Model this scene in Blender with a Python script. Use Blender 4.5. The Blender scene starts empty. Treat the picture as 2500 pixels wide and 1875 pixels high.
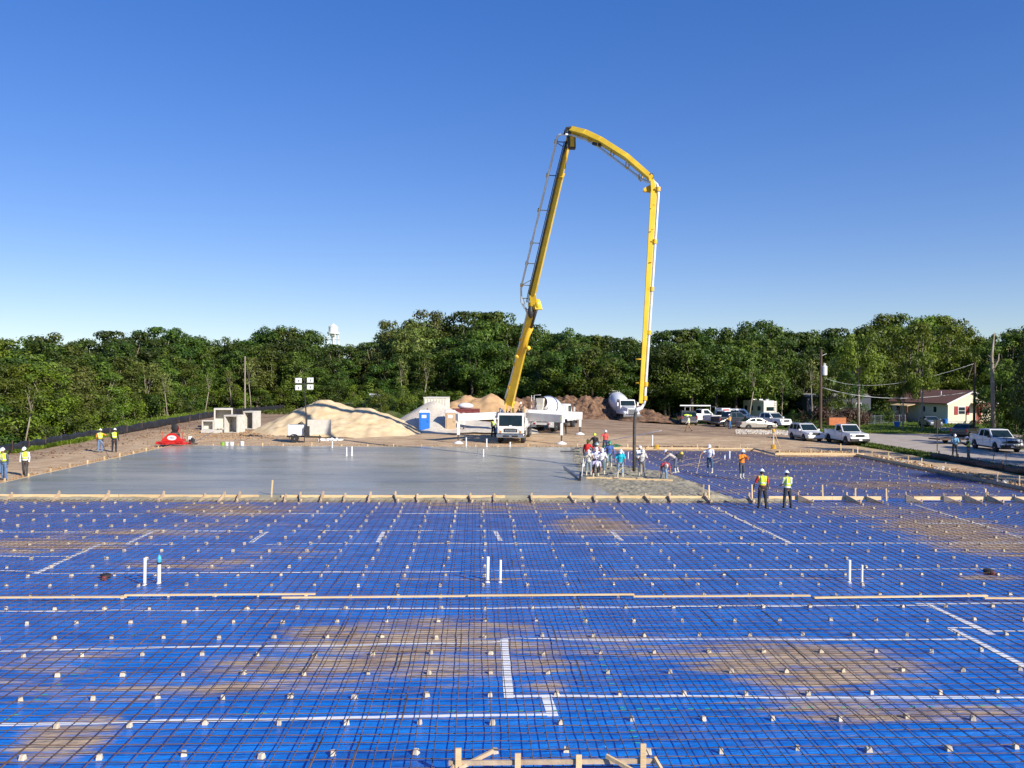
import bpy, bmesh, math, random
from mathutils import Vector, Matrix, Euler, noise
R = math.radians
sc = bpy.context.scene
COL = sc.collection
rnd = random.Random(7)

# ---------------------------------------------------------------- camera (world axes follow the slab: +Y runs away along the rebar)
F = 2080.0; CH = 6.1; YAW = R(2.34); PIT = R(-0.344); ROL = R(0.46)
fw = Vector((math.sin(YAW) * math.cos(PIT), math.cos(YAW) * math.cos(PIT), math.sin(PIT)))
rt = Vector((math.cos(YAW), -math.sin(YAW), 0.0))
up = rt.cross(fw)
rt2 = math.cos(ROL) * rt + math.sin(ROL) * up
up2 = -math.sin(ROL) * rt + math.cos(ROL) * up
cd = bpy.data.cameras.new('camera'); cam = bpy.data.objects.new('camera', cd); COL.objects.link(cam)
M = Matrix((rt2, up2, -fw)).transposed().to_4x4(); M.translation = (0, 0, CH)
cam.matrix_world = M
cd.sensor_width = 36; cd.lens = 36 * F / 2500; cd.clip_start = 0.3; cd.clip_end = 20000
sc.camera = cam

# ---------------------------------------------------------------- sky, sun, exposure
SUN_EL = R(28.5)
sdir = Vector((0.680, -0.733, 0)).normalized() * math.cos(SUN_EL) + Vector((0, 0, math.sin(SUN_EL)))
w = bpy.data.worlds.new("World"); sc.world = w; w.use_nodes = True
nt = w.node_tree; nt.nodes.clear()
sky = nt.nodes.new('ShaderNodeTexSky'); sky.sky_type = 'NISHITA'; sky.sun_disc = False
sky.sun_elevation = SUN_EL; sky.sun_rotation = math.atan2(sdir.x, sdir.y)
sky.air_density = 1.0; sky.dust_density = 0.1; sky.ozone_density = 6; sky.altitude = 100
bg = nt.nodes.new('ShaderNodeBackground'); bg.inputs['Strength'].default_value = 0.15
out = nt.nodes.new('ShaderNodeOutputWorld')
hsv = nt.nodes.new('ShaderNodeHueSaturation'); hsv.inputs['Saturation'].default_value = 1.25; hsv.inputs['Hue'].default_value = .5265; hsv.inputs['Value'].default_value = 1.25
nt.links.new(sky.outputs[0], hsv.inputs['Color']); gm = nt.nodes.new('ShaderNodeGamma'); gm.inputs['Gamma'].default_value = .7
nt.links.new(hsv.outputs[0], gm.inputs[0]); nt.links.new(gm.outputs[0], bg.inputs[0]); nt.links.new(bg.outputs[0], out.inputs[0])
sd = bpy.data.lights.new('sun', 'SUN'); sd.energy = 5.0; sd.angle = R(0.5); sd.color = (1.0, 0.93, 0.82)
sun = bpy.data.objects.new('sun', sd); COL.objects.link(sun)
sun.rotation_euler = sdir.to_track_quat('Z', 'Y').to_euler(); sun.location = sdir * 200
sc.view_settings.view_transform = 'Standard'; sc.view_settings.look = 'None'
sc.view_settings.exposure = 0.42; sc.view_settings.gamma = 1.0

# ---------------------------------------------------------------- helpers
def ray(px, py):
    return fw + rt2 * ((px - 1250) / F) - up2 * ((py - 937.5) / F)
def G(px, py, z=0.0):
    d = ray(px, py); t = (z - CH) / d.z
    return Vector((d.x * t, d.y * t, z))
def D(px, py, y):
    d = ray(px, py); t = y / d.y
    return Vector((d.x * t, y, CH + d.z * t))
def sstep(a, b, x):
    t = max(0.0, min(1.0, (x - a) / (b - a))); return t * t * (3 - 2 * t)

XL, XR, YF, YB, YJ, XJ = -25.6, 30.7, 42.45, 72.9, 67.6, 24.0   # slab rectangle, near form line, back line, jog
def inslab(x, y, m=0.0):
    if XL - m <= x <= XR + m and 3 <= y <= YB + m:
        return not (x > XJ + m and y > YJ + m)
    return False
def H(x, y):
    if inslab(x, y, 0.02): return -0.14
    ww = 1 - sstep(10, 32, x)
    z = 0.13 * (1 - sstep(31, 38, x)) + 0.85 * sstep(73, 112, y) * ww
    if x < -30: z -= 0.25 * sstep(-34, -44, x)
    z += 0.05 * noise.noise(Vector((x * .35, y * .35, 3))) * (1 if x < 36 else 0)
    z += 0.03 * noise.noise(Vector((x * 1.3, y * 1.3, 7))) * (1 if x < 36 else 0)
    return z
def GT(px, py):
    z = 0.1
    for i in range(12):
        p = G(px, py, z); z = 0.5 * z + 0.5 * H(p.x, p.y)
    p = G(px, py, z); p.z = H(p.x, p.y); return p

class MB:
    def __init__(s): s.v = []; s.f = []; s.m = []; s.mi = 0
    def _a(s, vs, fs):
        o = len(s.v); s.v += [tuple(v) for v in vs]
        for f in fs: s.f.append(tuple(i + o for i in f)); s.m.append(s.mi)
        return s
    def box(s, lo, hi, T=None):
        (a, b, c), (d, e, f) = lo, hi
        vs = [Vector(p) for p in ((a,b,c),(d,b,c),(d,e,c),(a,e,c),(a,b,f),(d,b,f),(d,e,f),(a,e,f))]
        if T is not None: vs = [T @ v for v in vs]
        return s._a(vs, [(3,2,1,0),(4,5,6,7),(0,1,5,4),(1,2,6,5),(2,3,7,6),(3,0,4,7)])
    def hexa(s, vs):   # 8 points: bottom 4, top 4
        return s._a(vs, [(3,2,1,0),(4,5,6,7),(0,1,5,4),(1,2,6,5),(2,3,7,6),(3,0,4,7)])
    def beam(s, p, q, w0, h0, w1=None, h1=None, upv=(0,0,1)):
        p, q = Vector(p), Vector(q); w1 = w0 if w1 is None else w1; h1 = h0 if h1 is None else h1
        d = (q - p).normalized(); u = Vector(upv)
        r = d.cross(u)
        if r.length < 1e-4: r = d.cross(Vector((0, 1, 0)))
        r.normalize(); u = r.cross(d)
        a = [p - r*w0/2 - u*h0/2, p + r*w0/2 - u*h0/2, p + r*w0/2 + u*h0/2, p - r*w0/2 + u*h0/2]
        b = [q - r*w1/2 - u*h1/2, q + r*w1/2 - u*h1/2, q + r*w1/2 + u*h1/2, q - r*w1/2 + u*h1/2]
        return s._a(a + b, [(3,2,1,0),(4,5,6,7),(0,1,5,4),(1,2,6,5),(2,3,7,6),(3,0,4,7)])
    def tube(s, pts, r, n=6, cap=True):
        pts = [Vector(p) for p in pts]; rs = r if isinstance(r, (list, tuple)) else [r] * len(pts)
        o = len(s.v); k = len(pts); prev = None
        for i, p in enumerate(pts):
            d = (pts[min(i+1, k-1)] - pts[max(i-1, 0)])
            if d.length < 1e-9: d = Vector((0, 0, 1))
            d.normalize()
            if prev is None:
                a = d.cross(Vector((0, 0, 1)))
                if a.length < 1e-3: a = d.cross(Vector((0, 1, 0)))
            else:
                a = prev - d * prev.dot(d)
            a.normalize(); prev = a; b = d.cross(a)
            for j in range(n):
                t = 2 * math.pi * j / n
                s.v.append(tuple(p + (a * math.cos(t) + b * math.sin(t)) * rs[i]))
        for i in range(k - 1):
            for j in range(n):
                s.f.append((o+i*n+j, o+i*n+(j+1) % n, o+(i+1)*n+(j+1) % n, o+(i+1)*n+j)); s.m.append(s.mi)
        if cap:
            s.f.append(tuple(o + j for j in reversed(range(n)))); s.m.append(s.mi)
            s.f.append(tuple(o + (k-1)*n + j for j in range(n))); s.m.append(s.mi)
        return s
    def lathe(s, prof, n=16, T=None, cap=True):   # prof: (r, z)
        o = len(s.v); k = len(prof)
        for r, z in prof:
            for j in range(n):
                t = 2 * math.pi * j / n; v = Vector((r * math.cos(t), r * math.sin(t), z))
                s.v.append(tuple(T @ v if T is not None else v))
        for i in range(k - 1):
            for j in range(n):
                s.f.append((o+i*n+j, o+i*n+(j+1) % n, o+(i+1)*n+(j+1) % n, o+(i+1)*n+j)); s.m.append(s.mi)
        if cap:
            s.f.append(tuple(o + j for j in reversed(range(n)))); s.m.append(s.mi)
            s.f.append(tuple(o + (k-1)*n + j for j in range(n))); s.m.append(s.mi)
        return s
    def ell(s, c, rad, T=None, n=12, m=8):
        c = Vector(c); prof = []
        o = len(s.v)
        for i in range(m + 1):
            ph = math.pi * i / m
            for j in range(n):
                t = 2 * math.pi * j / n
                v = Vector((rad[0]*math.sin(ph)*math.cos(t), rad[1]*math.sin(ph)*math.sin(t), -rad[2]*math.cos(ph)))
                if T is not None: v = T @ v
                s.v.append(tuple(c + v))
        for i in range(m):
            for j in range(n):
                s.f.append((o+i*n+j, o+i*n+(j+1) % n, o+(i+1)*n+(j+1) % n, o+(i+1)*n+j)); s.m.append(s.mi)
        return s
    def caps(s, p, q, r0, r1, n=10):
        s.tube([p, q], [r0, r1], n); s.ell(p, (r0,)*3, n=n, m=6); s.ell(q, (r1,)*3, n=n, m=6); return s
    def prism(s, poly, x0, x1, T=None, wf=None):   # poly in (y,z), extruded along x; wf(z)->width factor
        k = len(poly); o = len(s.v)
        for x in (x0, x1):
            for y, z in poly:
                f = wf(y, z) if wf else 1
                v = Vector((x * f, y, z)); s.v.append(tuple(T @ v if T is not None else v))
        s.f.append(tuple(o + i for i in range(k))); s.m.append(s.mi)
        s.f.append(tuple(o + k + i for i in reversed(range(k)))); s.m.append(s.mi)
        for i in range(k):
            j = (i + 1) % k
            s.f.append((o+j, o+i, o+k+i, o+k+j)); s.m.append(s.mi)
        return s
    def build(s, name, mats, parent=None, smooth=False, bevel=0, seg=2, loc=None):
        me = bpy.data.meshes.new(name); me.from_pydata(s.v, [], s.f)
        if not isinstance(mats, (list, tuple)): mats = [mats]
        for m in mats: me.materials.append(m)
        if len(mats) > 1: me.polygons.foreach_set('material_index', s.m)
        bm = bmesh.new(); bm.from_mesh(me); bmesh.ops.recalc_face_normals(bm, faces=bm.faces); bm.to_mesh(me); bm.free()
        if smooth: me.polygons.foreach_set('use_smooth', [True] * len(me.polygons))
        me.update()
        o = bpy.data.objects.new(name, me); COL.objects.link(o)
        if parent: o.parent = parent
        if loc is not None: o.location = loc
        if bevel:
            b = o.modifiers.new('bevel', 'BEVEL'); b.width = bevel; b.segments = seg; b.limit_method = 'ANGLE'; b.angle_limit = R(35)
        return o

def tag(o, label=None, cat=None, group=None, kind=None):
    if label: o['label'] = label
    if cat: o['category'] = cat
    if group: o['group'] = group
    if kind: o['kind'] = kind
    return o
def thing(name, label, cat, loc=(0, 0, 0), rz=0, group=None):
    o = bpy.data.objects.new(name, None); COL.objects.link(o); o.empty_display_size = .2
    o.location = loc; o.rotation_euler = (0, 0, rz); return tag(o, label, cat, group)
def copy_tree(o, parent=None):
    c = o.copy(); COL.objects.link(c); c.parent = parent
    for ch in [k for k in bpy.data.objects if k.parent == o]: copy_tree(ch, c)
    return c
def kids(o): return list(o.children)
def dup(root, loc, rz=0, label=None, group=None, scale=None):
    def rec(o, par):
        ch0 = list(o.children)
        c = o.copy(); COL.objects.link(c); c.parent = par
        for ch in ch0: rec(ch, c)
        return c
    r = rec(root, None); r.location = loc; r.rotation_euler = (0, 0, rz)
    if label: r['label'] = label
    if group: r['group'] = group
    if scale: r.scale = scale
    return r
ORD = 'first second third fourth fifth sixth seventh eighth ninth tenth eleventh twelfth thirteenth fourteenth fifteenth sixteenth seventeenth eighteenth nineteenth twentieth'.split() + \
      ['twenty-' + a for a in 'first second third fourth fifth sixth seventh eighth ninth'.split()] + ['thirtieth'] + ['thirty-' + a for a in 'first second third fourth fifth'.split()]

# ---------------------------------------------------------------- materials
def sock(n, *names):
    for k in names:
        if k in n.inputs: return n.inputs[k]
def mat(name, col, rough=.6, metal=0, var=.12, vs=3.0, bump=0, bs=20, spec=.5, coat=0, col2=None, trans=0, alpha=None, randobj=0, scale=(1,1,1), detail=5):
    m = bpy.data.materials.new(name); m.use_nodes = True; n = m.node_tree; b = n.nodes['Principled BSDF']
    b.inputs['Roughness'].default_value = rough; b.inputs['Metallic'].default_value = metal
    sock(b, 'Specular IOR Level', 'Specular').default_value = spec
    if coat: sock(b, 'Coat Weight').default_value = coat; sock(b, 'Coat Roughness').default_value = .05
    tc = n.nodes.new('ShaderNodeTexCoord'); mp = n.nodes.new('ShaderNodeMapping'); mp.inputs['Scale'].default_value = scale
    n.links.new(tc.outputs['Object'], mp.inputs[0])
    nz = n.nodes.new('ShaderNodeTexNoise'); nz.inputs['Scale'].default_value = vs; nz.inputs['Detail'].default_value = detail
    n.links.new(mp.outputs[0], nz.inputs['Vector'])
    rp = n.nodes.new('ShaderNodeValToRGB'); rp.color_ramp.elements[0].position = .3; rp.color_ramp.elements[1].position = .7
    c = col; c2 = col2 if col2 else tuple(min(1, v * (1 + var)) for v in c); c1 = c if col2 else tuple(v * (1 - var) for v in c)
    rp.color_ramp.elements[0].color = (*c1, 1); rp.color_ramp.elements[1].color = (*c2, 1)
    n.links.new(nz.outputs[0], rp.inputs[0]); src = rp.outputs[0]
    if randobj:
        oi = n.nodes.new('ShaderNodeObjectInfo'); hs = n.nodes.new('ShaderNodeHueSaturation')
        ma = n.nodes.new('ShaderNodeMapRange'); ma.inputs[3].default_value = 1 - randobj; ma.inputs[4].default_value = 1 + randobj
        n.links.new(oi.outputs['Random'], ma.inputs[0]); n.links.new(ma.outputs[0], hs.inputs['Value'])
        n.links.new(src, hs.inputs['Color']); src = hs.outputs[0]
    n.links.new(src, b.inputs['Base Color'])
    if bump:
        n2 = n.nodes.new('ShaderNodeTexNoise'); n2.inputs['Scale'].default_value = bs; n2.inputs['Detail'].default_value = 6
        n.links.new(mp.outputs[0], n2.inputs['Vector'])
        bp = n.nodes.new('ShaderNodeBump'); bp.inputs['Strength'].default_value = bump; bp.inputs['Distance'].default_value = .05
        n.links.new(n2.outputs[0], bp.inputs['Height']); n.links.new(bp.outputs[0], b.inputs['Normal'])
    return m
def leafmat(name, c1, c2, c3):
    m = bpy.data.materials.new(name); m.use_nodes = True; n = m.node_tree; b = n.nodes['Principled BSDF']
    b.inputs['Roughness'].default_value = .5; sock(b, 'Specular IOR Level', 'Specular').default_value = .35
    g = n.nodes.new('ShaderNodeNewGeometry'); tc = n.nodes.new('ShaderNodeTexCoord')
    nz = n.nodes.new('ShaderNodeTexNoise'); nz.inputs['Scale'].default_value = .55; nz.inputs['Detail'].default_value = 3
    n.links.new(tc.outputs['Object'], nz.inputs['Vector'])
    ad = n.nodes.new('ShaderNodeMath'); ad.operation = 'MULTIPLY_ADD'; ad.inputs[1].default_value = .2
    n.links.new(g.outputs['Random Per Island'], ad.inputs[0]); n.links.new(nz.outputs[0], ad.inputs[2])
    rp = n.nodes.new('ShaderNodeValToRGB'); e = rp.color_ramp.elements
    e[0].position = .36; e[0].color = (*c1, 1); e[1].position = .86; e[1].color = (*c3, 1); k = e.new(.6); k.color = (*c2, 1)
    n.links.new(ad.outputs[0], rp.inputs[0])
    oi = n.nodes.new('ShaderNodeObjectInfo'); hs = n.nodes.new('ShaderNodeHueSaturation')
    ma = n.nodes.new('ShaderNodeMapRange'); ma.inputs[3].default_value = .72; ma.inputs[4].default_value = 1.45
    mh = n.nodes.new('ShaderNodeMapRange'); mh.inputs[3].default_value = .472; mh.inputs[4].default_value = .512
    n.links.new(oi.outputs['Random'], ma.inputs[0]); n.links.new(ma.outputs[0], hs.inputs['Value'])
    n.links.new(oi.outputs['Random'], mh.inputs[0]); n.links.new(mh.outputs[0], hs.inputs['Hue'])
    n.links.new(rp.outputs[0], hs.inputs['Color']); n.links.new(hs.outputs[0], b.inputs['Base Color'])
    tr = n.nodes.new('ShaderNodeBsdfTranslucent'); n.links.new(hs.outputs[0], tr.inputs[0])
    mx = n.nodes.new('ShaderNodeMixShader'); mx.inputs[0].default_value = .33
    n.links.new(b.outputs[0], mx.inputs[1]); n.links.new(tr.outputs[0], mx.inputs[2])
    n.links.new(mx.outputs[0], n.nodes['Material Output'].inputs[0])
    return m
K = {}
K['white'] = mat('white_paint', (.74, .73, .68), .35, col2=(.82, .81, .77), vs=1.5, coat=.3)
K['cream'] = mat('cream_paint', (.72, .68, .56), .5, var=.06)
K['yellow'] = mat('boom_yellow_paint', (.74, .46, .02), .42, col2=(.92, .62, .04), vs=1.1, coat=.3)
K['yellow2'] = mat('yellow_paint', (.75, .42, .02), .45, var=.08)
K['black'] = mat('black_rubber', (.018, .018, .019), .75, var=.3, vs=8)
K['dark'] = mat('dark_metal', (.045, .043, .042), .5, metal=.3, var=.3)
K['steel'] = mat('steel', (.52, .53, .54), .32, metal=.85, var=.12, vs=4)
K['pipe'] = mat('pipe_white_steel', (.72, .74, .74), .35, metal=.2, var=.08)
K['glass'] = mat('vehicle_glass', (.012, .024, .028), .08, spec=.35, var=.2, coat=0)
K['rubber'] = mat('hose_rubber', (.07, .062, .055), .7, var=.35, vs=5, bump=.3, bs=12)
K['pine'] = mat('form_lumber', (.62, .42, .2), .75, col2=(.72, .54, .3), vs=2.2, scale=(1, 6, 6), bump=.2, bs=8, randobj=.12)
K['pineold'] = mat('weathered_lumber', (.38, .27, .17), .8, col2=(.6, .46, .3), vs=3, bump=.3, bs=10, randobj=.2)
K['concrete'] = mat('precast_concrete', (.5, .48, .42), .85, col2=(.62, .59, .52), vs=2.5, bump=.25, bs=10)
K['dobie'] = mat('spacer_block_concrete', (.46, .39, .29), .85, col2=(.64, .56, .43), vs=9, bump=.3, bs=25, randobj=.15)
K['pvc'] = mat('white_pvc', (.8, .8, .78), .35, var=.04)
K['tape'] = mat('white_tape', (.84, .85, .86), .45, var=.05, vs=6, bump=.2, bs=9)
K['red'] = mat('red_paint', (.55, .02, .015), .4, var=.12, coat=.2)
K['maroon'] = mat('dumpster_maroon', (.2, .04, .035), .6, var=.2, vs=3)
K['blue'] = mat('toilet_blue_plastic', (.02, .17, .6), .45, var=.1)
K['tan'] = mat('toilet_tan_plastic', (.5, .36, .22), .55, var=.1)
K['lwhite'] = mat('translucent_white_plastic', (.75, .76, .76), .5, var=.05)
K['chrome'] = mat('chrome', (.7, .7, .7), .18, metal=1, var=.1)
K['lamp'] = mat('lamp_lens', (.75, .76, .74), .12, var=.1, vs=14, coat=.6)
K['amber'] = mat('amber_lens', (.5, .16, .02), .3)
K['taillight'] = mat('red_lens', (.35, .01, .01), .3)
K['bark'] = mat('bark', (.17, .13, .09), .9, col2=(.33, .27, .2), vs=5, bump=.6, bs=9, scale=(1, 1, .3))
K['palebark'] = mat('pale_bark', (.22, .18, .13), .9, col2=(.36, .31, .24), vs=5, bump=.5, bs=9, scale=(1, 1, .3))
K['pole'] = mat('creosote_pole', (.075, .045, .03), .85, col2=(.13, .085, .06), vs=4, bump=.3, bs=10, scale=(1, 1, .2))
K['silt'] = mat('silt_fence_fabric', (.012, .013, .018), .55, col2=(.03, .032, .04), vs=2, bump=.6, bs=3)
K['leafA'] = leafmat('leaf_dark', (.019, .041, .005), (.048, .092, .010), (.115, .175, .022))
K['leafB'] = leafmat('leaf_mid', (.03, .056, .006), (.078, .125, .013), (.165, .225, .028))
K['leafC'] = leafmat('leaf_pale', (.05, .075, .013), (.13, .165, .03), (.27, .31, .075))
K['leafD'] = leafmat('leaf_bright', (.042, .074, .006), (.115, .175, .013), (.22, .30, .025))
K['shadebark'] = mat('shaded_bark', (.05, .04, .03), .95, col2=(.1, .08, .06), vs=5, bump=.5, bs=9)  # bark darkened to stand in for the shade under the high crowns
K['leafR'] = leafmat('leaf_dead_brown', (.035, .02, .013), (.07, .04, .025), (.12, .07, .045))
# ================================================================ GROUND
def vals(segs):
    o = []
    for a, b, st in segs:
        n = max(1, int(round((b - a) / st)))
        o += [a + (b - a) * i / n for i in range(n)]
    o.append(segs[-1][1]); return o
xs = vals([(-3000, -300, 300), (-300, -60, 20), (-60, XL - .03, .6), (XL - .03, XL + .03, .06), (XL + .03, XJ, .8), (XJ, XR - .03, .8), (XR - .03, XR + .03, .06), (XR + .03, 90, .6), (90, 300, 15), (300, 3000, 300)])
ys = vals([(-300, 3, 40), (3, YJ - .03, .8), (YJ - .03, YJ + .03, .06), (YJ + .03, YB - .03, .8), (YB - .03, YB + .03, .06), (YB + .03, 165, .6), (165, 400, 15), (400, 4000, 300)])
gv = []; gc = []
ROADX = 37.6
def grassw(x, y):
    n1 = noise.noise(Vector((x * .25, y * .25, 1))) * 1.6 + noise.noise(Vector((x * 1.1, y * 1.1, 5))) * .7
    g = sstep(-34.0, -36.2, x + n1)                                     # left bank
    g = max(g, sstep(35.6, 36.4, x + n1 * .5) if y < 88 + n1 * 2 else 0)     # verge by the road
    g = max(g, sstep(97, 99.5, y + n1 + max(0, 41 - x) * 2.2) if x > 36 else 0)                # yard beyond the road
    if x < 38 and y > 80: g = max(sstep(-34, -37, x + n1), sstep(122, 128, y + n1 * 2) if x < 26 else sstep(112, 116, y + n1))
    return g
for y in ys:
    for x in xs:
        gv.append((x, y, H(x, y)))
        g = grassw(x, y)
        dk = sstep(84, 92, y + 3 * noise.noise(Vector((x * .15, y * .2, 9)))) * (1 - .5 * sstep(30, 36, x))
        dk = max(dk, .75 * sstep(-30.5, -33, x + 2 * noise.noise(Vector((x * .2, y * .3, 4)))))
        tn = 0
        gc.append((g, dk, tn, 1))
me = bpy.data.meshes.new('ground'); nx = len(xs)
fs = [(j*nx+i, j*nx+i+1, (j+1)*nx+i+1, (j+1)*nx+i) for j in range(len(ys)-1) for i in range(nx-1)]
me.from_pydata(gv, [], fs); me.polygons.foreach_set('use_smooth', [True] * len(fs))
ca = me.color_attributes.new('zone', 'FLOAT_COLOR', 'POINT'); ca.data.foreach_set('color', [c for q in gc for c in q])
m = bpy.data.materials.new('site_ground'); m.use_nodes = True; n = m.node_tree; b = n.nodes['Principled BSDF']; b.inputs['Roughness'].default_value = .95
sock(b, 'Specular IOR Level', 'Specular').default_value = .15
tc = n.nodes.new('ShaderNodeTexCoord'); at = n.nodes.new('ShaderNodeAttribute'); at.attribute_name = 'zone'
sp = n.nodes.new('ShaderNodeSeparateColor'); n.links.new(at.outputs['Color'], sp.inputs[0])
def nzn(scale, det=6, vec=None, ro=.6, stretch=None):
    q = n.nodes.new('ShaderNodeTexNoise'); q.inputs['Scale'].default_value = scale; q.inputs['Detail'].default_value = det; q.inputs['Roughness'].default_value = ro
    v = tc.outputs['Object']
    if stretch:
        mp = n.nodes.new('ShaderNodeMapping'); mp.inputs['Scale'].default_value = stretch; n.links.new(v, mp.inputs[0]); v = mp.outputs[0]
    n.links.new(v, q.inputs['Vector']); return q.outputs[0]
def ramp(src, pts):
    r_ = n.nodes.new('ShaderNodeValToRGB'); e = r_.color_ramp.elements
    e[0].position, e[0].color = pts[0][0], (*pts[0][1], 1); e[1].position, e[1].color = pts[-1][0], (*pts[-1][1], 1)
    for p_, c_ in pts[1:-1]: k_ = e.new(p_); k_.color = (*c_, 1)
    n.links.new(src, r_.inputs[0]); return r_.outputs[0]
def mixc(f, a, b_):
    q = n.nodes.new('ShaderNodeMix'); q.data_type = 'RGBA'
    if hasattr(f, 'links'): n.links.new(f, q.inputs[0])
    else: q.inputs[0].default_value = f
    for k_, s_ in ((6, a), (7, b_)):
        if hasattr(s_, 'links'): n.links.new(s_, q.inputs[k_])
        else: q.inputs[k_].default_value = (*s_, 1)
    return q.outputs[2]
def mth(op, a, b_=None, c_=None, cl=False):
    q = n.nodes.new('ShaderNodeMath'); q.operation = op
    for k_, s_ in enumerate((a, b_, c_)):
        if s_ is None: continue
        if hasattr(s_, 'links'): n.links.new(s_, q.inputs[k_])
        else: q.inputs[k_].default_value = s_
    q.use_clamp = cl; return q.outputs[0]
tan = ramp(nzn(1.3, 8, stretch=(.5, 1, 1)), [(.3, (.36, .235, .13)), (.5, (.54, .38, .225)), (.72, (.70, .53, .33))])
brn = ramp(nzn(.9, 8, stretch=(.35, 1, 1)), [(.28, (.17, .115, .072)), (.5, (.32, .22, .14)), (.72, (.46, .33, .215))])
grs = ramp(nzn(2.2, 8), [(.28, (.035, .065, .012)), (.5, (.08, .13, .022)), (.72, (.15, .2, .04))])
dkf = mth('ADD', sp.outputs[1], mth('MULTIPLY', mth('SUBTRACT', nzn(.35, 5), .5), 1.6))
dm = mixc(mth('MULTIPLY', dkf, 1.0, cl=True), tan, brn)
gf = mth('MULTIPLY', mth('SUBTRACT', mth('ADD', sp.outputs[0], mth('MULTIPLY', mth('SUBTRACT', nzn(1.8, 6), .5), .9)), .45), 6.0, cl=True)
fin = mixc(gf, dm, grs); n.links.new(fin, b.inputs['Base Color'])
bp = n.nodes.new('ShaderNodeBump'); bp.inputs['Strength'].default_value = .9; bp.inputs['Distance'].default_value = .12
n.links.new(nzn(2.6, 10, ro=.7), bp.inputs['Height']); n.links.new(bp.outputs[0], b.inputs['Normal'])
me.materials.append(m); K['ground'] = m
o = bpy.data.objects.new('ground', me); COL.objects.link(o); tag(o, kind='structure')

def sheet(name, mt, pts, z, th=.0):
    mb = MB(); mb._a([(p[0], p[1], z) for p in pts], [tuple(range(len(pts)))])
    return mb.build(name, mt)
K['road'] = mat('road_asphalt', (.36, .3, .235), .9, col2=(.48, .41, .33), vs=.8, bump=.15, bs=14, detail=9)
rd = sheet('road', K['road'], [(38.6, 20), (50, 20), (50, 80), (58, 86), (150, 90), (150, 98), (46, 98), (41.5, 94), (39.2, 84)], .012); tag(rd, kind='structure')
K['drive'] = mat('driveway_gravel', (.46, .38, .28), .9, col2=(.55, .48, .38), vs=2, bump=.2, bs=14)
dv = sheet('driveway', K['drive'], [tuple(G(*p)[:2]) for p in ((2295, 1052), (2375, 1052), (2375, 1046), (2330, 1044), (2290, 1042))], .016); tag(dv, kind='structure')
K['lime_gravel'] = mat('crushed_limestone', (.42, .34, .25), .95, col2=(.7, .61, .48), vs=5, bump=.8, bs=8, detail=9)
mb = MB(); _v = []; _k = 44
_a, _b = G(1800, 1052, .05), G(1925, 1056, .05)
for j_ in range(13):
    for i_ in range(_k + 1):
        u_ = i_ / _k; q_ = _a.lerp(_b, u_); v_ = (j_ / 12 - .5) * (5.2 + 1.6 * noise.noise(Vector((u_ * 9, 3, 0)))) * (sstep(-.02, .4, u_) * sstep(1.03, .8, u_) * .9 + .02)
        x_, y_ = q_.x + .5 * noise.noise(Vector((u_ * 7, j_ * .5, 8))), q_.y + v_; _v.append((x_, y_, H(x_, y_) + .035 * (1 - abs(j_ / 6 - 1) ** 3) - .01 + .02 * noise.noise(Vector((x_ * 3, y_ * 3, 0)))))
mb._a(_v, [(j_*(_k+1)+i_, j_*(_k+1)+i_+1, (j_+1)*(_k+1)+i_+1, (j_+1)*(_k+1)+i_) for j_ in range(12) for i_ in range(_k)])
lg = mb.build('gravel_patch', K['lime_gravel'], smooth=True); tag(lg, kind='structure')

# ================================================================ VAPOUR BARRIER (blue) with dust washed over it
dust = []
for px, py, rx, ry, s in ((1010, 1560, 3.2, 1.4, 1), (900, 1625, 4, .8, .9), (1060, 1640, 1.5, .8, .7), (1950, 1620, 2.6, 1.5, 1), (1750, 1590, 3.0, .8, .8), (2200, 1740, 2.6, .45, .9), (2050, 1725, 2.0, .5, .8),
        (100, 1330, 3.6, 1.4, .9), (330, 1300, 3.6, .9, .8), (560, 1245, 3.5, 2.0, .9), (520, 1280, 3, .8, .7), (2330, 1290, 3, 3.2, 1), (2440, 1330, 3, 2.2, 1), (2150, 1250, 3.4, 2.2, .8), (1470, 1285, 2.3, 2.2, .9), (1230, 1235, 5.5, 1.6, .8),
        (480, 1378, 2.6, .8, .8), (700, 1350, 2, 1, .6), (170, 1800, .8, 1, .9), (250, 1690, 3, .5, .7), (60, 1620, 2, 1.2, .7), (650, 1240, 3, 2, .6), (1700, 1412, 3.4, .14, 1), (1100, 1412, 3, .16, .9), (2050, 1410, 2, .14, .9),
        (2420, 1410, 1.2, .5, .9), (620, 1680, 2.2, .4, .8), (1900, 1200, 4, 1.5, .7), (2200, 1185, 5, 2.0, .9), (2000, 1130, 6, 2, .8), (1850, 1165, 3.5, 1.6, .7), (2300, 1212, 4, 1, .8), (1400, 1480, .5, .8, .5), (350, 1480, .5, 1.2, .4),
        (1420, 1560, 2.2, .8, .7), (1620, 1225, 3, .8, .6), (1330, 1680, .5, .3, .9), (1330, 1600, .5, .8, .8), (2430, 1640, 1.4, .3, .4), (2120, 1820, .5, .4, .6)):
    p = G(px, py); dust.append((p.x, p.y, rx, ry * 1.1, s))
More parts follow.
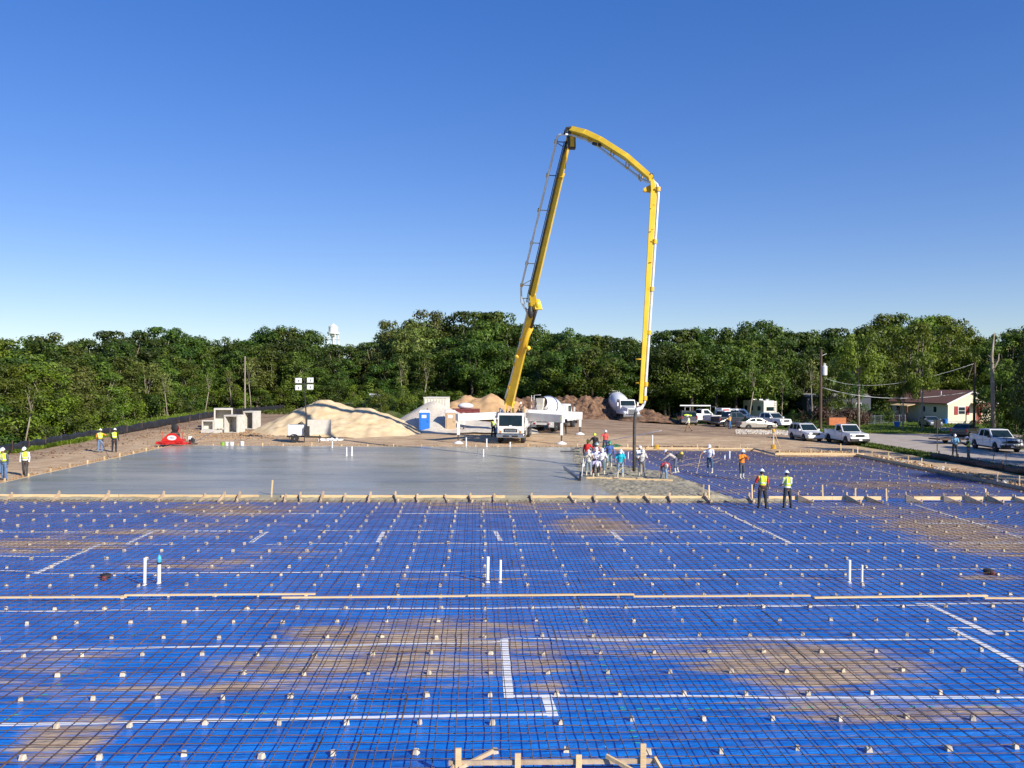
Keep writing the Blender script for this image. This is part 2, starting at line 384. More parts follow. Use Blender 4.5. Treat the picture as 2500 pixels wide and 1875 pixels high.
def tarpmat():
    global n, tc
    m = bpy.data.materials.new('blue_vapour_barrier'); m.use_nodes = True; n = m.node_tree; b = n.nodes['Principled BSDF']
    tc = n.nodes.new('ShaderNodeTexCoord'); at = n.nodes.new('ShaderNodeAttribute'); at.attribute_name = 'dust'
    sp = n.nodes.new('ShaderNodeSeparateColor'); n.links.new(at.outputs['Color'], sp.inputs[0])
    blu = ramp(nzn(1.1, 7, stretch=(.35, 1.3, 1)), [(.25, (.002, .088, .40)), (.5, (.003, .172, .64)), (.78, (.02, .26, .8))])
    dst = ramp(nzn(1.6, 8, stretch=(.5, 1, 1)), [(.3, (.36, .22, .05)), (.52, (.60, .40, .12)), (.75, (.72, .52, .22))])
    st = nzn(.9, 10, stretch=(.38, 2.8, 1), ro=.76)
    f1 = mth('MULTIPLY', mth('SUBTRACT', mth('ADD', sp.outputs[0], mth('MULTIPLY', st, 3.2)), 2.06), 2.4, cl=True)
    f2 = mth('MULTIPLY', mth('SUBTRACT', nzn(.5, 9, stretch=(.5, 1.6, 1), ro=.7), .53), 2.0, cl=True)     # thin film of dust
    f = mth('MAXIMUM', mth('MULTIPLY', f1, .78), mth('MULTIPLY', mth('ADD', f2, sp.outputs[1]), .5))
    n.links.new(mixc(f, blu, dst), b.inputs['Base Color'])
    n.links.new(mth('MULTIPLY_ADD', f, .5, .3), b.inputs['Roughness'])
    bp = n.nodes.new('ShaderNodeBump'); bp.inputs['Strength'].default_value = .85; bp.inputs['Distance'].default_value = .14
    n.links.new(nzn(1.5, 6, stretch=(.6, 1.6, 1), ro=.62), bp.inputs['Height']); n.links.new(bp.outputs[0], b.inputs['Normal'])
    return m
K['tarp'] = tarpmat()
def tz(x, y): return .025 * noise.noise(Vector((x * .5, y * .9, 2))) + .012 * noise.noise(Vector((x * 1.7, y * 2.5, 8)))
def tarp(name, x0, x1, y0, y1, st, label):
    X = vals([(x0, x1, st)]); Y = vals([(y0, y1, st)]); vs = []; cs = []
    for y in Y:
        for x in X:
            vs.append((x, y, tz(x, y))); d = 0
            for cx, cy, rx, ry, s in dust:
                q = ((x - cx) / rx) ** 2 + ((y - cy) / ry) ** 2
                if q < 1.9: d = max(d, s * (1 - q / 1.9) ** .7)
            cs += [d, .2 * sstep(22, 60, y) , 0, 1]
    k = len(X); me = bpy.data.meshes.new(name)
    f = [(j*k+i, j*k+i+1, (j+1)*k+i+1, (j+1)*k+i) for j in range(len(Y)-1) for i in range(k-1)]
    me.from_pydata(vs, [], f); me.polygons.foreach_set('use_smooth', [True] * len(f))
    ca = me.color_attributes.new('dust', 'FLOAT_COLOR', 'POINT'); ca.data.foreach_set('color', cs)
    me.materials.append(K['tarp']); o = bpy.data.objects.new(name, me); COL.objects.link(o); tag(o, label, 'plastic sheet'); return o
tarp('vapour_barrier', XL + .05, XR - .05, 4, YF + .095, .3, 'bright blue plastic vapour barrier under the near rebar mat, taped with white strips')
EDGE = [(10.8, YB - .06), (10.4, 70.5), (9.8, 66), (9.5, 60), (10.4, 57.5), (11.6, 55.5), (12.7, 53.5), (12.9, 50), (13.0, 46.5), (13.2, YF + .05)]   # front of the fresh concrete
tarp('vapour_barrier', 7.5, XJ + .02, YF + .1, YB - .05, .5, 'blue plastic vapour barrier behind the form boards, between the fresh concrete and the back corner')
tarp('vapour_barrier', XJ + .02, XR - .05, YF + .1, YJ - .05, .5, 'blue plastic vapour barrier in the narrow bay along the right edge boards')

# ---------------------------------------------------------------- rebar mats
K['rebar'] = mat('rusty_rebar', (.07, .045, .03), .8, metal=.1, col2=(.2, .11, .065), vs=2.5)
CX0, CY0, CS = .28, 13.8, 1.25; BS = CS / 4
def barpts(a0, a1, c, axis, z0):
    L = []; a = a0; ph = rnd.random() * 9
    nn = max(2, int((a1 - a0) / .625))
    for i in range(nn + 1):
        a = a0 + (a1 - a0) * i / nn
        u = (a - (CX0 if axis == 0 else CY0)) / CS
        sag = -.012 * (math.sin(math.pi * u) ** 2)
        wob = .02 * noise.noise(Vector((a * .4, c * 3, ph)))
        if axis == 1: wob += .03 * noise.noise(Vector((a * .16, c * .15, 40)))
        L.append((a, c + wob, z0 + sag) if axis == 0 else (c + wob, a, z0 + sag))
    return L
def rebar_mat(label, x0f, x1f, y0, y1, near_n=100):
    t = thing('rebar_mat', label, 'rebar mat')
    bars = []
    k0 = int(math.ceil((y0 - CY0) / BS))
    k = k0
    while CY0 + k * BS < y1 - .1:
        y = CY0 + k * BS + rnd.uniform(-.018, .018); bars.append((y, barpts(x0f(y), x1f(y), y, 0, .088))); k += 1
    k = int(math.ceil((x0f(y0) - CX0) / BS))
    kmax = int((x1f(y0) - CX0) / BS)
    lon = []
    for k in range(k, kmax + 1):
        x = CX0 + k * BS + rnd.uniform(-.02, .02); ya = y0
        yy = y0
        yb = y1 - .1
        if x < x0f(y1): # clipped by the concrete edge
            continue
        if x0f(y0) > x0f(y1):
            yl = [q for q in [y0 + (y1 - y0) * i / 60 for i in range(61)] if x0f(q) <= x]
            if not yl: continue
            ya = yl[0]
        if x > XJ and yb > YJ: yb = YJ - .1
        lon.append((abs(x), barpts(ya, yb, x, 1, .106)))
    bars.sort(key=lambda q: q[0]); lon.sort(key=lambda q: q[0])
    vis = bars[:near_n // 2] + lon[:near_n - near_n // 2]; rest = bars[near_n // 2:] + lon[near_n - near_n // 2:]
    for q in vis:
        mb = MB(); mb.tube(q[1], .0085, 5); k_ = rnd.randrange(1, max(2, len(q[1]) - 3)); mb.tube([(a_ + .019, b_ + .019, c_ + .003) for a_, b_, c_ in q[1][k_:k_+3]], .0085, 5); mb.build('rebar', K['rebar'], t, smooth=True)
    mb = MB()
    for q in rest: mb.tube(q[1], .0085, 4)
    if rest: o = mb.build('rebar', K['rebar'], t, smooth=True); o['kind'] = 'stuff'
    return t
rebar_mat('wide rusty rebar grid over the blue sheet in front of the form boards', lambda y: XL + .2, lambda y: XR - .2, 9.2, YF - .15)
def edx(y):
    for (xa, ya), (xb, yb) in zip(EDGE, EDGE[1:]):
        if yb <= y <= ya: return xa + (xb - xa) * (ya - y) / (ya - yb)
    return EDGE[-1][0] if y < YF + .1 else EDGE[0][0]
rebar_mat('rusty rebar grid behind the form boards, right of the fresh concrete', lambda y: edx(y) - .3, lambda y: (XR - .2 if y < YJ - .2 else XJ - .2), YF + .15, YB - .1)

# ---------------------------------------------------------------- concrete spacer blocks
mb = MB(); a = .042
mb.hexa([(-a,-a,0),(a,-a,0),(a,a,0),(-a,a,0),(-.75*a,-.75*a,.084),(.75*a,-.75*a,.084),(.75*a,.75*a,.084),(-.75*a,.75*a,.084)])
blk = mb.build('spacer_block', K['dobie'], bevel=.006, seg=1)
tag(blk, 'small pale concrete spacer block holding up the near rebar grid', 'spacer block', 'concrete spacer blocks under the rebar')
spots = []
for j in range(-1, 48):
    for i in range(-22, 26):
        x = CX0 + i * CS + rnd.uniform(-.07, .07); y = CY0 + j * CS + rnd.uniform(-.07, .07)
        if not (XL + .5 < x < XR - .3): continue
        if y > YF - .4 and not (y > YF + .4 and x > edx(y) + .4 and y < YB - .4 and not (x > XJ and y > YJ - .3)): continue
        if abs(x - .03 * y) > y * .62 + 1: continue
        spots.append((y, x))
spots.sort(key=lambda q: q[0] + .15 * abs(q[1]))
for k, (y, x) in enumerate(spots[:300]):
    o = blk if k == 0 else blk.copy()
    if k: COL.objects.link(o)
    s = rnd.uniform(.9, 1.35); o.location = (x, y, tz(x, y)); o.rotation_euler = (0, 0, rnd.uniform(-.5, .5)); o.scale = (s, s, 1)
mb = MB()
for y, x in spots[300:]:
    T = Matrix.Translation((x, y, tz(x, y))) @ Matrix.Rotation(rnd.uniform(-.5, .5), 4, 'Z')
    s = rnd.uniform(.042, .055); mb.box((-s, -s, 0), (s, s, .088), T)
o = mb.build('spacer_blocks', K['dobie']); tag(o, 'rows of far pale concrete spacer blocks under the rebar towards the form boards', 'spacer blocks', kind='stuff')

# ---------------------------------------------------------------- white tape strips on the sheet
TAPE = [((0,1771),(1350,1743),.10,'long white tape strip nearest the camera on the left'),((1350,1748),(1333,1700),.16,'short white tape stub joining the two nearest strips'),((1238,1700),(2520,1704),.10,'long white tape strip nearest the camera on the right'),
 ((1242,1704),(1231,1562),.15,'thick white tape strip running away, beside the centre'),((0,1590),(1240,1568),.085,'second nearest white tape strip on the left half'),((1228,1561),(2385,1562),.085,'second nearest white tape strip on the right half'),
 ((0,1493),(2268,1478),.085,'white tape strip just in front of the loose boards'),((2236,1474),(2520,1473),.085,'white tape strip just in front of the loose boards at the right edge'),((2262,1475),(2422,1549),.16,'slanting white tape strip right, the farther of two'),
 ((2416,1541),(2520,1541),.085,'short white tape strip at the right frame edge'),((2312,1534),(2396,1534),.085,'short white tape strip between the two slanting ones'),((2318,1534),(2530,1642),.16,'slanting white tape strip right, the nearer of two'),
 ((80,1401),(2520,1388),.085,'long white tape strip passing behind the pairs of standing pipes'),((0,1394),(92,1396),.085,'short white tape strip at the left frame edge'),((84,1401),(242,1329),.14,'slanting white tape strip at the left'),
 ((0,1358),(172,1358),.085,'white tape strip left, meeting the slanting strip'),((242,1329),(2520,1326),.085,'long white tape strip across the middle of the blue sheet'),((0,1299),(640,1297),.085,'white tape strip on the far left of the blue sheet'),
 ((690,1295),(1850,1297),.085,'white tape strip above the short cross strips'),((308,1328),(370,1299),.14,'leftmost of the short cross tape strips'),((612,1325),(652,1298),.14,'second from left of the short cross tape strips'),
 ((922,1324),(938,1298),.14,'third from left of the short cross tape strips'),((1222,1321),(1209,1297),.14,'fourth from left of the short cross tape strips'),((1518,1320),(1491,1298),.14,'fifth from left of the short cross tape strips'),
 ((1738,1237),(1930,1326),.14,'long slanting white tape strip below the two men in vests'),((55,1254),(1780,1254),.085,'farthest long white tape strip before the form boards'),((1850,1276),(2420,1278),.085,'white tape strip right of the slanting one'),
 ((2235,1233),(2520,1320),.12,'slanting white tape strip at the far right before the form boards'),((1900,1239),(2120,1237),.085,'faint white tape strip behind the vest men'),
 ((1735,1148),(2160,1150),.1,'white tape strip on the far sheet behind the orange shirted man'),((1760,1168),(2520,1174),.1,'long white tape strip on the far sheet'),((1960,1112),(2440,1212),.13,'slanting white tape strip on the far sheet'),((1700,1133),(1980,1134),.09,'farthest white tape strip on the far sheet')]
for a_, b_, w_, lab in TAPE:
    p, q = G(*a_), G(*b_); d = (q - p); L = d.length; d.normalize(); nrm = Vector((-d.y, d.x, 0)); k = max(2, int(L / .4)); vs = []
    for i in range(k + 1):
        c = p + d * (L * i / k); ww = w_ * .62 * (1 + .12 * noise.noise(c * 2)); off = .015 * noise.noise(c * .6)
        for s in (-1, 1):
            v = c + nrm * (s * ww + off); vs.append((v.x, v.y, tz(v.x, v.y) + .007))
    mb = MB(); mb._a(vs, [(2*i, 2*i+2, 2*i+3, 2*i+1) for i in range(k)])
    o = mb.build('tape_strip', K['tape'], smooth=True); tag(o, lab, 'tape', 'white tape strips on the blue sheet')
# chalk-green survey dashes
mb = MB()
for (x0, y0), (x1, y1), k in (((0, 1770), (400, 1500), 22), ((1560, 1830), (1400, 1450), 26), ((560, 1743), (2480, 1722), 46)):
    for i in range(k):
        t = i / k; c = G(x0 + (x1 - x0) * t, y0 + (y1 - y0) * t)
        if rnd.random() < .3: continue
        mb._a([(c.x-.07, c.y-.015, tz(c.x, c.y)+.005), (c.x+.05, c.y-.02, tz(c.x, c.y)+.005), (c.x+.07, c.y+.015, tz(c.x, c.y)+.005), (c.x-.05, c.y+.02, tz(c.x, c.y)+.005)], [(0, 1, 2, 3)])
o = mb.build('survey_paint', mat('green_marking_paint', (.05, .5, .35), .7)); tag(o, 'scattered dashes of green marking paint on the blue sheet', 'paint marks', kind='stuff')

# ---------------------------------------------------------------- wet slab and fresh rough concrete
def slabmat():
    global n, tc
    m = bpy.data.materials.new('wet_finished_concrete'); m.use_nodes = True; n = m.node_tree; b = n.nodes['Principled BSDF']
    tc = n.nodes.new('ShaderNodeTexCoord')
    base = mixc(.5, ramp(nzn(.07, 4, stretch=(1, 1.6, 1)), [(.38, (.26, .255, .21)), (.62, (.48, .42, .29))]), ramp(nzn(.35, 8, stretch=(.4, 1.4, 1)), [(.3, (.20, .195, .155)), (.5, (.31, .29, .225)), (.72, (.42, .385, .29))]))
    strk = ramp(nzn(.4, 10, stretch=(.35, 2.2, 1), ro=.75), [(.55, (0, 0, 0)), (.62, (1, 1, 1))])
    q = mixc(mth('MULTIPLY', strk, .5, cl=True), base, (.15, .148, .13))
    n.links.new(q, b.inputs['Base Color'])
    n.links.new(mth('MULTIPLY_ADD', nzn(.3, 8, stretch=(.3, 1.4, 1)), .5, .02), b.inputs['Roughness'])
    sock(b, 'Specular IOR Level', 'Specular').default_value = .32
    bp = n.nodes.new('ShaderNodeBump'); bp.inputs['Strength'].default_value = .09; bp.inputs['Distance'].default_value = .05
    n.links.new(nzn(2.5, 4, stretch=(.3, 1, 1)), bp.inputs['Height']); n.links.new(bp.outputs[0], b.inputs['Normal'])
    return m
K['slab'] = slabmat()
ST = .28
SE = [(8.0, YB - .06), (7.7, 68), (6.8, 60), (6.4, 52), (6.5, 47), (6.8, YF + .05)]
mb = MB(); poly = [(XL + .03, YF + .03), *[(x, y) for x, y in reversed(SE)], (XL + .03, YB - .06)]
k = len(poly); mb._a([(x, y, z) for z in (-.1, ST) for x, y in poly], [tuple(range(k)), tuple(range(k, 2*k))] + [(i, (i+1) % k, k+(i+1) % k, k+i) for i in range(k)])
o = mb.build('concrete_slab', K['slab']); tag(o, kind='structure')
K['rough'] = mat('fresh_rough_concrete', (.23, .2, .13), .6, col2=(.38, .34, .235), vs=2.2, bump=.5, bs=7, detail=8)
vs = []; fs = []; NI, NJ = 90, 320
for j in range(NJ + 1):
    y = YF + .06 + (YB - .12 - YF) * j / NJ; xa = None
    for (ax, ay), (bx, by) in zip(SE, SE[1:]):
        if by - 1e-6 <= y <= ay + 1e-6: xa = ax + (bx - ax) * (ay - y) / (ay - by)
    if xa is None: xa = SE[-1][0] if y < 50 else SE[0][0]
    xb = edx(y) + .5 * noise.noise(Vector((y * .5, 0, 0)))
    if j == 0: y = YF + .03
    for i in range(NI + 1):
        t = i / NI; x = xa - .02 + (xb - xa + .02) * t
        z = ST - .005 + (.07 * noise.noise(Vector((x * 1.6, y * 1.6, 0))) + .11 * abs(noise.noise(Vector((x * 3.2, y * 3.2, 0)))) ** 1.3 + .06 * noise.noise(Vector((x * 7, y * 7, 4)))) * sstep(0, .1, t) - (ST - .0) * sstep(.82, 1, t) * .98
        if j == 0: z = -.02
        vs.append((x, y, z + .0))
for j in range(NJ):
    for i in range(NI): q = j*(NI+1)+i; fs.append((q, q+1, q+NI+2, q+NI+1))
mb = MB(); mb._a(vs, fs); o = mb.build('fresh_concrete', K['rough'], smooth=True); tag(o, kind='structure')
# slumped concrete in front of the form boards
vs = []; fs = []; NX = 280
X0, X1 = XL + .1, 15.8
for i in range(NX + 1):
    x = X0 + (X1 - X0) * i / NX; nn = noise.noise(Vector((x * .8, 0, 0))) + .6 * noise.noise(Vector((x * 3, 2, 0)))
    if 0: pass
    for j in range(6):
        t = j / 5; hh = .17 * (1 - t ** 1.4) * (1 + .3 * nn); vs.append((x, YF - .07 - t * (.42 + .12 * nn), max(.0, hh) + .02 * noise.noise(Vector((x * 6, t * 4, 3))) - (.03 if j == 5 else 0)))
for i in range(NX):
    for j in range(5): q = i*6+j; fs.append((q, q+1, q+7, q+6))
mb = MB(); mb._a(vs, fs); o = mb.build('concrete_spill', K['rough'], smooth=True); tag(o, 'ragged grey concrete squeezed out under the near form boards', 'concrete spill', kind='stuff')
# ================================================================ FORMWORK
def board(name, p, q, w_, h_, mt, lab, cat='board', group=None):
    mb = MB(); p, q = Vector(p), Vector(q); c = (p + q) / 2; mb.beam(p - c, q - c, w_, h_)
    o = mb.build(name, mt, bevel=.004, seg=1, loc=c); tag(o, lab, cat, group); return o
segs = [(-30, 288), (289, 632), (688, 962), (963, 1232), (1298, 1582), (1583, 1722), (1868, 2020), (2021, 2138), (2215, 2400), (2401, 2560)]
for i, (a, b_) in enumerate(segs):
    p, q = G(a, 1208, ST), G(b_, 1208, ST); zt = ST + rnd.uniform(0, .012)
    board('form_board', (p.x, YF - .025 + .03 * (i % 2), zt - .095), (q.x, YF - .025 + .03 * (i % 2), zt - .095), .038, .19, K['pine'], ORD[i] + ' yellow form board from the left along the near edge of the slab', 'form board', 'form boards along the near slab edge')
t0 = thing('form_brace', '', 'form brace', group='kicker braces along the near form boards')
mb = MB(); mb.box((-.045, -.045, 0), (.045, -.005, .40)); mb.build('stake', K['pineold'], t0)
mb = MB(); mb.hexa([(-.075,-.62,0),(-.035,-.62,0),(-.035,-.05,0),(-.075,-.05,0),(-.075,-.62,.06),(-.035,-.62,.06),(-.035,-.05,.3),(-.075,-.05,.3)]); mb.build('kicker', K['pineold'], t0)
mb = MB(); mb.box((-.035, -.6, 0), (.05, -.55, .16)); mb.build('peg', K['pineold'], t0)
bx = [3, 122, 247, 385, 488, 537, 575, 690, 726, 783, 838, 901, 962, 1017, 1086, 1148, 1208, 1300, 1395, 1455, 1516, 1580, 1640, 1728, 1835, 1953, 2072, 2122, 2216, 2308, 2361, 2415, 2482]
for i, px in enumerate(bx):
    p = G(px, 1222, .12); s = rnd.uniform(.85, 1.25); big = 1.35 if px > 1930 else 1
    L = ORD[i] + ' wooden kicker brace from the left along the near form boards'
    rz = rnd.uniform(-.35, .1) if px < 640 else rnd.uniform(-.12, .35)
    if px > 1930: rz += .7
    if i == 0: t0.location = (p.x, YF - .05, 0); t0['label'] = L; t0.rotation_euler.z = rz
    else: dup(t0, (p.x, YF - .05, 0), rz, L, scale=(big, big, s * (1.1 if big > 1 else 1)))
def stakes(lst, grp, cat='stake'):
    for i, (x, y, z0, z1, w_, lab, mt) in enumerate(lst):
        mb = MB(); mb.hexa([(-w_/4,-w_/8,0),(w_/4,-w_/8,0),(w_/4,w_/8,0),(-w_/4,w_/8,0),(-w_/2,-w_/4,.08),(w_/2,-w_/4,.08),(w_/2,w_/4,.08),(-w_/2,w_/4,.08)])
        mb.box((-w_/2, -w_/4, .08), (w_/2, w_/4, z1 - z0))
        o = mb.build('wooden_stake', mt, loc=(x, y, z0)); o.rotation_euler = (rnd.uniform(-.05, .05), rnd.uniform(-.06, .06), rnd.uniform(-.4, .4)); tag(o, lab, 'stake', grp)
L = []
for px, h_, lab in ((650, .95, 'tall thin stake in front of the wet slab, beside the sagging spill'), (1724, .75, 'left of two tall stakes at the fresh concrete corner'), (1740, .72, 'right of two tall stakes at the fresh concrete corner'), (1846, .75, 'pale stake beside the man in red under a lime vest'), (2020, .75, 'tall stake right of the two men in vests, on the near boards'), (2100, .55, 'short leaning stake on the near boards towards the gap'), (2176, .5, 'lone stake in the gap between the near boards'), (2418, .5, 'slim stake on the near boards at the right frame edge')):
    p = G(px, 1215, ST); L.append((p.x, YF + .03, 0, .3 + h_ * .75, .07, lab, K['pine']))
stakes(L, 'tall stakes on the near form line')
# right edge boards and stakes
board('form_board', (XR, 24, ST - .09), (XR, 46, ST - .09), .04, .19, K['pineold'], 'nearest board along the right edge of the rebar field', 'form board', 'right edge form boards')
board('form_board', (XR, 46.02, ST - .09), (XR, 57, ST - .09), .04, .19, K['pineold'], 'middle board along the right edge of the rebar field', 'form board', 'right edge form boards')
board('form_board', (XR, 57.02, ST - .09), (XR, YJ, ST - .09), .04, .19, K['pine'], 'farthest board along the right edge of the rebar field', 'form board', 'right edge form boards')
L = []
for i, (px, py) in enumerate(((2058, 1102), (2088, 1110), (2120, 1117), (2163, 1125), (2207, 1135), (2249, 1141), (2304, 1153), (2351, 1165), (2413, 1178), (2475, 1189))):
    p = G(px, py, .2); L.append((XR + .06, p.y, 0, .85 if px != 2351 else .55, .07, ORD[i] + ' stake counting from the far end of the right edge board', K['pine'] if i < 5 else K['pineold']))
stakes(L, 'stakes along the right edge board')
# back boards
def bb(x0, x1, y, lab, mt='pine', zz=0): return board('form_board', (x0, y, ST - .07 + zz), (x1, y, ST - .07 + zz), .04, .14, K[mt], lab, 'form board', 'back form boards')
bb(8.0, 14.5, YB, 'back form board behind the workers, left end'); bb(14.6, 19.6, YB + .03, 'back form board right of the hanging hose', zz=.02); bb(19.3, XJ, YB - .02, 'back form board ending at the jog corner')
bb(XJ, 27.5, YJ, 'form board right after the jog, below the survey tripod'); bb(27.4, XR + .6, YJ + .03, 'form board before the right corner, below the brown clods', zz=.02)
board('form_board', (XJ, YJ, ST - .07), (XJ, YB, ST - .07), .04, .14, K['pineold'], 'short form board of the jog between the two back boards', 'form board', 'back form boards')
bb(24.4, 30.2, YJ + .9, 'loose plank lying behind the boards after the jog', zz=-.02)
for i, (a, b_) in enumerate(((XL, -17), (-16.9, -8.5), (-8.4, -.5), (-.4, 8))): bb(a, b_, YB, ('leftmost', 'second', 'third', 'fourth')[i] + ' board along the far edge of the wet slab', zz=.0)
for i, (a, b_) in enumerate(((YF, 50), (50.1, 58), (58.1, 66), (66.1, YB))):
    board('form_board', (XL, a, ST - .05), (XL, b_, ST - .05), .09, .12, K['pine'], ('nearest', 'second', 'third', 'farthest')[i] + ' pale board along the left edge of the wet slab', 'form board', 'left edge form boards')
L = []; k = 0
x = XL + 1
while x < XJ - .5:
    h_ = rnd.choice((.12, .16, .22, .3)); L.append((x, YB + .09, 0, ST + h_, .07, ORD[k] + ' small stake from the left along the far slab boards', K['pine'])); x += rnd.uniform(1.7, 2.6); k += 1
stakes(L, 'small stakes along the far boards')
L = []
for i in range(8): L.append((XJ + .4 + i * .86, YJ + .1 + rnd.random() * .1, 0, ST + rnd.uniform(.15, .4), .06, ORD[i] + ' small stake from the left behind the board after the jog', K['pine']))
stakes(L, 'small stakes after the jog')
L = []
for i in range(11): L.append((XL - .12, 45 + i * 2.5, 0, ST + rnd.uniform(.1, .3), .09, ORD[i] + ' small stake from the near end of the left slab edge', K['pine']))
stakes(L, 'small stakes along the left slab edge')
# stub blocks outside the right and left edge
L = []
for i in range(13): L.append((XR + .75 + rnd.random() * .25, 52 + i * 1.25, .1, .3 + rnd.random() * .12, .08, ORD[i] + ' short pale peg from the near end outside the right edge board', K['pine']))
stakes(L, 'short pegs outside the right edge board')
# foreground form
fg = thing('foreground_form', 'part built wooden form frame with upright posts at the bottom of the frame', 'form frame', G(1340, 1875, 0) * .97)
fy = fg.location.y; fx = fg.location.x
def fgx(px): return (D(px, 1850, fy).x - fx)
for px, zt in ((1119, .50), (1264, .41), (1413, .38), (1570, .54)):
    mb = MB(); x = fgx(px); mb.box((x - .045, -.02, 0), (x + .045, .02, zt)); mb.build('post', K['pine'], fg, bevel=.004)
mb = MB(); mb.beam((fgx(1095), .045, .255), (fgx(1600), .045, .255), .04, .07); mb.build('rail', K['pineold'], fg)
mb = MB(); mb.beam((fgx(1480), .0, .36), (fgx(1560), -.35, .2), .04, .06); mb.build('brace', K['pine'], fg)
mb = MB(); mb.beam((fgx(1600), .04, .3), (fgx(1620), -.4, .12), .04, .06); mb.build('brace', K['pine'], fg)
mb = MB(); mb.beam((fgx(1120), -.02, .2), (fgx(1205), .28, .33), .04, .06); mb.build('brace', K['pineold'], fg)
mb = MB(); mb.beam((fgx(1100), -.05, .15), (fgx(1118), .1, .26), .04, .09); mb.build('brace', K['pineold'], fg)
# loose boards lying over the rebar
for i, (a, b_) in enumerate((((-60, 1459), (310, 1457)), ((304, 1453), (770, 1450)), ((688, 1459), (1141, 1455)), ((1142, 1454), (1548, 1451)), ((1546, 1456), (1978, 1454)), ((1987, 1459), (2410, 1454)), ((2402, 1460), (2570, 1461)))):
    z = .14 + .035 * (i in (0, 2, 4, 6)) * .0 + (.04 if i in (1, 3, 5) else 0)
    p, q = G(*a_, z) if 0 else G(a[0], a[1], z), G(b_[0], b_[1], z)
    board('loose_plank', p, q, .1, .04, K['pine'], ORD[i] + ' loose plank from the left in the row lying across the rebar', 'plank', 'loose planks lying across the rebar')
# ---------------------------------------------------------------- pipes
def pipe(px, py, top, r, lab, z=0, mt='pvc', cap=None, group='white plastic pipes standing in the slab area'):
    p = G(px, py, z); h_ = D(px, top, p.y).z - z
    t = thing('standing_pipe', lab, 'pipe', p, group=group)
    mb = MB(); mb.lathe([(r, -.05), (r, h_ - .01), (r * .8, h_)], 12); mb.build('pipe', K[mt], t, smooth=False)
    mb = MB(); mb.lathe([(r * 1.5, -.02), (r * 1.5, .03), (r * 1.02, .05)], 12); mb.build('collar', K[mt], t)
    if cap:
        mb = MB(); mb.lathe([(r * 1.15, h_ - .04), (r * 1.2, h_ + .02)], 12); mb.build('black_ring', K['black'], t)
        mb = MB(); mb.lathe([(r * 1.0, h_ + .02), (r * 1.25, h_ + .12), (r * .8, h_ + .2), (r * .2, h_ + .24)], 12); mb.build('cap', mat('blue_tape_cap', (.06, .4, .62), .5), t)
    t.rotation_euler = (0, R(rnd.uniform(-.6, .6)), 0)
pipe(353, 1430, 1362, .045, 'left white pipe of the pair standing at the left on the blue sheet'); pipe(388, 1426, 1374, .052, 'white pipe with a blue taped cap on the blue sheet', cap=1)
pipe(1190, 1423, 1359, .05, 'taller white pipe of the pair in the middle of the blue sheet'); pipe(1221, 1423, 1367, .04, 'shorter white pipe of the pair in the middle of the blue sheet')
pipe(2073, 1423, 1367, .05, 'taller white pipe of the pair on the right of the blue sheet'); pipe(2104, 1423, 1379, .035, 'shorter white pipe of the pair on the right of the blue sheet')
for a in ((811, 1093, 1077, .045, 'leftmost white pipe standing in the wet slab', ST), (846, 1112, 1092, .05, 'left of the close pair of white pipes in the wet slab', ST), (859, 1112, 1090, .06, 'right of the close pair of white pipes in the wet slab', ST),
          (1180, 1114, 1096, .05, 'white pipe beside the grey one in the wet slab', ST), (1138, 1089, 1068, .06, 'white pipe behind the slab below the left outrigger beam', .2), (1188, 1090, 1071, .06, 'white pipe behind the slab before the truck wheels', .2), (1245, 1090, 1079, .07, 'short white pipe just behind the slab below the truck bumper', .2),
          (1522, 1119, 1102, .05, 'taller white pipe left of the hanging hose', .0), (1533.5, 1121, 1104, .04, 'shorter white pipe left of the hanging hose', .0), (1592, 1091, 1062, .075, 'thick white pipe right of the hanging hose behind the board', .15), (1781, 1121, 1101, .06, 'taller white pipe on the far sheet left of the orange shirt', .0), (1769, 1122, 1112, .06, 'stubby white pipe on the far sheet left of the orange shirt', .0)):
    pipe(*a)
pipe(1166.7, 1113, 1095, .05, 'grey pipe standing in the wet slab', ST, mt='steel')
for px, py, lab in ((258, 1412, 'round black floor drain cap left of the standing pipes'), (2413, 1400, 'round black floor drain cap at the right of the blue sheet')):
    p = G(px, py, 0); t = thing('floor_drain', lab, 'drain', p, group='black floor drains')
    mb = MB(); mb.lathe([(.13, 0), (.15, .06), (.15, .13), (.12, .14)], 18); mb.build('rim', K['black'], t)
    mb = MB(); mb.lathe([(.07, 0), (.07, .10), (.02, .11)], 14, Matrix.Translation((.04, -.2, 0))); mb.build('inlet', K['maroon'], t)
# ---------------------------------------------------------------- tools lying around the pour
def screed():
    p, q = G(1432, 1166, ST + .05), G(1643, 1173, ST + .05)
    t = thing('screed_board', 'long straight wooden screed board on the fresh concrete before the crew', 'screed board')
    mb = MB(); mb.beam(p, q, .05, .11); mb.build('board', K['pine'], t)
    mb = MB()
    for s in (.35, .62): c = p.lerp(q, s); mb.box((c.x - .15, c.y - .05, c.z + .05), (c.x + .15, c.y + .05, c.z + .1))
    mb.build('cleat', K['pineold'], t)
screed()
t = thing('bull_float', 'long aluminium pole of a bull float held over the crew', 'bull float')
a = G(1392, 1102, ST + .06); b_ = D(1464, 1080, 66.5); c = D(1616, 1051, 63.5)
mb = MB(); mb.tube([a + Vector((0, 0, .08)), b_, c], .022, 8); mb.build('pole', K['steel'], t, smooth=True)
mb = MB(); mb.beam(a + Vector((-.75, .2, 0)), a + Vector((.75, -.2, 0)), .22, .05); mb.build('float_blade', K['dark'], t)
t = thing('bull_float', 'dark bladed float standing tilted on the slab left of the crew', 'bull float')
a = G(1425, 1172, ST); 
mb = MB(); mb.beam(a + Vector((-.35, -.1, .12)), a + Vector((-1.0, 1.5, .55)), .26, .06, upv=(.8, .3, .4)); mb.build('float_blade', K['steel'], t)
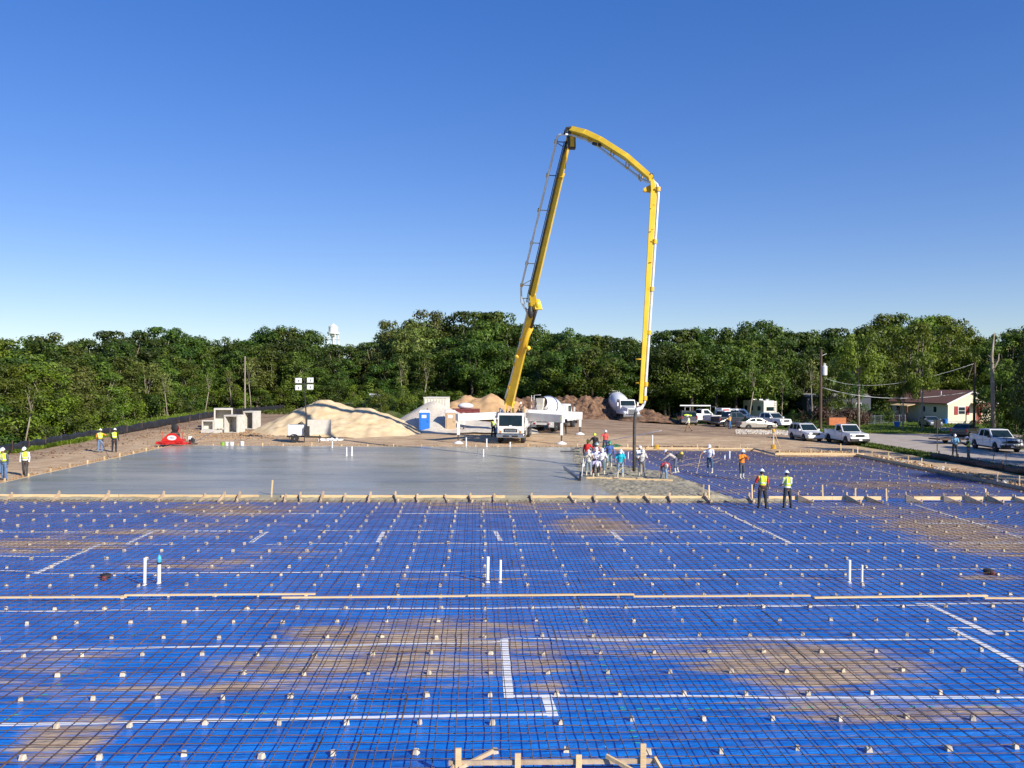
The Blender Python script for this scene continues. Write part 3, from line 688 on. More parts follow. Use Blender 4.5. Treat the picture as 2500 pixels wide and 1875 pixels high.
mb = MB(); mb.beam(a + Vector((-.28, -.4, .04)), a + Vector((-.12, .5, .3)), .12, .16); mb.build('bracket', K['dark'], t)
mb = MB(); mb.tube([a + Vector((-.1, .1, .2)), a + Vector((.05, .5, 1.2))], .02, 6); mb.box((a.x - .04, a.y + .3, a.z + .75), (a.x + .08, a.y + .4, a.z + .9)); mb.build('engine_post', K['lwhite'], t)
# extension cords and hose lengths on the rebar right of the crew
mb = MB(); pts = []
for i in range(40): 
    q = G(1690 + 70 * math.sin(i * .5) + i * 1.2, 1128 + 10 * math.cos(i * .83), .13); pts.append(q)
mb.tube(pts[:26], .009, 4); o = mb.build('vibrator_hose', K['pineold'], smooth=True); tag(o, 'loose tangle of pale cable lying on the far rebar by the bent man', 'cable')
t = thing('vibrator_motor', 'small dark vibrator engine resting on the far rebar', 'vibrator motor', G(1658, 1122, .12))
mb = MB(); mb.box((-.25, -.2, .05), (.25, .2, .45)); mb.build('housing', K['dark'], t, bevel=.05); mb = MB(); mb.lathe([(.12, 0), (.16, .05), (.1, .2)], 12, Matrix.Translation((.15, -.1, .4))); mb.build('fuel_tank', K['yellow2'], t)
for px, py, lab, cc in ((1602, 1098, 'yellow coiled cord on the far rebar beside the hose', 'yellow2'), (1888, 1098, 'bright yellow coil under the survey tripod', 'yellow2')):
    t = thing('cord_coil', lab, 'cord coil', G(px, py, .2)); mb = MB()
    mb.tube([(.2 * math.cos(a) * (1 + .15 * math.sin(a * .37)), .2 * math.sin(a) * (1 + .1 * math.cos(a * .71)), .05 + .012 * a) for a in [i * .5 for i in range(64)]], .03, 5); mb.build('coil', K[cc], t, smooth=True)
# survey tripod
p = G(1888, 1094, .2); t = thing('survey_tripod', 'pale survey tripod with an orange level behind the jog', 'tripod', p); 
for a in (.3, 2.4, 4.5):
    mb = MB(); mb.tube([(.75 * math.cos(a), .75 * math.sin(a), 0), (.09 * math.cos(a), .09 * math.sin(a), 1.35)], [.018, .03], 6); mb.build('leg', K['pine'], t)
mb = MB(); mb.lathe([(.1, 1.34), (.12, 1.4), (.05, 1.42)], 12); mb.build('head_plate', K['steel'], t)
mb = MB(); mb.lathe([(.09, 1.42), (.12, 1.5), (.12, 1.62), (.06, 1.68)], 12); mb.build('level', K['yellow2'], t)
mb = MB(); mb.lathe([(.035, .35), (.035, 1.33)], 8); mb.build('centre_rod', K['pvc'], t)
# green hose in a heap behind the blue shirted man
mb = MB(); mb.tube([G(1492 + 26 * math.sin(i * .41) * (1 - i / 90), 1090 + 3 * math.cos(i * .6), .22) + Vector((0, 0, .1 * (i % 3 == 0))) for i in range(60)], .03, 5)
o = mb.build('garden_hose', mat('green_hose', (.02, .2, .08), .5), smooth=True); tag(o, 'green hose heaped behind the far board', 'hose')

# ================================================================ PILES, CLODS
def pile(name, cones, mt, lab, amp=.12, fr=1.0, st=.3, sharp=1.0):
    x0 = min(c[0] - c[3] for c in cones); x1 = max(c[0] + c[3] for c in cones); y0 = min(c[1] - c[3] for c in cones); y1 = max(c[1] + c[3] for c in cones)
    X = vals([(x0, x1, st)]); Y = vals([(y0, y1, st)]); vs = []; keep = []
    for y in Y:
        for x in X:
            wx = x + .5 * noise.noise(Vector((x * .4, y * .4, 11))); wy = y + .5 * noise.noise(Vector((x * .4, y * .4, 17)))
            hs = []
            for cx, cy, ch, cr in cones:
                d = math.hypot(wx - cx, wy - cy); hs.append(ch * (1 - math.sqrt((d / cr) ** 2 + .02) ) + ch * .1)
            mx = max(hs); h_ = mx + .25 * math.log(sum(math.exp((q - mx) / .25) for q in hs))
            nn = noise.fractal(Vector((x * fr, y * fr, 4)), 1.0, 2.0, 5) * amp
            z = H(x, y) + min(h_, 99) + nn * min(1, max(0, h_ + .2)); keep.append(h_ > -.25)
            vs.append((x, y, z if h_ > -.15 else H(x, y) - .15))
    k = len(X); f = []
    for j in range(len(Y) - 1):
        for i in range(k - 1):
            q = (j*k+i, j*k+i+1, (j+1)*k+i+1, (j+1)*k+i)
            if any(keep[a] for a in q): f.append(q)
    mb = MB(); mb._a(vs, f); o = mb.build(name, mt, smooth=True); tag(o, lab, name.replace('_', ' ')); return o
K['sand'] = mat('yellow_sand', (.58, .43, .24), .95, col2=(.74, .58, .36), vs=1.0, bump=.5, bs=5, detail=9, spec=.1)
K['grav'] = mat('pale_gravel', (.5, .44, .35), .95, col2=(.66, .6, .5), vs=5, bump=.8, bs=10, detail=9, spec=.1)
K['orsand'] = mat('orange_sand', (.45, .28, .14), .95, col2=(.58, .38, .2), vs=1.2, bump=.6, bs=5, detail=9, spec=.1)
K['soil'] = mat('dark_soil', (.06, .034, .022), .95, col2=(.3, .18, .11), vs=2.2, bump=1, bs=4, detail=9, spec=.1)
K['clod'] = mat('brown_clods', (.22, .13, .07), .95, col2=(.5, .34, .19), vs=3, bump=.8, bs=9, spec=.1)
pile('sand_pile', [(-16.2, 92, 3.3, 6.6), (-12.2, 91, 2.5, 6.2), (-18.7, 90, 1.8, 4.2), (-9.6, 89, 1.2, 3.8), (-14, 87, 1.2, 4.2)], K['sand'], 'big pale yellow sand pile behind the light tower', amp=.17, fr=1.2, st=.22)
pile('gravel_pile', [(-4.6, 94, 3.1, 5.0), (-.5, 93, .9, 5.5), (2.5, 92, .6, 4.0)], K['grav'], 'whitish gravel pile behind the two toilets', amp=.1)
pile('sand_pile', [(-1.2, 110, 3.05, 4.8), (1.6, 109, 3.25, 4.6), (-3.5, 110, 1.8, 4.0), (4.5, 110, 2.4, 4)], K['orsand'], 'orange sand pile behind the red dumpster', amp=.3)
pile('soil_pile', [(x, 120 + rnd.uniform(-1.5, 1), 2.7 + rnd.uniform(-.2, .35), 4.6) for x in (5, 7.5, 10, 12.5, 15, 17)] + [(20.2, 121, 3.1, 5.5), (23, 120, 1.5, 4.5), (25, 120, .9, 3), (13, 115, 1.0, 3.5), (9, 116, .9, 3)], K['soil'], 'long dark brown heap of dug soil behind the mixers', amp=.6, fr=1.3, st=.22)
pile('soil_pile', [(23.2, 114, 1.3, 3.8), (25.0, 113.5, .8, 2.8), (21.8, 113.5, .9, 3)], K['soil'], 'low dark soil heap right of the front facing mixer', amp=.35)
K['weed'] = mat('weedy_soil', (.05, .09, .018), .95, col2=(.12, .13, .05), vs=.5, bump=.8, bs=4, detail=8, spec=.1)
pile('weedy_mound', [(-12.5, 110, 2.6, 8), (-9, 108, 2.0, 7), (-16, 112, 2.0, 7), (-7, 104, .8, 4)], K['weed'], 'weedy brown and green mound behind the sand pile', amp=.4)
def clods(name, lab, pts, mt, smin, smax, squash=.7):
    mb = MB()
    for x, y in pts:
        s = rnd.uniform(smin, smax); z = H(x, y); o = len(mb.v)
        T = Euler((rnd.random() * 6, rnd.random() * 6, rnd.random() * 6)).to_matrix()
        bmv = [(1,0,0),(-1,0,0),(0,1,0),(0,-1,0),(0,0,1),(0,0,-1)]
        vs = []
        for v in bmv:
            v = T @ (Vector(v) * s * rnd.uniform(.6, 1.3)); vs.append((x + v.x, y + v.y, z + v.z * squash + s * .25))
        mb._a(vs, [(0,2,4),(2,1,4),(1,3,4),(3,0,4),(2,0,5),(1,2,5),(3,1,5),(0,3,5)])
    o = mb.build(name, mt); tag(o, lab, 'rubble', kind='stuff'); return o
clods('soil_clods', 'dark soil clods littering the long brown heap', [], K['soil'], .1, .3) if 0 else None
clods('dirt_clods', 'strip of tan dirt clods behind the far slab boards', [(rnd.uniform(-26, 24), YB + .35 + abs(rnd.gauss(0, .8))) for _ in range(1500)], K['clod'], .03, .13)
clods('dirt_clods', 'dark brown clods heaped behind the boards by the thick white pipe', [(rnd.gauss(17.6, 1.6), YB + .9 + abs(rnd.gauss(0, .5))) for _ in range(350)], K['soil'], .07, .2)
clods('dirt_clods', 'reddish brown clods heaped behind the boards right of the tripod', [(rnd.uniform(25, 31), YJ + 1.6 + abs(rnd.gauss(0, .6))) for _ in range(600)], K['clod'], .07, .22)
clods('dirt_clods', 'tan clods and pale lumps along the outside of the right edge board', [(XR + .4 + abs(rnd.gauss(0, .7)), rnd.uniform(36, 67)) for _ in range(1100)], K['clod'], .04, .17)
clods('limestone_chunks', 'pale stone lumps along the outside of the right edge board', [(XR + 1.0 + rnd.gauss(0, .25), rnd.uniform(40, 67)) for _ in range(90)], K['grav'], .09, .24)
clods('dirt_clods', 'tan clods along the left slab edge', [(XL - .3 - abs(rnd.gauss(0, .6)), rnd.uniform(43, 76)) for _ in range(800)], K['clod'], .03, .12)
clods('dirt_clods', 'dark clods and roots below the silt fence on the left bank', [(rnd.gauss(-32.5, 1.5), rnd.uniform(62, 125)) for _ in range(900)], K['soil'], .03, .11)
clods('sand_lumps', 'lumpy tan sand around the precast culverts', [(rnd.gauss(-24, 3.5), rnd.gauss(86, 3)) for _ in range(1100)], K['clod'], .03, .13)
clods('limestone_chunks', 'pale crushed stone scattered before the silver sedan', [tuple(G(rnd.uniform(1795, 1925), rnd.uniform(1050, 1061), .1)[:2]) for _ in range(900)], K['grav'], .05, .14)
clods('soil_clods', 'dark lumps on the long brown soil heap', [], K['soil'], .1, .3) if 0 else None
clods('white_rubble', 'white rubble pieces at the foot of the sand pile', [(rnd.uniform(-14.6, -12.6), rnd.uniform(79.5, 81)) for _ in range(110)], K['lwhite'], .08, .22)
# ================================================================ PRECAST, TOILETS, CONTAINERS
def hollow(name, lab, px, py, wd, dp, ht, rz, th=.16, roofopen=False, arch=False):
    t = thing(name, lab, 'precast box', GT(px, py), rz, 'precast concrete pieces beside the sand pile')
    mb = MB(); mb.box((-wd/2, 0, 0), (-wd/2 + th, dp, ht)); mb.build('side_wall', K['concrete'], t, bevel=.02)
    mb = MB(); mb.box((wd/2 - th, 0, 0), (wd/2, dp, ht)); mb.build('side_wall', K['concrete'], t, bevel=.02)
    mb = MB(); mb.box((-wd/2 + th, dp - th, 0), (wd/2 - th, dp - .003, ht)); mb.build('back_wall', K['concrete'], t)
    mb = MB(); mb.box((-wd/2 - .01, -.01, ht + .001), (wd/2 + .01, dp + .01, ht + th)); mb.build('roof_slab', K['concrete'], t, bevel=.02)
    mb = MB(); mb.box((-wd/2 + th, .003, 0), (wd/2 - th, dp - th, .08)); mb.build('floor_slab', K['concrete'], t)
    if arch:
        mb = MB(); k = 14; pts = [(dp/2 + .45 * math.cos(math.pi * i / k), .75 + .55 * math.sin(math.pi * i / k)) for i in range(k + 1)]
        mb.tube([(wd/2 + .01, a, b_) for a, b_ in [(dp/2 + .45, .1)] + pts + [(dp/2 - .45, .1)]], .025, 5); mb.build('arch_recess', K['concrete'], t)
    return t
hollow('culvert_box', 'precast concrete box with an open front nearest the sand pile', 563, 1057, 1.55, 1.5, 1.65, R(-14), arch=True)
hollow('culvert_box', 'tallest precast concrete box standing behind the open one', 545, 1048, 1.9, 1.8, 2.05, R(16))
hollow('culvert_box', 'precast concrete box right behind, touching the sand pile', 606, 1048, 1.2, 1.6, 1.75, R(-14), arch=True)
hollow('culvert_box', 'small precast concrete box at the left of the group', 507, 1050, 1.2, .9, .9, R(10), th=.12)
t = thing('concrete_slab_piece', 'low concrete slab lying before the precast boxes', 'precast slab', GT(517, 1057), R(-4)); mb = MB(); mb.box((-1, -.3, 0), (1, .3, .32)); mb.build('slab', K['concrete'], t, bevel=.02)
t = thing('headwall_panel', 'upright pale concrete panel with a round pipe hole behind the light tower', 'concrete panel', D(779, 1070, 83.5), R(3)); t.location.z = H(t.location.x, 83.5) - .03
mb = MB(); mb.box((-1.12, 0, 0), (1.12, .2, 1.72)); mb.build('panel', K['concrete'], t, bevel=.02)
mb = MB(); mb.lathe([(.22, -.004), (.22, -.25), (.17, -.25), (.17, -.004)], 18, Matrix.Translation((-.2, 0, .62)) @ Matrix.Rotation(R(90), 4, 'X')); mb.build('pipe_stub', K['dark'], t)

def toilet(px, py, bm_, rm, lab, rz):
    t = thing('portable_toilet', lab, 'portable toilet', GT(px, py), rz, 'portable toilets')
    mb = MB(); mb.box((-.56, 0, .12), (.56, 1.15, 2.08)); mb.build('cabin', bm_, t, bevel=.03)
    mb = MB(); mb.box((-.6, -.04, 0), (.6, 1.2, .12)); mb.build('base', K['dark'] if bm_ != K['blue'] else mat('dark_blue_plastic', (.01, .07, .3), .5), t)
    mb = MB(); mb.box((-.44, -.035, .18), (.44, -.003, 1.98)); dr = mb.build('door', bm_, t, bevel=.012)
    mb = MB()
    for z in (.7, 1.2): mb.box((-.38, -.045, z), (.38, -.036, z + .03))
    mb.build('door_rib', bm_, dr)
    mb = MB(); mb.box((.33, -.07, 1.05), (.38, -.036, 1.2)); mb.build('latch', K['dark'], dr)
    mb = MB(); mb.hexa([(-.64,-.08,2.08),(.64,-.08,2.08),(.64,1.22,2.08),(-.64,1.22,2.08),(-.45,.15,2.34),(.45,.15,2.34),(.45,1.0,2.34),(-.45,1.0,2.34)]); mb.build('roof', rm, t, bevel=.04)
    mb = MB(); mb.box((-.28, -.05, 1.52), (.2, -.047, 1.84)); mb.build('notice_panel', K['lwhite'], t)
    mb = MB(); mb.lathe([(.05, 2.3), (.05, 2.5)], 8, Matrix.Translation((.3, .9, 0))); mb.build('vent_pipe', K['dark'], t)
toilet(1036, 1056, K['blue'], K['lwhite'], 'blue portable toilet with a white roof', R(4)); toilet(1100, 1056, K['tan'], K['lwhite'], 'tan portable toilet with a white roof', R(3))
def boxcont(name, lab, cat, X, Y, wd, dp, ht, rz, mt, rib=.35, roof=False):
    t = thing(name, lab, cat, (X, Y, H(X, Y)), rz)
    mb = MB(); mb.box((-wd/2, 0, .1), (wd/2, dp, ht)); mb.build('body', mt, t, bevel=.03)
    mb = MB(); x = -wd/2 + rib / 2
    while x < wd/2: mb.box((x - .04, -.05, .15), (x + .04, -.002, ht - .1)); x += rib
    y = rib / 2
    while y < dp:
        mb.box((wd/2 + .002, y - .04, .15), (wd/2 + .05, y + .04, ht - .1)); mb.box((-wd/2 - .05, y - .04, .15), (-wd/2 - .002, y + .04, ht - .1)); y += rib
    mb.build('ribs', mt, t)
    mb = MB(); mb.box((-wd/2 - .05, -.06, ht + .001), (wd/2 + .05, dp + .05, ht + .1)); mb.build('top_rail', mt, t)
    return t
p = D(1062, 970, 103); boxcont('storage_container', 'cream ribbed storage container behind the gravel pile', 'container', p.x, 103, 2.7, 4, p.z - H(p.x, 103) - .1, R(-4), K['cream'])
p = D(1130, 1001, 100)
t = boxcont('dumpster', 'dark red open dumpster behind the gravel pile', 'dumpster', p.x, 100, 3.9, 2.2, p.z - H(p.x, 100), 0, K['maroon'], .7)
mb = MB(); mb.ell((.3, 1.1, 2.05), (.95, .7, .38)); o = mb.build('rubbish_heap', K['lwhite'], smooth=True, loc=t.location); tag(o, 'white rubbish piled in the red dumpster', 'rubbish')
# far water tower
t = thing('water_tower', 'white water tower far off above the trees', 'water tower', D(813, 925, 520)); t.location.z = -1
zt = D(813, 790, 520).z + 1; s = zt / 37.0
mb = MB(); mb.lathe([(.2, zt), (3.1, zt - 2.0), (2.9, zt - 2.05), (2.8, zt - 5.2), (1.9, zt - 7.6), (.5, zt - 8.6)], 20); mb.build('tank', K['white'], t)
mb = MB(); mb.lathe([(3.7, zt - 6.2), (3.7, zt - 5.2), (3.5, zt - 5.2), (2.8, zt - 6.0)], 20); mb.build('balcony', K['lwhite'], t)
for a in range(4):
    an = a * math.pi / 2 + .5; mb = MB(); mb.tube([(5.6 * s * math.cos(an), 5.6 * s * math.sin(an), 0), (2.9 * math.cos(an), 2.9 * math.sin(an), zt - 5.5)], .28, 6); mb.build('leg', K['white'], t)
mb = MB(); mb.lathe([(.7, 0), (.7, zt - 8)], 10); mb.build('riser_pipe', K['white'], t)
mb = MB()
for z in (.45, .65, .76):
    rr = (5.6 - 2.1 * z * 1.1) * s
    for a in range(4):
        a1 = a * math.pi / 2 + .5; a2 = a1 + math.pi / 2; mb.tube([(rr * math.cos(a1), rr * math.sin(a1), z * zt), (rr * math.cos(a2), rr * math.sin(a2), z * zt)], .15, 5)
mb.build('tie_rods', K['white'], t)

# ================================================================ WHEELS, CARS
def wheel(par, x, y, r, wd, dual=False, rim='steel'):
    s = 1 if x > 0 else -1; T = Matrix.Translation((x, y, r)) @ Matrix.Rotation(R(90), 4, 'Y')
    mb = MB(); h = wd / 2
    mb.lathe([(r * .6, -h), (r * .93, -h), (r, -h * .6), (r, h * .6), (r * .93, h), (r * .6, h)], 22, T); ty = mb.build('wheel', K['black'], par, smooth=False)
    mb = MB(); a = h * 1.02 * s
    mb.lathe([(r * .6, a * .8), (r * .58, a), (r * .46, a * .55), (r * .18, a * .75), (r * .16, a * 1.15), (r * .02, a * 1.15)], 16, T, cap=False)
    mb.build('rim', K[rim], ty)
    return ty
def arc(cy, r, z0=.32, n=8):   # wheel arch notch going forward (+y) along the bottom
    return [(cy - r * math.cos(math.pi * i / n), z0 + r * math.sin(math.pi * i / n) * 1.0) for i in range(n + 1)]
def car(name, lab, cat, spec, paint, lower=None):
    t = thing(name, lab, cat); S = spec; W = S['W'] / 2; r = S['r']; g = S.get('g', .32)
    yr, yf = S['axles']; ra = r * 1.22
    bot = [(S['top'][0][0], g)] + arc(yr, ra, g) + arc(yf, ra, g) + [(S['top'][-1][0], g)]
    poly = bot + list(reversed(S['top']))
    zb = S['belt']
    wf = lambda y, z: 1 - .05 * max(0, (g + .35 - z)) - .04 * max(0, (z - .75)) - (.05 if y > S['top'][-1][0] - .25 else 0) - (.04 if y < S['top'][0][0] + .2 else 0)
    mb = MB(); mb.prism(poly, -W, W, wf=wf); mb.build('body', paint, t, bevel=.05, seg=3)
    if lower:
        mb = MB(); mb.box((-W - .015, yr + ra + .02, g + .02), (W + .015, yf - ra - .02, g + .22)); mb.build('side_cladding', lower, t, bevel=.02)
    mb = MB(); mb.box((-W * .86, S['top'][0][0] + .15, g - .12), (W * .86, S['top'][-1][0] - .2, g + .45)); mb.build('underbody', K['black'], t)
    C = S['cabin']; zt = max(z for y, z in C)
    cf = lambda y, z: 1 - .16 * max(0, (z - zb)) / max(.01, zt - zb)
    Wc = W * .96
    mb = MB(); mb.prism(C, -Wc, Wc, wf=cf); mb.build('cabin', paint, t, bevel=.035, seg=2)
    # windows
    def wside(pts, s): 
        return [(s * (Wc * cf(y, z) + .008), y, z) for y, z in pts]
    for s in (-1, 1):
        for pts in S['win']:
            mb = MB(); a = wside(pts, s); b2 = [(x - s * .03, y, z) for x, y, z in a]; k = len(a)
            mb._a(a + b2, [tuple(range(k)), tuple(range(2*k-1, k-1, -1))] + [(i, (i+1) % k, k+(i+1) % k, k+i) for i in range(k)]); mb.build('side_window', K['glass'], t)
    def shield(nm, a, b_, sg):
        (y0, z0), (y1, z1) = a, b_
        e = Vector((0, y1 - y0, z1 - z0)); nrm = Vector((0, -e.z, e.y)).normalized() * sg * .012
        q = []
        for u in (.1, .9):
            y, z = y0 + (y1 - y0) * u, z0 + (z1 - z0) * u; ww = Wc * cf(y, z) * .9
            q += [Vector((-ww, y, z)) + nrm, Vector((ww, y, z)) + nrm]
        q2 = [v - nrm * 2 for v in q]; mb = MB(); mb._a(q + q2, [(0,1,3,2),(6,7,5,4),(0,4,5,1),(2,3,7,6),(0,2,6,4),(1,5,7,3)]); mb.build(nm, K['glass'], t)
    shield('windshield', S['ws'][0], S['ws'][1], 1); shield('rear_window', S['rw'][0], S['rw'][1], -1)
    fy, ry = S['top'][-1][0], S['top'][0][0]; hz = S['hl']
    for s in (-1, 1):
        mb = MB(); mb.box((s * W * .62 - .17, fy - .12, hz - .09), (s * W * .62 + .2, fy + .015, hz + .1)); mb.build('headlight', K['lamp'], t, bevel=.03)
        mb = MB(); mb.box((s * W * .9 - .08, ry - .015, S['tl'] - .15), (s * W * .9 + .08, ry + .1, S['tl'] + .15)); mb.build('taillight', K['taillight'], t, bevel=.02)
        mb = MB(); my = S['ws'][0][0] - .35; mb.box((s * (Wc + .02), my - .06, zb - .02), (s * (Wc + .24), my + .08, zb + .16)); mb.build('mirror', S.get('mir', paint), t, bevel=.03)
        wheel(t, s * (W - .12), yr, r, .24); wheel(t, s * (W - .12), yf, r, .24)
        mb = MB()
        for y in S['doors']: mb.box((s * (W + .001) - .004, y - .012, g + .25), (s * (W + .001) + .004, y + .012, zb - .05))
        mb.build('door_seam', K['dark'], t)
    mb = MB(); mb.box((-W * .42, fy - .05, hz - .12), (W * .42, fy + .02, hz + .1)); mb.build('grille', S.get('grm', K['dark']), t, bevel=.02)
    if S.get('grm2'):
        mb = MB(); mb.box((-W * .38, fy + .02, hz - .02), (W * .38, fy + .035, hz + .03)); mb.box((-.02, fy + .02, hz - .1), (.02, fy + .035, hz + .09)); mb.build('grille_bar', S['grm2'], t)
    bmz = g + .12; bmt = S.get('bump', paint)
    mb = MB(); mb.box((-W * .95, fy - .25, bmz - .1), (W * .95, fy + .1, bmz + .16)); mb.build('front_bumper', bmt, t, bevel=.05)
    mb = MB(); mb.box((-W * .93, ry - .1, bmz - .08), (W * .93, ry + .2, bmz + .16)); mb.build('rear_bumper', S.get('rbump', bmt), t, bevel=.04)
    mb = MB(); mb.box((-.16, fy + .102, bmz - .04), (.16, fy + .115, bmz + .1)); mb.build('licence_plate', K['lwhite'], t)
    if S.get('bed'):
        y0, y1, zz = S['bed']; mb = MB(); mb.box((-W * .84, y0, zz - .02), (W * .84, y1, zz + .012)); mb.build('bed_shade_plate', K['black'], t)  # flat black plate stands in for the shade inside the hollow bed
        mb = MB()
        for s in (-1, 1): mb.box((s * W * .9 - .05, y0, zz + .0), (s * W * .9 + .05, y1, zz + .04))
        mb.build('bed_rail', paint, t)
    if S.get('rack'):
        mb = MB()
        for s in (-1, 1): mb.tube([(s * W * .7, S['rack'][0], zt + .06), (s * W * .7, S['rack'][1], zt + .06)], .02, 6)
        mb.build('roof_rack', K['steel'], t)
    return t
SEDAN = dict(W=1.78, r=.32, g=.24, axles=(-1.4, 1.4), top=[(-2.35, .55), (-2.33, .92), (-1.7, 1.0), (1.0, .95), (2.1, .72), (2.35, .5)], belt=.96, cabin=[(-1.85, .93), (-1.05, 1.38), (-.1, 1.43), (.35, 1.4), (1.25, .9)],
    win=[[(-1.35, 1.0), (-.98, 1.3), (-.42, 1.35), (-.42, 1.0)], [(-.36, 1.0), (-.36, 1.35), (.22, 1.32), (.75, 1.0)]], ws=((1.25, .9), (.35, 1.4)), rw=((-1.85, .93), (-1.05, 1.38)), hl=.62, tl=.78, doors=(-.4, .75))
SUV = dict(W=1.84, r=.36, g=.34, axles=(-1.35, 1.3), top=[(-2.2, .6), (-2.2, 1.05), (-1.7, 1.08), (1.0, 1.05), (2.1, .9), (2.28, .6)], belt=1.06, cabin=[(-2.15, 1.02), (-1.85, 1.66), (-1.2, 1.73), (.1, 1.72), (1.05, 1.02)],
    win=[[(-1.95, 1.12), (-1.72, 1.55), (-1.2, 1.6), (-1.15, 1.12)], [(-1.05, 1.12), (-1.05, 1.62), (-.35, 1.62), (-.3, 1.12)], [(-.2, 1.12), (-.24, 1.62), (.1, 1.6), (.68, 1.12)]], ws=((1.05, 1.02), (.1, 1.72)), rw=((-2.15, 1.02), (-1.85, 1.66)), hl=.84, tl=1.0, doors=(-.32, .7), rack=(-1.6, 0))
PK = dict(W=1.98, r=.4, g=.42, axles=(-1.85, 1.65), top=[(-2.9, .7), (-2.9, 1.3), (-.8, 1.3), (.0, 1.27), (1.2, 1.25), (2.45, 1.15), (2.65, .7)], belt=1.25, cabin=[(-.72, 1.22), (-.62, 1.88), (-.1, 1.95), (.4, 1.93), (1.15, 1.2)],
    win=[[(-.3, 1.3), (-.34, 1.8), (.32, 1.82), (.8, 1.3)]], ws=((1.15, 1.2), (.4, 1.93)), rw=((-.72, 1.22), (-.62, 1.88)), hl=.98, tl=1.05, doors=(-.42, .95), bed=(-2.8, -.85, 1.3), bump=K['dark'], rbump=K['dark'], mir=K['dark'], grm=K['dark'])
CREW = dict(PK, W=2.02, top=[(-3.0, .7), (-3.0, 1.32), (-1.5, 1.32), (.0, 1.28), (1.3, 1.26), (2.55, 1.18), (2.78, .7)], cabin=[(-1.42, 1.24), (-1.25, 1.88), (-.5, 1.96), (.45, 1.94), (1.3, 1.2)], axles=(-1.95, 1.75),
    win=[[(-1.1, 1.3), (-1.0, 1.82), (-.42, 1.84), (-.38, 1.3)], [(-.26, 1.3), (-.3, 1.84), (.38, 1.83), (.92, 1.3)]], ws=((1.3, 1.2), (.45, 1.94)), rw=((-1.42, 1.24), (-1.25, 1.88)), bed=(-2.9, -1.6, 1.32), doors=(-.32, 1.0), rbump=K['chrome'], bump=K['dark'])
VAN = dict(W=2.0, r=.37, g=.36, axles=(-1.8, 1.8), top=[(-2.7, .6), (-2.7, 1.2), (1.4, 1.2), (2.35, 1.05), (2.6, .6)], belt=1.2, cabin=[(-2.68, 1.15), (-2.6, 2.0), (-2, 2.1), (.9, 2.08), (1.75, 1.15)],
    win=[[(-2.4, 1.35), (-2.4, 1.85), (-1.4, 1.87), (-1.4, 1.35)], [(-1.2, 1.35), (-1.2, 1.87), (-.1, 1.87), (-.1, 1.35)], [(.1, 1.35), (.1, 1.87), (.8, 1.85), (1.2, 1.35)]], ws=((1.75, 1.15), (.9, 2.08)), rw=((-2.68, 1.15), (-2.6, 2.0)), hl=.85, tl=1.2, doors=(0, 1.2), bump=K['dark'])
def park(t, rear, front, side, axles, W):
    """stand the car with its near wheels on the two picture points; side=+1 if the near side is its right side"""
    a, b_ = GT(*rear), GT(*front); d = (b_ - a); d.z = 0; d.normalize(); mid = (a + b_) / 2
    rightv = Vector((d.y, -d.x, 0)); c = mid - rightv * side * (W / 2 - .12) - d * (sum(axles) / 2)
    t.location = (c.x, c.y, H(c.x, c.y)); t.rotation_euler = (0, 0, math.atan2(-d.x, d.y))
K['silver'] = mat('silver_champagne_paint', (.52, .49, .43), .3, metal=.5, var=.05, coat=.6); K['greycar'] = mat('grey_blue_paint', (.22, .24, .26), .35, metal=.4, var=.06, coat=.5)
K['cwhite'] = mat('white_car_paint', (.76, .76, .75), .25, var=.04, vs=1, coat=.6); K['clad'] = mat('grey_cladding', (.25, .24, .22), .6); K['darkcar'] = mat('dark_car_paint', (.025, .03, .04), .25, var=.1, coat=.6)
c = car('parked_suv', 'white sport utility car with grey cladding and a roof rack, nearest the tripod', 'car', SUV, K['cwhite'], K['clad']); park(c, (1928, 1071), (1970, 1077.5), 1, SUV['axles'], SUV['W'])
c = car('pickup_truck', 'white single cab pickup with black grille, right of the white suv', 'pickup', PK, K['cwhite']); park(c, (2026, 1080), (2064, 1086.5), 1, PK['axles'], PK['W'])
c = car('parked_sedan', 'silver sedan parked beside the white pickup near the gravel', 'car', SEDAN, K['silver']); park(c, (1824, 1047), (1881, 1049), 1, SEDAN['axles'], SEDAN['W'])
WP = dict(PK, bump=K['chrome'], mir=K['white'], grm=K['steel'])
c = car('pickup_truck', 'white extended cab pickup parked just behind the silver sedan', 'pickup', dict(CREW, bump=K['cwhite'], mir=K['cwhite']), K['cwhite']); park(c, (1842, 1041), (1898, 1045.5), 1, CREW['axles'], CREW['W'])
c = car('pickup_truck', 'white crew cab pickup with dark brush guard standing on the road', 'pickup', CREW, K['cwhite']); park(c, (2379, 1095), (2433, 1104), 1, CREW['axles'], CREW['W'])
mb = MB()
for x in (-.6, -.2, .2, .6): mb.tube([(x, 2.9, .5), (x, 2.95, 1.25)], .03, 6)
for z in (.6, .95, 1.25): mb.tube([(-.9, 2.9, z), (.9, 2.9, z)], .035, 6)
mb.build('brush_guard', K['dark'], c)
c = car('parked_sedan', 'grey sedan parked before the house behind the leaning trunk', 'car', SEDAN, K['greycar']); park(c, (2243, 1039), (2270, 1043), 1, SEDAN['axles'], SEDAN['W'])
c = car('parked_sedan', 'dark car parked beyond the crew cab pickup on the road', 'car', SEDAN, K['darkcar']); park(c, (2358, 1068), (2392, 1064), 1, SEDAN['axles'], SEDAN['W'])
def place(t, px, Y, rz, py=None):
    if py: q = GT(px, py)
    else: q = D(px, 1000, Y); q.z = H(q.x, Y)
    t.location = q; t.rotation_euler = (0, 0, R(rz))
c = car('passenger_van', 'white passenger van with a dark window band behind the silver sedan', 'van', VAN, K['cwhite']); place(c, 1798, 121, -84)
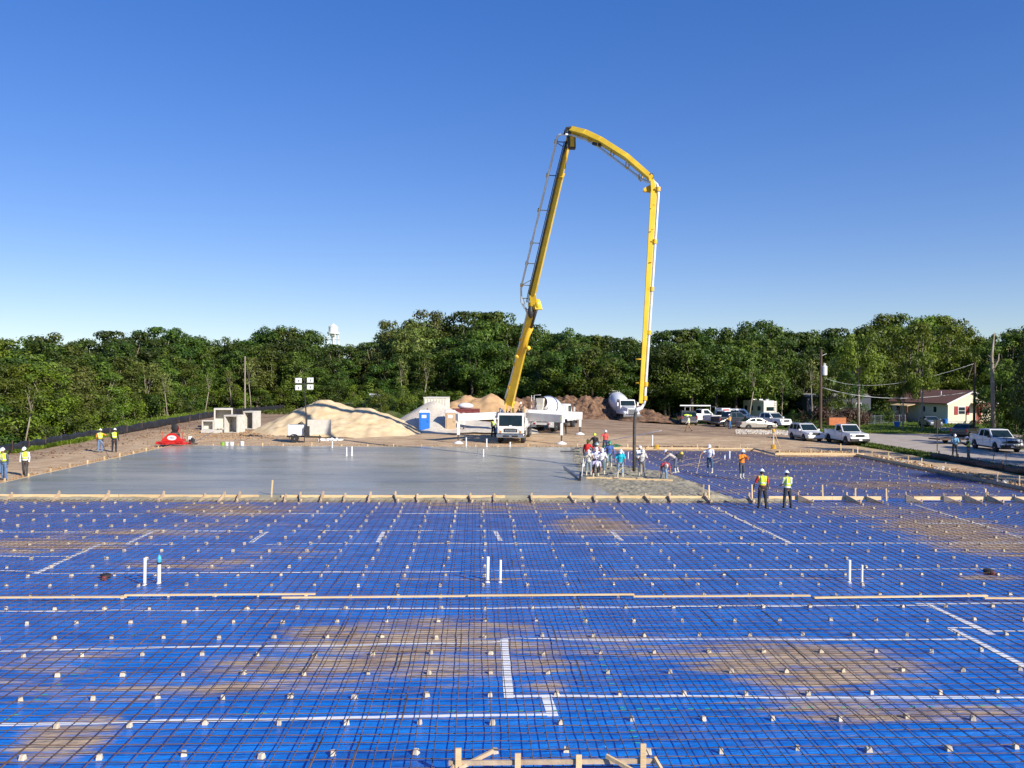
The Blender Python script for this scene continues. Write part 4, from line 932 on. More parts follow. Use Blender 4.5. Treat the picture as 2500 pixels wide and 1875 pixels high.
c = car('pickup_truck', 'white work pickup under a long pipe rack', 'pickup', dict(PK, mir=K['white']), K['cwhite']); place(c, 1716, 119, -76)
for y in (-2.4, 1.6):
    mb = MB()
    for x in (-.75, .75): mb.tube([(x, y, 1.2), (x, y, 2.25)], .03, 6)
    mb.tube([(-.8, y, 2.25), (.8, y, 2.25)], .03, 6)
    mb.build('rack_hoop', K['white'], c)
mb = MB(); mb.tube([(0, -2.9, 0), (0, 1.5, 0)], .1, 10); o = mb.build('rack_pipe', K['pvc']); o.rotation_euler = (0, 0, R(-88)); o.location = c.location + Vector((-.4, 0, 2.4)); tag(o, 'long white pipe carried on the rack of the work pickup', 'pipe')
c = car('pickup_truck', 'white pickup between the racked pickup and the black one', 'pickup', dict(PK, bump=K['chrome'], rbump=K['chrome'], mir=K['white']), K['cwhite']); place(c, 1768, 115, -66)
c = car('parked_suv', 'dark suv seen from the rear with lime vests in its window', 'car', dict(SUV, W=1.95, rbump=K['chrome']), mat('dark_grey_paint', (.09, .09, .095), .3, coat=.4)); place(c, 1677, 112, -6); c.scale = (1.12, 1.1, 1.08)
mb = MB(); mb.ell((-.3, -2.12, 1.25), (.35, .08, .12)); mb.ell((.1, -2.13, 1.2), (.2, .07, .1)); mb.build('folded_vests', mat('lime_fabric', (.6, .8, .03), .8), c)
c = car('pickup_truck', 'black pickup with its tailgate to the camera beside the van', 'pickup', CREW, K['darkcar']); place(c, 1793, 109.5, -70)
# utility trailer with a red and white box next to the van
p = D(1767, 1010, 118); t = thing('utility_trailer', 'small white box trailer with a red door beside the van', 'trailer', (p.x, 118.6, H(p.x, 118)), R(-80))
mb = MB(); mb.box((-.9, -.75, .5), (.9, .75, 2.2)); mb.build('box', K['cwhite'], t, bevel=.03); mb = MB(); mb.box((.903, -.35, .6), (.93, .55, 2.05)); mb.build('door', K['red'], t)
wheel(t, .95, 0, .33, .2); wheel(t, -.95, 0, .33, .2)
# motorhome seen from its rear corner
p = D(1866, 1020, 128); t = thing('motorhome', 'old cream motorhome parked under the trees beyond the cars', 'motorhome', (p.x, 130, 0), R(15)); t.scale = (.98, .85, .98)
mb = MB(); mb.box((-1.2, -3.2, .5), (1.2, 3.4, 3.1)); mb.build('body', K['cream'], t, bevel=.08)
mb = MB(); mb.box((-.7, -3.23, 1.6), (.6, -3.2, 2.2)); mb.build('rear_window', K['glass'], t)
for y in (-1.8, .6, 2.4): mb = MB(); mb.box((-1.23, y - .45, 1.6), (-1.2, y + .45, 2.3)); mb.build('side_window', K['glass'], t)
mb = MB(); mb.box((-1.0, -2.6, 3.1), (1.0, 2.6, 3.2)); 
for y in (-2, 0, 2): mb.box((-.3, y - .3, 3.2), (.3, y + .3, 3.4))
mb.build('roof_rack', K['steel'], t)
mb = MB()
for i in range(7): mb.tube([(.7, -3.28, .7 + i * .35), (1.05, -3.28, .7 + i * .35)], .02, 5)
mb.tube([(.7, -3.28, .6), (.7, -3.28, 3.1)], .02, 5); mb.tube([(1.05, -3.28, .6), (1.05, -3.28, 3.1)], .02, 5); mb.build('ladder', K['steel'], t)
mb = MB(); mb.box((-1.15, -3.4, .45), (1.15, -3.2, .75)); mb.build('rear_bumper', K['steel'], t)
for s in (-1, 1): wheel(t, s * 1.05, -1.8, .4, .3); wheel(t, s * 1.05, 2.5, .4, .3)
# flat trailer bed beside the dark car
p = G(2330, 1071, .5); t = thing('flatbed_trailer', 'low dark flatbed trailer on the road behind the crew cab pickup', 'trailer', (p.x, p.y, 0), R(-84))
mb = MB(); mb.box((-.9, -2.2, .42), (.9, 2.0, .54)); mb.build('deck', K['pole'], t); mb = MB(); mb.tube([(0, 2, .45), (0, 3.2, .45)], .05, 6); mb.build('tongue', K['dark'], t)
for s in (-1, 1): wheel(t, s * .98, -.3, .3, .18)
# ================================================================ TEXT
def text(s, size, mt, parent, loc, rot, name='lettering', dp=.006):
    c = bpy.data.curves.new(name, 'FONT'); c.body = s; c.size = size; c.extrude = dp; c.align_x = 'CENTER'; c.align_y = 'CENTER'
    o = bpy.data.objects.new(name, c); COL.objects.link(o); dg = bpy.context.evaluated_depsgraph_get()
    me = bpy.data.meshes.new_from_object(o.evaluated_get(dg)); bpy.data.objects.remove(o); me.materials.clear(); me.materials.append(mt)
    o = bpy.data.objects.new(name, me); COL.objects.link(o); o.parent = parent; o.location = loc; o.rotation_euler = rot; return o

# ================================================================ CONCRETE PUMP TRUCK
PTX, PTY = 3.05, 77.2
PT = thing('pump_truck', 'white concrete pump truck with a tall folded yellow boom reaching over the slab', 'pump truck', (PTX, PTY, H(PTX, PTY + 4) + .0), R(173.4))
def prt(mb, name, mt, **k): return mb.build(name, mt, PT, **k)
# cab (front at y=0, going back to -1.9)
cab = prt(MB().prism([(0, .95), (.02, 1.55), (-.12, 2.68), (-.3, 2.78), (-1.85, 2.78), (-1.9, .95)], -1.2, 1.2), 'cab', K['cream'] if 0 else K['white'], bevel=.06, seg=3)
def onfront(x0, x1, z0, z1, d=.012):   # panel on the front face
    f = lambda z: .0 + (.02 * (z - .95) / .6 if z < 1.55 else .02 - .14 * (z - 1.55) / 1.13)
    mb = MB(); mb.hexa([(x0, f(z0) - .02, z0), (x1, f(z0) - .02, z0), (x1, f(z0) + d, z0), (x0, f(z0) + d, z0), (x0, f(z1) - .02, z1), (x1, f(z1) - .02, z1), (x1, f(z1) + d, z1), (x0, f(z1) + d, z1)]); return mb
onfront(-1.05, 1.05, 1.62, 2.6).build('windshield', K['glass'], PT, bevel=.008)
onfront(-.62, .62, 1.06, 1.38, .02).build('grille', K['dark'], PT)
onfront(-.5, .5, 1.15, 1.27, .04).build('grille_bar', K['steel'], PT)
mb = MB()
for x in (-.33, -.2, -.06, .08, .2, .33): mb.box((x - .035, .0, 1.18), (x + .035, .075, 1.24))
mb.build('grille_lettering', K['dark'], PT)
mb = MB(); mb.box((-.5, .0, 1.12), (.5, .066, 1.14)); mb.box((-.5, .0, 1.28), (.5, .066, 1.3)); mb.build('grille_trim', K['chrome'], PT)
mb = onfront(-.42, .42, 1.42, 1.5, .03); mb._a([(-.3, .035, 1.42), (.3, .035, 1.42), (.1, .04, 1.70), (-.1, .04, 1.70), (-.3, .0, 1.42), (.3, .0, 1.42), (.1, -.03, 1.72), (-.1, -.03, 1.72)], [(0,1,2,3),(7,6,5,4),(0,4,5,1),(1,5,6,2),(2,6,7,3),(3,7,4,0)]); mb.build('nose_badge', K['white'], PT)
for s in (-1, 1):
    onfront(s*.92 - .17, s*.92 + .17, 1.02, 1.42, .02).build('headlight_bezel', K['cream'], PT)
    mb = MB(); mb.lathe([(.12, 0), (.12, .05), (.02, .06)], 14, Matrix.Translation((s * .9, .0, 1.3)) @ Matrix.Rotation(R(-90), 4, 'X')); mb.build('headlight', K['lamp'], PT)
    mb = MB(); mb.lathe([(.1, 0), (.1, .05), (.02, .06)], 14, Matrix.Translation((s * .9, .0, 1.1)) @ Matrix.Rotation(R(-90), 4, 'X')); mb.build('turn_signal', K['amber'], PT)
    mb = MB(); mb.tube([(s * 1.2, -.25, 2.5), (s * 1.42, -.1, 2.5), (s * 1.42, -.1, 1.7), (s * 1.2, -.25, 1.65)], .018, 6); ar = mb.build('mirror_arm', K['chrome'], PT)
    mb = MB(); mb.box((s * 1.42 - .09, -.14, 1.85), (s * 1.42 + .09, -.06, 2.35)); mb.build('mirror', K['white'], ar, bevel=.02)
    mb = MB(); mb.box((s * 1.2 - .01, -1.3, 1.75), (s * 1.2 + .012, -.4, 2.45)); mb.build('side_window', K['glass'], PT)
    mb = MB(); mb.box((s * 1.2 - .008, -1.5, 1.02), (s * 1.2 + .008, -1.47, 2.6)); mb.build('door_seam', K['dark'], PT)
    mb = MB(); mb.tube([(s * .72, .03, 1.62), (s * .25, .0, 1.72)], .012, 5); mb.build('wiper', K['black'], PT)
mb = MB(); mb.box((-1.25, -.12, .58), (1.25, .2, .9)); mb.build('front_bumper', K['chrome'], PT, bevel=.03)
mb = MB(); mb.box((-.7, .202, .64), (-.12, .215, .8)); mb.box((.12, .202, .64), (.7, .215, .8)); mb.build('bumper_slots', K['black'], PT)
mb = MB()
for i in range(5): mb.lathe([(.03, 2.78), (.035, 2.86)], 8, Matrix.Translation((-.6 + i * .3, -.35, 0)))
mb.build('marker_lights', K['amber'], PT)
mb = MB()
for s in (-1, 1): mb.box((s * .42 - .08, -12.2, .75), (s * .42 + .08, -.2, 1.05))
mb.build('chassis_rail', K['dark'], PT)
mb = MB(); mb.box((-1.2, -12.0, 1.15), (1.2, -2.0, 1.35)); mb.build('deck', K['white'], PT, bevel=.02)
for x0, x1, y0, y1, z0, z1 in ((-1.22, -.7, -5.2, -2.9, .55, 1.14), (.7, 1.22, -5.2, -2.9, .55, 1.14), (-1.2, -.6, -7.6, -5.6, 1.36, 2.0), (.6, 1.2, -7.6, -5.6, 1.36, 2.0), (-.9, .9, -11.8, -9, 1.36, 1.9)):
    mb = MB(); mb.box((x0, y0, z0), (x1, y1, z1)); mb.build('tool_box', K['white'], PT, bevel=.02)
mb = MB(); mb.hexa([(-.5,-12.9,.9),(.5,-12.9,.9),(.5,-12.1,.9),(-.5,-12.1,.9),(-1.0,-13.3,1.6),(1.0,-13.3,1.6),(1.0,-12.0,1.6),(-1.0,-12.0,1.6)]); mb.build('hopper', K['white'], PT)
for y in (-1.35, -2.75, -8.2, -9.6, -11.0):
    for s in (-1, 1): wheel(PT, s * 1.05, y, .53, .34 if y > -3 else .56, rim='steel')
mb = MB()
for s in (-1, 1): mb.box((s * 1.05 - .25, -2.0, 1.08), (s * 1.05 + .25, -.7, 1.14)); mb.box((s * 1.05 - .3, -11.7, 1.09), (s * 1.05 + .3, -7.5, 1.14))
mb.build('mudguard', K['dark'], PT)
# exhaust stack, ladder, railing, valve box and hoses on the deck
mb = MB(); mb.tube([(-1.0, -2.2, 1.3), (-1.0, -2.2, 3.3), (-1.0, -2.4, 3.5)], .07, 8); mb.build('exhaust_stack', K['chrome'], PT)
mb = MB(); mb.tube([(.2, -2.4, 2.2), (.9, -2.6, 2.7), (1.15, -3.2, 2.9), (1.0, -3.8, 2.6)], .16, 8); mb.tube([(.6, -2.3, 2.4), (1.2, -2.7, 2.3), (1.25, -3.4, 3.1)], .1, 8); mb.build('air_duct', K['steel'], PT, smooth=True)
mb = MB()
for x, y in ((1.15, -2.3), (1.15, -4.0), (-1.15, -3.2), (-1.15, -6.5), (-1.15, -5), (1.15, -5.5)): mb.tube([(x, y, 1.35), (x, y, 3.0)], .025, 5)
for x, ya, yb in ((1.15, -2.3, -5.5), (-1.15, -3.2, -6.5)):
    for z in (2.2, 3.0): mb.tube([(x, ya, z), (x, yb, z)], .025, 5)
mb.build('railing', K['white'], PT)
mb = MB(); mb.box((-1.1, -3.0, 1.35), (1.1, -2.1, 2.3)); mb.build('control_cabinet', K['white'], PT, bevel=.04)
mb = MB()
for i in range(9): x = -.9 + .2 * i; mb.tube([(x, -2.35, 2.3), (x + rnd.uniform(-.2, .2), -2.5, 2.8 + rnd.random() * .4), (x + rnd.uniform(-.2, .2), -3.4, 2.5)], .035, 5)
mb.build('hydraulic_hoses', K['black'], PT, smooth=True)
# world -> local helper for boom and outriggers
PTM = Matrix.Translation(PT.location) @ Matrix.Rotation(R(173.4), 4, 'Z'); PTI = PTM.inverted()
def L_(v): return PTI @ Vector(v)
# outriggers
def outrigger(start, foot_px, name_foot, hw=.36, tall=0.62, zt=None, label=None, tail=None):
    f = GT(*foot_px); z0, z1 = start[2], zt or start[2]
    e = Vector((f.x, f.y, z1)); s0 = Vector(start)
    mb = MB(); mb.beam(L_(s0), L_(e + (e - s0).normalized() * .2), hw, tall, hw * .8, tall * .9); b = mb.build('outrigger_beam', K['white'], PT, bevel=.02)
    mb = MB(); mb.box((-.12, -.12, .95), (.12, .12, z1 - f.z + .5)); 
    leg = MB(); leg.beam(L_((f.x, f.y, f.z + .8)), L_((f.x, f.y, z1 + .32)), .26, .26); lo = leg.build('outrigger_leg', K['white'], PT, bevel=.02)
    leg = MB(); leg.tube([L_((f.x, f.y, f.z + .1)), L_((f.x, f.y, f.z + .9))], .075, 10); leg.build('leg_ram', K['rubber'], lo)
    leg = MB(); leg.lathe([(.48, 0), (.46, .06), (.12, .24), (.08, .26)], 12, Matrix.Translation(L_((f.x, f.y, f.z)))); leg.build('foot_pad', K['lwhite'], lo)
    return b, e
z = PT.location.z
fr = PTM @ Vector((-1.1, -4.2, 1.75)); fl = PTM @ Vector((1.1, -4.2, 1.75))
b, e = outrigger((fr.x, fr.y, 2.52), (1371, 1084), 'a', tall=.78, hw=.5, zt=2.5)
mb = MB(); q = L_(e); mb.box((q.x - .14, q.y + .14, q.z - .25), (q.x + .14, q.y + .16, q.z + .25)); mb.build('reflector', mat('lime_reflector', (.6, .75, .02), .4), PT)
outrigger((fl.x, fl.y, 2.6), (1119, 1083), 'b', tall=.7, hw=.5, zt=2.55)
rr_ = PTM @ Vector((-1.0, -10.2, 1.75)); rl = PTM @ Vector((1.0, -10.2, 1.75))
outrigger((rr_.x, rr_.y, 2.55), (1416, 1061), 'c', tall=.85, hw=.5, zt=2.35)
outrigger((rl.x, rl.y, 2.45), (1132, 1056), 'd', tall=.6, hw=.4, zt=2.2)
# turret and boom
A0 = D(1244, 984, PTY + 4.6); A1 = D(1303, 744, 74.6); A2 = D(1392, 324, 62.6); A3 = D(1592, 445, 55.0); A4 = D(1564, 985, 54.2)
MY = K['yellow']
tp = PTM.inverted() @ A0
mb = MB(); mb.lathe([(.95, 1.36), (.95, 1.7), (.7, 1.75), (.62, 2.3), (.7, 2.35)], 20, Matrix.Translation((tp.x, tp.y, 0))); mb.build('turret_base', K['white'], PT)
mb = MB()
for s in (-1, 1): mb.hexa([(tp.x + s*.32 - .05, tp.y - .6, 2.3), (tp.x + s*.32 + .05, tp.y - .6, 2.3), (tp.x + s*.32 + .05, tp.y + .6, 2.3), (tp.x + s*.32 - .05, tp.y + .6, 2.3), (tp.x + s*.32 - .05, tp.y - .2, tp.z + .5), (tp.x + s*.32 + .05, tp.y - .2, tp.z + .5), (tp.x + s*.32 + .05, tp.y + .35, tp.z + .5), (tp.x + s*.32 - .05, tp.y + .35, tp.z + .5)])
mb.box((tp.x - .5, tp.y - .5, 2.3), (tp.x + .5, tp.y + .5, 2.55)); mb.tube([(tp.x - .5, tp.y, tp.z), (tp.x + .5, tp.y, tp.z)], .16, 12); mb.build('turret', MY, PT, bevel=.02)
SIDE = Vector((1, 0, 0))
def lb(p, q, w0, h0, w1, h1, name, mt, par=PT, bevel=.03):
    mb = MB(); mb.beam(L_(p), L_(q), w0, h0, w1, h1, upv=(0, 1, .2)); return mb.build(name, mt, par, bevel=bevel)
arm1 = lb(A0, A1, .72, .85, .5, .6, 'boom_arm', MY)
def lt(pts, r, name, mt, par, n=8, smooth=True): mb = MB(); mb.tube([L_(p) for p in pts], r, n); return mb.build(name, mt, par, smooth=smooth)
# luffing cylinder low and elbow cylinder high on arm 1
c0 = D(1254, 850, 77.2); c1 = D(1299, 806, 75.6)
lt([D(1264, 868, 77.0), D(1297, 800, 75.3)], .22, 'cylinder', K['yellow2'], arm1, 14); lt([D(1296, 803, 75.3), D(1311, 752, 74.2)], .12, 'cylinder_rod', K['dark'], arm1, 12)
mb = MB()
for px, py, yy in ((1262, 870, 77), (1290, 850, 77)): mb.ell(L_(D(px, py, yy)), (.22, .3, .22))
mb.build('cylinder_clevis', MY, arm1)
def clampset(par, pts, r, mt, nm='pipe_clamp'):
    mb = MB()
    for p, d in pts:
        d = d.normalized(); mb.tube([L_(p - d * .14), L_(p + d * .14)], r, 10)
    return mb.build(nm, mt, par)
# delivery pipe along arm 1 (left side)
P1 = [D(1233, 972, 81), D(1246, 930, 80), D(1269, 840, 77.5), D(1287, 765, 75.3), D(1283, 752, 75)]
lt(P1, .09, 'delivery_pipe', K['pipe'], arm1); clampset(arm1, [(D(1243, 945, 80.3), P1[2] - P1[1]), (D(1257, 888, 78.8), P1[2] - P1[1]), (D(1272, 828, 77.2), P1[2] - P1[1])], .15, K['yellow2'])
# elbow plates
mb = MB(); mb.tube([L_(A1 - SIDE * .5), L_(A1 + SIDE * .62)], .2, 14); mb.ell(L_(A1 + SIDE * .35 + Vector((0, -.2, 0))), (.28, .42, .5)); mb.hexa([L_(A1 + Vector(v)) for v in ((.1,-.5,-.45),(.75,-.5,-.45),(.75,.1,-.45),(.1,.1,-.45),(.0,-.4,.3),(.55,-.4,.3),(.55,.1,.3),(.0,.1,.3))]); mb.build('elbow_joint', MY, arm1, bevel=.03)
mb = MB(); mb.ell(L_(A1 + SIDE * -.25 + Vector((0, 0, -.6))), (.28, .3, .6)); mb.build('elbow_link', K['dark'], arm1)
A1b = D(1300, 716, 74.0)
arm2a = lb(A1, A1b, .58, .62, .58, .62, 'boom_arm', MY)
A2m = D(1368, 432, 65.6)
arm2 = lb(A1b, A2m, .58, .62, .44, .5, 'boom_arm', MY)
arm2b = lb(A2m, A2, .38, .44, .34, .4, 'boom_arm', MY)
mb = MB(); mb.beam(L_(A2m), L_(A2m + (A2 - A2m) * .06), .5, .56, .5, .56, upv=(0, 1, .2)); mb.build('arm_collar', K['yellow2'], arm2b)
lt([D(1377, 410, 64.9), D(1384, 362, 63.4)], .13, 'cylinder', K['yellow2'], arm2b, 12); lt([D(1384, 362, 63.4), D(1389, 338, 62.7)], .07, 'cylinder_rod', K['steel'], arm2b)
# hydraulic lines on the left face of arm 2
for off in (0, 3, 6): lt([D(1285 + off, 738, 74.2), D(1289 + off, 716, 73.7), D(1356 + off, 432, 65.2), D(1378 + off, 345, 62.9)], .035, 'hydraulic_line', K['black'], arm2, 5)
# stand-off delivery pipe beside arm 2
P2 = [D(1287, 757, 74.9), D(1281, 752, 74.8), D(1273, 738, 74.4), D(1272, 706, 73.8), D(1274, 694, 73.4), D(1357, 350, 63.2), D(1360, 335, 62.8), D(1366, 329, 62.6), D(1376, 328, 62.5), D(1388, 329, 62.4)]
lt(P2, .085, 'delivery_pipe', K['pipe'], arm2, 10)
st = []
for px, py, yy, ex in ((1273.5, 696, 73.5, 1297), (1286, 643, 72.0, 1306), (1298, 593, 70.5, 1318), (1316, 513, 68.1, 1337), (1337, 428, 65.6, 1358), (1357, 346, 63.2, 1376)):
    a, b_ = D(px, py, yy), D(ex, py + 1, yy); lt([a, b_], .035, 'pipe_bracket', K['yellow2'] if py > 450 else K['dark'], arm2, 6); st.append((a, P2[5] - P2[4]))
clampset(arm2, st, .13, K['yellow2'])
lt([D(1276, 695, 73.5), D(1296, 684, 73.3)], .03, 'pipe_bracket', K['yellow2'], arm2, 6); lt([D(1359, 348, 63.1), D(1374, 358, 63)], .03, 'pipe_bracket', K['dark'], arm2, 6); lt([D(1274, 728, 74.2), D(1290, 729, 74.2)], .04, 'pipe_bracket', K['yellow2'], arm2, 6); lt([D(1277, 729, 74.2), D(1282, 744, 74.4)], .03, 'pipe_bracket', K['yellow2'], arm2, 6)
# head joint
mb = MB(); mb.tube([L_(A2 - SIDE * .25), L_(A2 + SIDE * .3)], .2, 14); mb.hexa([L_(A2 + Vector(v)) for v in ((-.1,-.25,-1.2),(.4,-.25,-1.2),(.4,.25,-1.2),(-.1,.25,-1.2),(-.35,-.25,.35),(.35,-.25,.45),(.35,.25,.45),(-.35,.25,.35))]); mb.build('head_joint', K['dark'], arm2b, bevel=.03)
mb = MB(); mb.box((L_(A2) + Vector((-.32, .26, -1.1))), (L_(A2) + Vector((.0, .3, -.2)))); mb.ell(L_(A2 + Vector((.12, -.32, -.35))), (.14, .1, .3)); mb.ell(L_(A2 + Vector((.12, -.32, -.85))), (.14, .1, .25)); mb.build('joint_lever', K['yellow2'], arm2b)
lt([D(1378, 328, 62.3), D(1380, 318, 62.3), D(1386, 312, 62.3), D(1394, 312, 62.3)], .07, 'hose_loop', K['black'], arm2b)
# arm 3 (two straight pieces)
B0 = D(1396, 318, 62.5); B1 = D(1466, 344, 60.3); B2 = D(1590, 436, 55.2)
B05 = D(1430, 327, 61.4); B15 = D(1530, 384, 57.7)
arm3 = lb(B0, B05, .42, .5, .44, .52, 'boom_arm', MY); lb(B05, B1, .438, .518, .42, .5, 'boom_arm', MY, arm3); arm3b = lb(B1, B15, .42, .5, .38, .44, 'boom_arm', MY); lb(B15, B2, .378, .438, .34, .38, 'boom_arm', MY, arm3b)
P3 = [D(1388, 329, 62.4), D(1400, 331, 62.2), D(1432, 342, 61.2), D(1460, 358, 60.2), D(1530, 410, 57.6), D(1566, 437, 56.3), D(1582, 444, 55.5), D(1596, 443, 55), D(1604, 450, 54.9), D(1607, 463, 54.8)]
lt(P3, .085, 'delivery_pipe', K['pipe'], arm3b, 10)
for px, py, yy in ((1414, 330, 61.8), (1440, 340, 60.9), (1463, 352, 60.1), (1495, 376, 58.9), (1532, 405, 57.5), (1564, 434, 56.4)):
    mb = MB(); p = L_(D(px, py, yy)); mb.tube([p + Vector((-.08, 0, .25)), p + Vector((-.1, .06, -.05)), p + Vector((.0, .06, -.25)), p + Vector((.12, .05, -.1)), p + Vector((.1, 0, .25))], .045, 6); mb.build('pipe_clamp', K['yellow2'], arm3b)
lt([D(1448, 350, 60.5), D(1466, 355, 60)], .12, 'cylinder', K['dark'], arm3, 10)
mb = MB(); mb.tube([L_(B2 - SIDE * .1 + Vector((-.4, 0, -.8))), L_(B2 + Vector((.0, 0, -.75)))], .11, 10); mb.hexa([L_(B2 + Vector(v)) for v in ((-.55,-.08,-.85),(.1,-.08,-.95),(.1,.08,-.95),(-.55,.08,-.85),(-.5,-.08,-.65),(.1,-.08,-.3),(.1,.08,-.3),(-.5,.08,-.65))]); mb.build('tip_joint', K['yellow2'], arm3b)
lt([B2 + Vector((-.1, 0, .1)), B2 + Vector((-.05, 0, .35)), B2 + Vector((.1, 0, .35)), B2 + Vector((.12, 0, .0))], .025, 'lifting_eye', K['dark'], arm3b)
# arm 4 hanging down
C0 = D(1592, 440, 55.0); C1 = D(1596, 468, 55); 
arm4a = lb(C0, C1, .26, .3, .4, .36, 'boom_arm', MY); arm4 = lb(C1, A4, .42, .36, .24, .26, 'boom_arm', MY)
P4 = [D(1607, 463, 54.8), D(1607, 480, 54.8), D(1574, 980, 54.2), D(1571, 990, 54.2)]
lt(P4, .09, 'delivery_pipe', K['pipe'], arm4, 10)
cl = []
for py in (462, 590, 706, 812, 938, 972):
    t_ = (py - 463) / (980 - 463); px = 1607 - 33 * t_; p = D(px, py, 54.8 - .6 * t_); cl.append((p, P4[2] - P4[1])); lt([D(px - 10, py, p.y), p], .06, 'pipe_bracket', K['yellow2'], arm4, 6)
clampset(arm4, cl, .15, K['yellow2'])
for py in (877, 935): lt([D(1571, py, 54.3), D(1552, py, 54.3)], .05, 'hook_bracket', K['yellow2'], arm4, 6)
for py in (500, 560, 640, 760, 850): lt([D(1603 - 32 * (py - 463) / 517, py, 54.5), D(1596 - 31 * (py - 463) / 517, py, 54.5)], .03, 'pipe_bracket', K['yellow2'], arm4, 5)
for i in range(7): pass
# end hose
hz_ = [D(1571, 988, 54.2), D(1566, 996, 54.1), D(1555, 1000, 54), D(1551, 1012, 54), D(1549, 1040, 54), D(1548.5, 1095, 53.9), D(1548, 1150, 53.8)]
lt(hz_[:3] + [D(1553, 1006, 54)], [.08, .12, .16, .12], 'reducer_bend', K['pipe'], arm4, 10); lt(hz_[2:], .105, 'end_hose', K['rubber'], arm4, 10)

# ================================================================ MIXER TRUCKS (forward +Y)
def mixer(lab):
    t = thing('mixer_truck', lab, 'mixer truck')
    def p_(mb, n, m, **k): return mb.build(n, m, t, **k)
    w_ = K['cwhite']
    # hood + cab
    mb = MB(); mb.hexa([(-.75,0,1.0),(.75,0,1.0),(1.0,-1.9,1.0),(-1.0,-1.9,1.0),(-.62,0,1.75),(.62,0,1.75),(.85,-1.9,2.1),(-.85,-1.9,2.1)]); p_(mb, 'hood', w_, bevel=.08, seg=3)
    mb = MB(); mb.prism([(-1.7, .95), (-1.7, 1.95), (-2.1, 2.85), (-3.4, 2.9), (-3.5, .95)], -1.12, 1.12, wf=lambda y, z: 1 - .05 * max(0, z - 1.9)); p_(mb, 'cab', w_, bevel=.06)
    mb = MB(); mb.hexa([(-.98,-1.70,2.08),(.98,-1.70,2.08),(.98,-1.78,2.08),(-.98,-1.78,2.08),(-.94,-2.0,2.72),(.94,-2.0,2.72),(.94,-2.1,2.72),(-.94,-2.1,2.72)]); p_(mb, 'windshield', K['glass'])
    mb = MB(); mb.box((-.52, -.02, 1.05), (.52, .05, 1.68)); g = p_(mb, 'grille', K['steel'], bevel=.02)
    mb = MB()
    for i in range(6): mb.box((-.46, .052, 1.1 + i * .09), (.46, .07, 1.14 + i * .09))
    mb.build('grille_slats', K['dark'], g)
    mb = MB(); mb.box((-1.22, -.1, .55), (1.22, .18, .9)); p_(mb, 'front_bumper', K['chrome'], bevel=.04)
    for s in (-1, 1):
        mb = MB(); mb.hexa([(s*.7,-.1,.95),(s*1.18,-.25,.95),(s*1.2,-1.9,.95),(s*.8,-1.9,.95),(s*.62,-.05,1.4),(s*1.1,-.35,1.35),(s*1.15,-1.7,1.4),(s*.8,-1.9,1.5)]); p_(mb, 'fender', w_, bevel=.06)
        mb = MB(); mb.box((s*.88 - .16, -.2, 1.08), (s*.88 + .16, -.08, 1.3)); p_(mb, 'headlight', K['lamp'], bevel=.03)
        mb = MB(); mb.box((s*1.12 - .01, -3.0, 2.0), (s*1.12 - .03 * s + .012, -2.1, 2.65)); p_(mb, 'side_window', K['glass'])
        mb = MB(); mb.tube([(s*1.1,-1.9,2.6),(s*1.4,-1.8,2.6),(s*1.4,-1.8,2.0)], .02, 5); a = p_(mb, 'mirror_arm', K['chrome'])
        mb = MB(); mb.box((s*1.4-.09,-1.85,2.0),(s*1.4+.09,-1.77,2.5)); mb.build('mirror', w_, a)
        for y in (-1.2, -6.2, -7.55): wheel(t, s * 1.02, y, .53, .34 if y > -2 else .55)
        mb = MB(); mb.box((s*1.0-.3,-8.3,1.1),(s*1.0+.3,-5.4,1.16)); mb.box((s*1.0-.3,-8.36,.5),(s*1.0+.3,-8.3,1.15)); p_(mb, 'mudguard', w_)
    mb = MB()
    for s in (-1, 1): mb.box((s*.42-.08,-8.6,.8),(s*.42+.08,-.2,1.1))
    p_(mb, 'chassis_rail', K['dark'])
    mb = MB(); mb.lathe([(.4, -.9), (.45, -.8), (.45, .8), (.4, .9)], 14, Matrix.Translation((-1.0, -4.4, 1.2)) @ Matrix.Rotation(R(90), 4, 'X')); p_(mb, 'water_tank', K['steel'])
    # drum: axis tilted up to the back
    T = Matrix.Translation((0, -3.75, 1.75)) @ Matrix.Rotation(R(90 - 16), 4, 'X')
    prof = [(.35, -.1), (.9, .1), (1.2, .7), (1.28, 1.6), (1.3, 2.5), (1.15, 3.3), (.88, 4.2), (.62, 4.9), (.58, 5.0)]
    mb = MB(); mb.lathe(prof, 28, T, cap=True); dr = p_(mb, 'drum', w_, smooth=True)
    mb = MB(); mb.lathe([(.58, 4.98), (.64, 5.0), (.64, 5.08), (.5, 5.08)], 24, T); mb.build('drum_mouth', K['dark'], dr)
    mb = MB(); mb.lathe([(1.17, 3.2), (1.24, 3.2), (1.2, 3.34), (1.12, 3.34)], 28, T); mb.build('roller_ring', K['steel'], dr)
    mb = MB()
    for s in (-1, 1): mb.beam((s*.9,-7.4,1.1),(s*.75,-7.9,3.0),.12,.14); mb.beam((s*.9,-8.5,1.1),(s*.6,-8.2,3.2),.1,.1)
    mb.box((-.95,-8.0,2.1),(.95,-7.85,2.25)); p_(mb, 'rear_pedestal', w_)
    # hopper and chute
    mb = MB(); mb.hexa([(-.35,-9.1,2.9),(.35,-9.1,2.9),(.3,-8.7,2.85),(-.3,-8.7,2.85),(-.42,-9.3,3.6),(.42,-9.3,3.6),(.4,-8.7,3.55),(-.4,-8.7,3.55)]); p_(mb, 'charge_hopper', K['cream'])
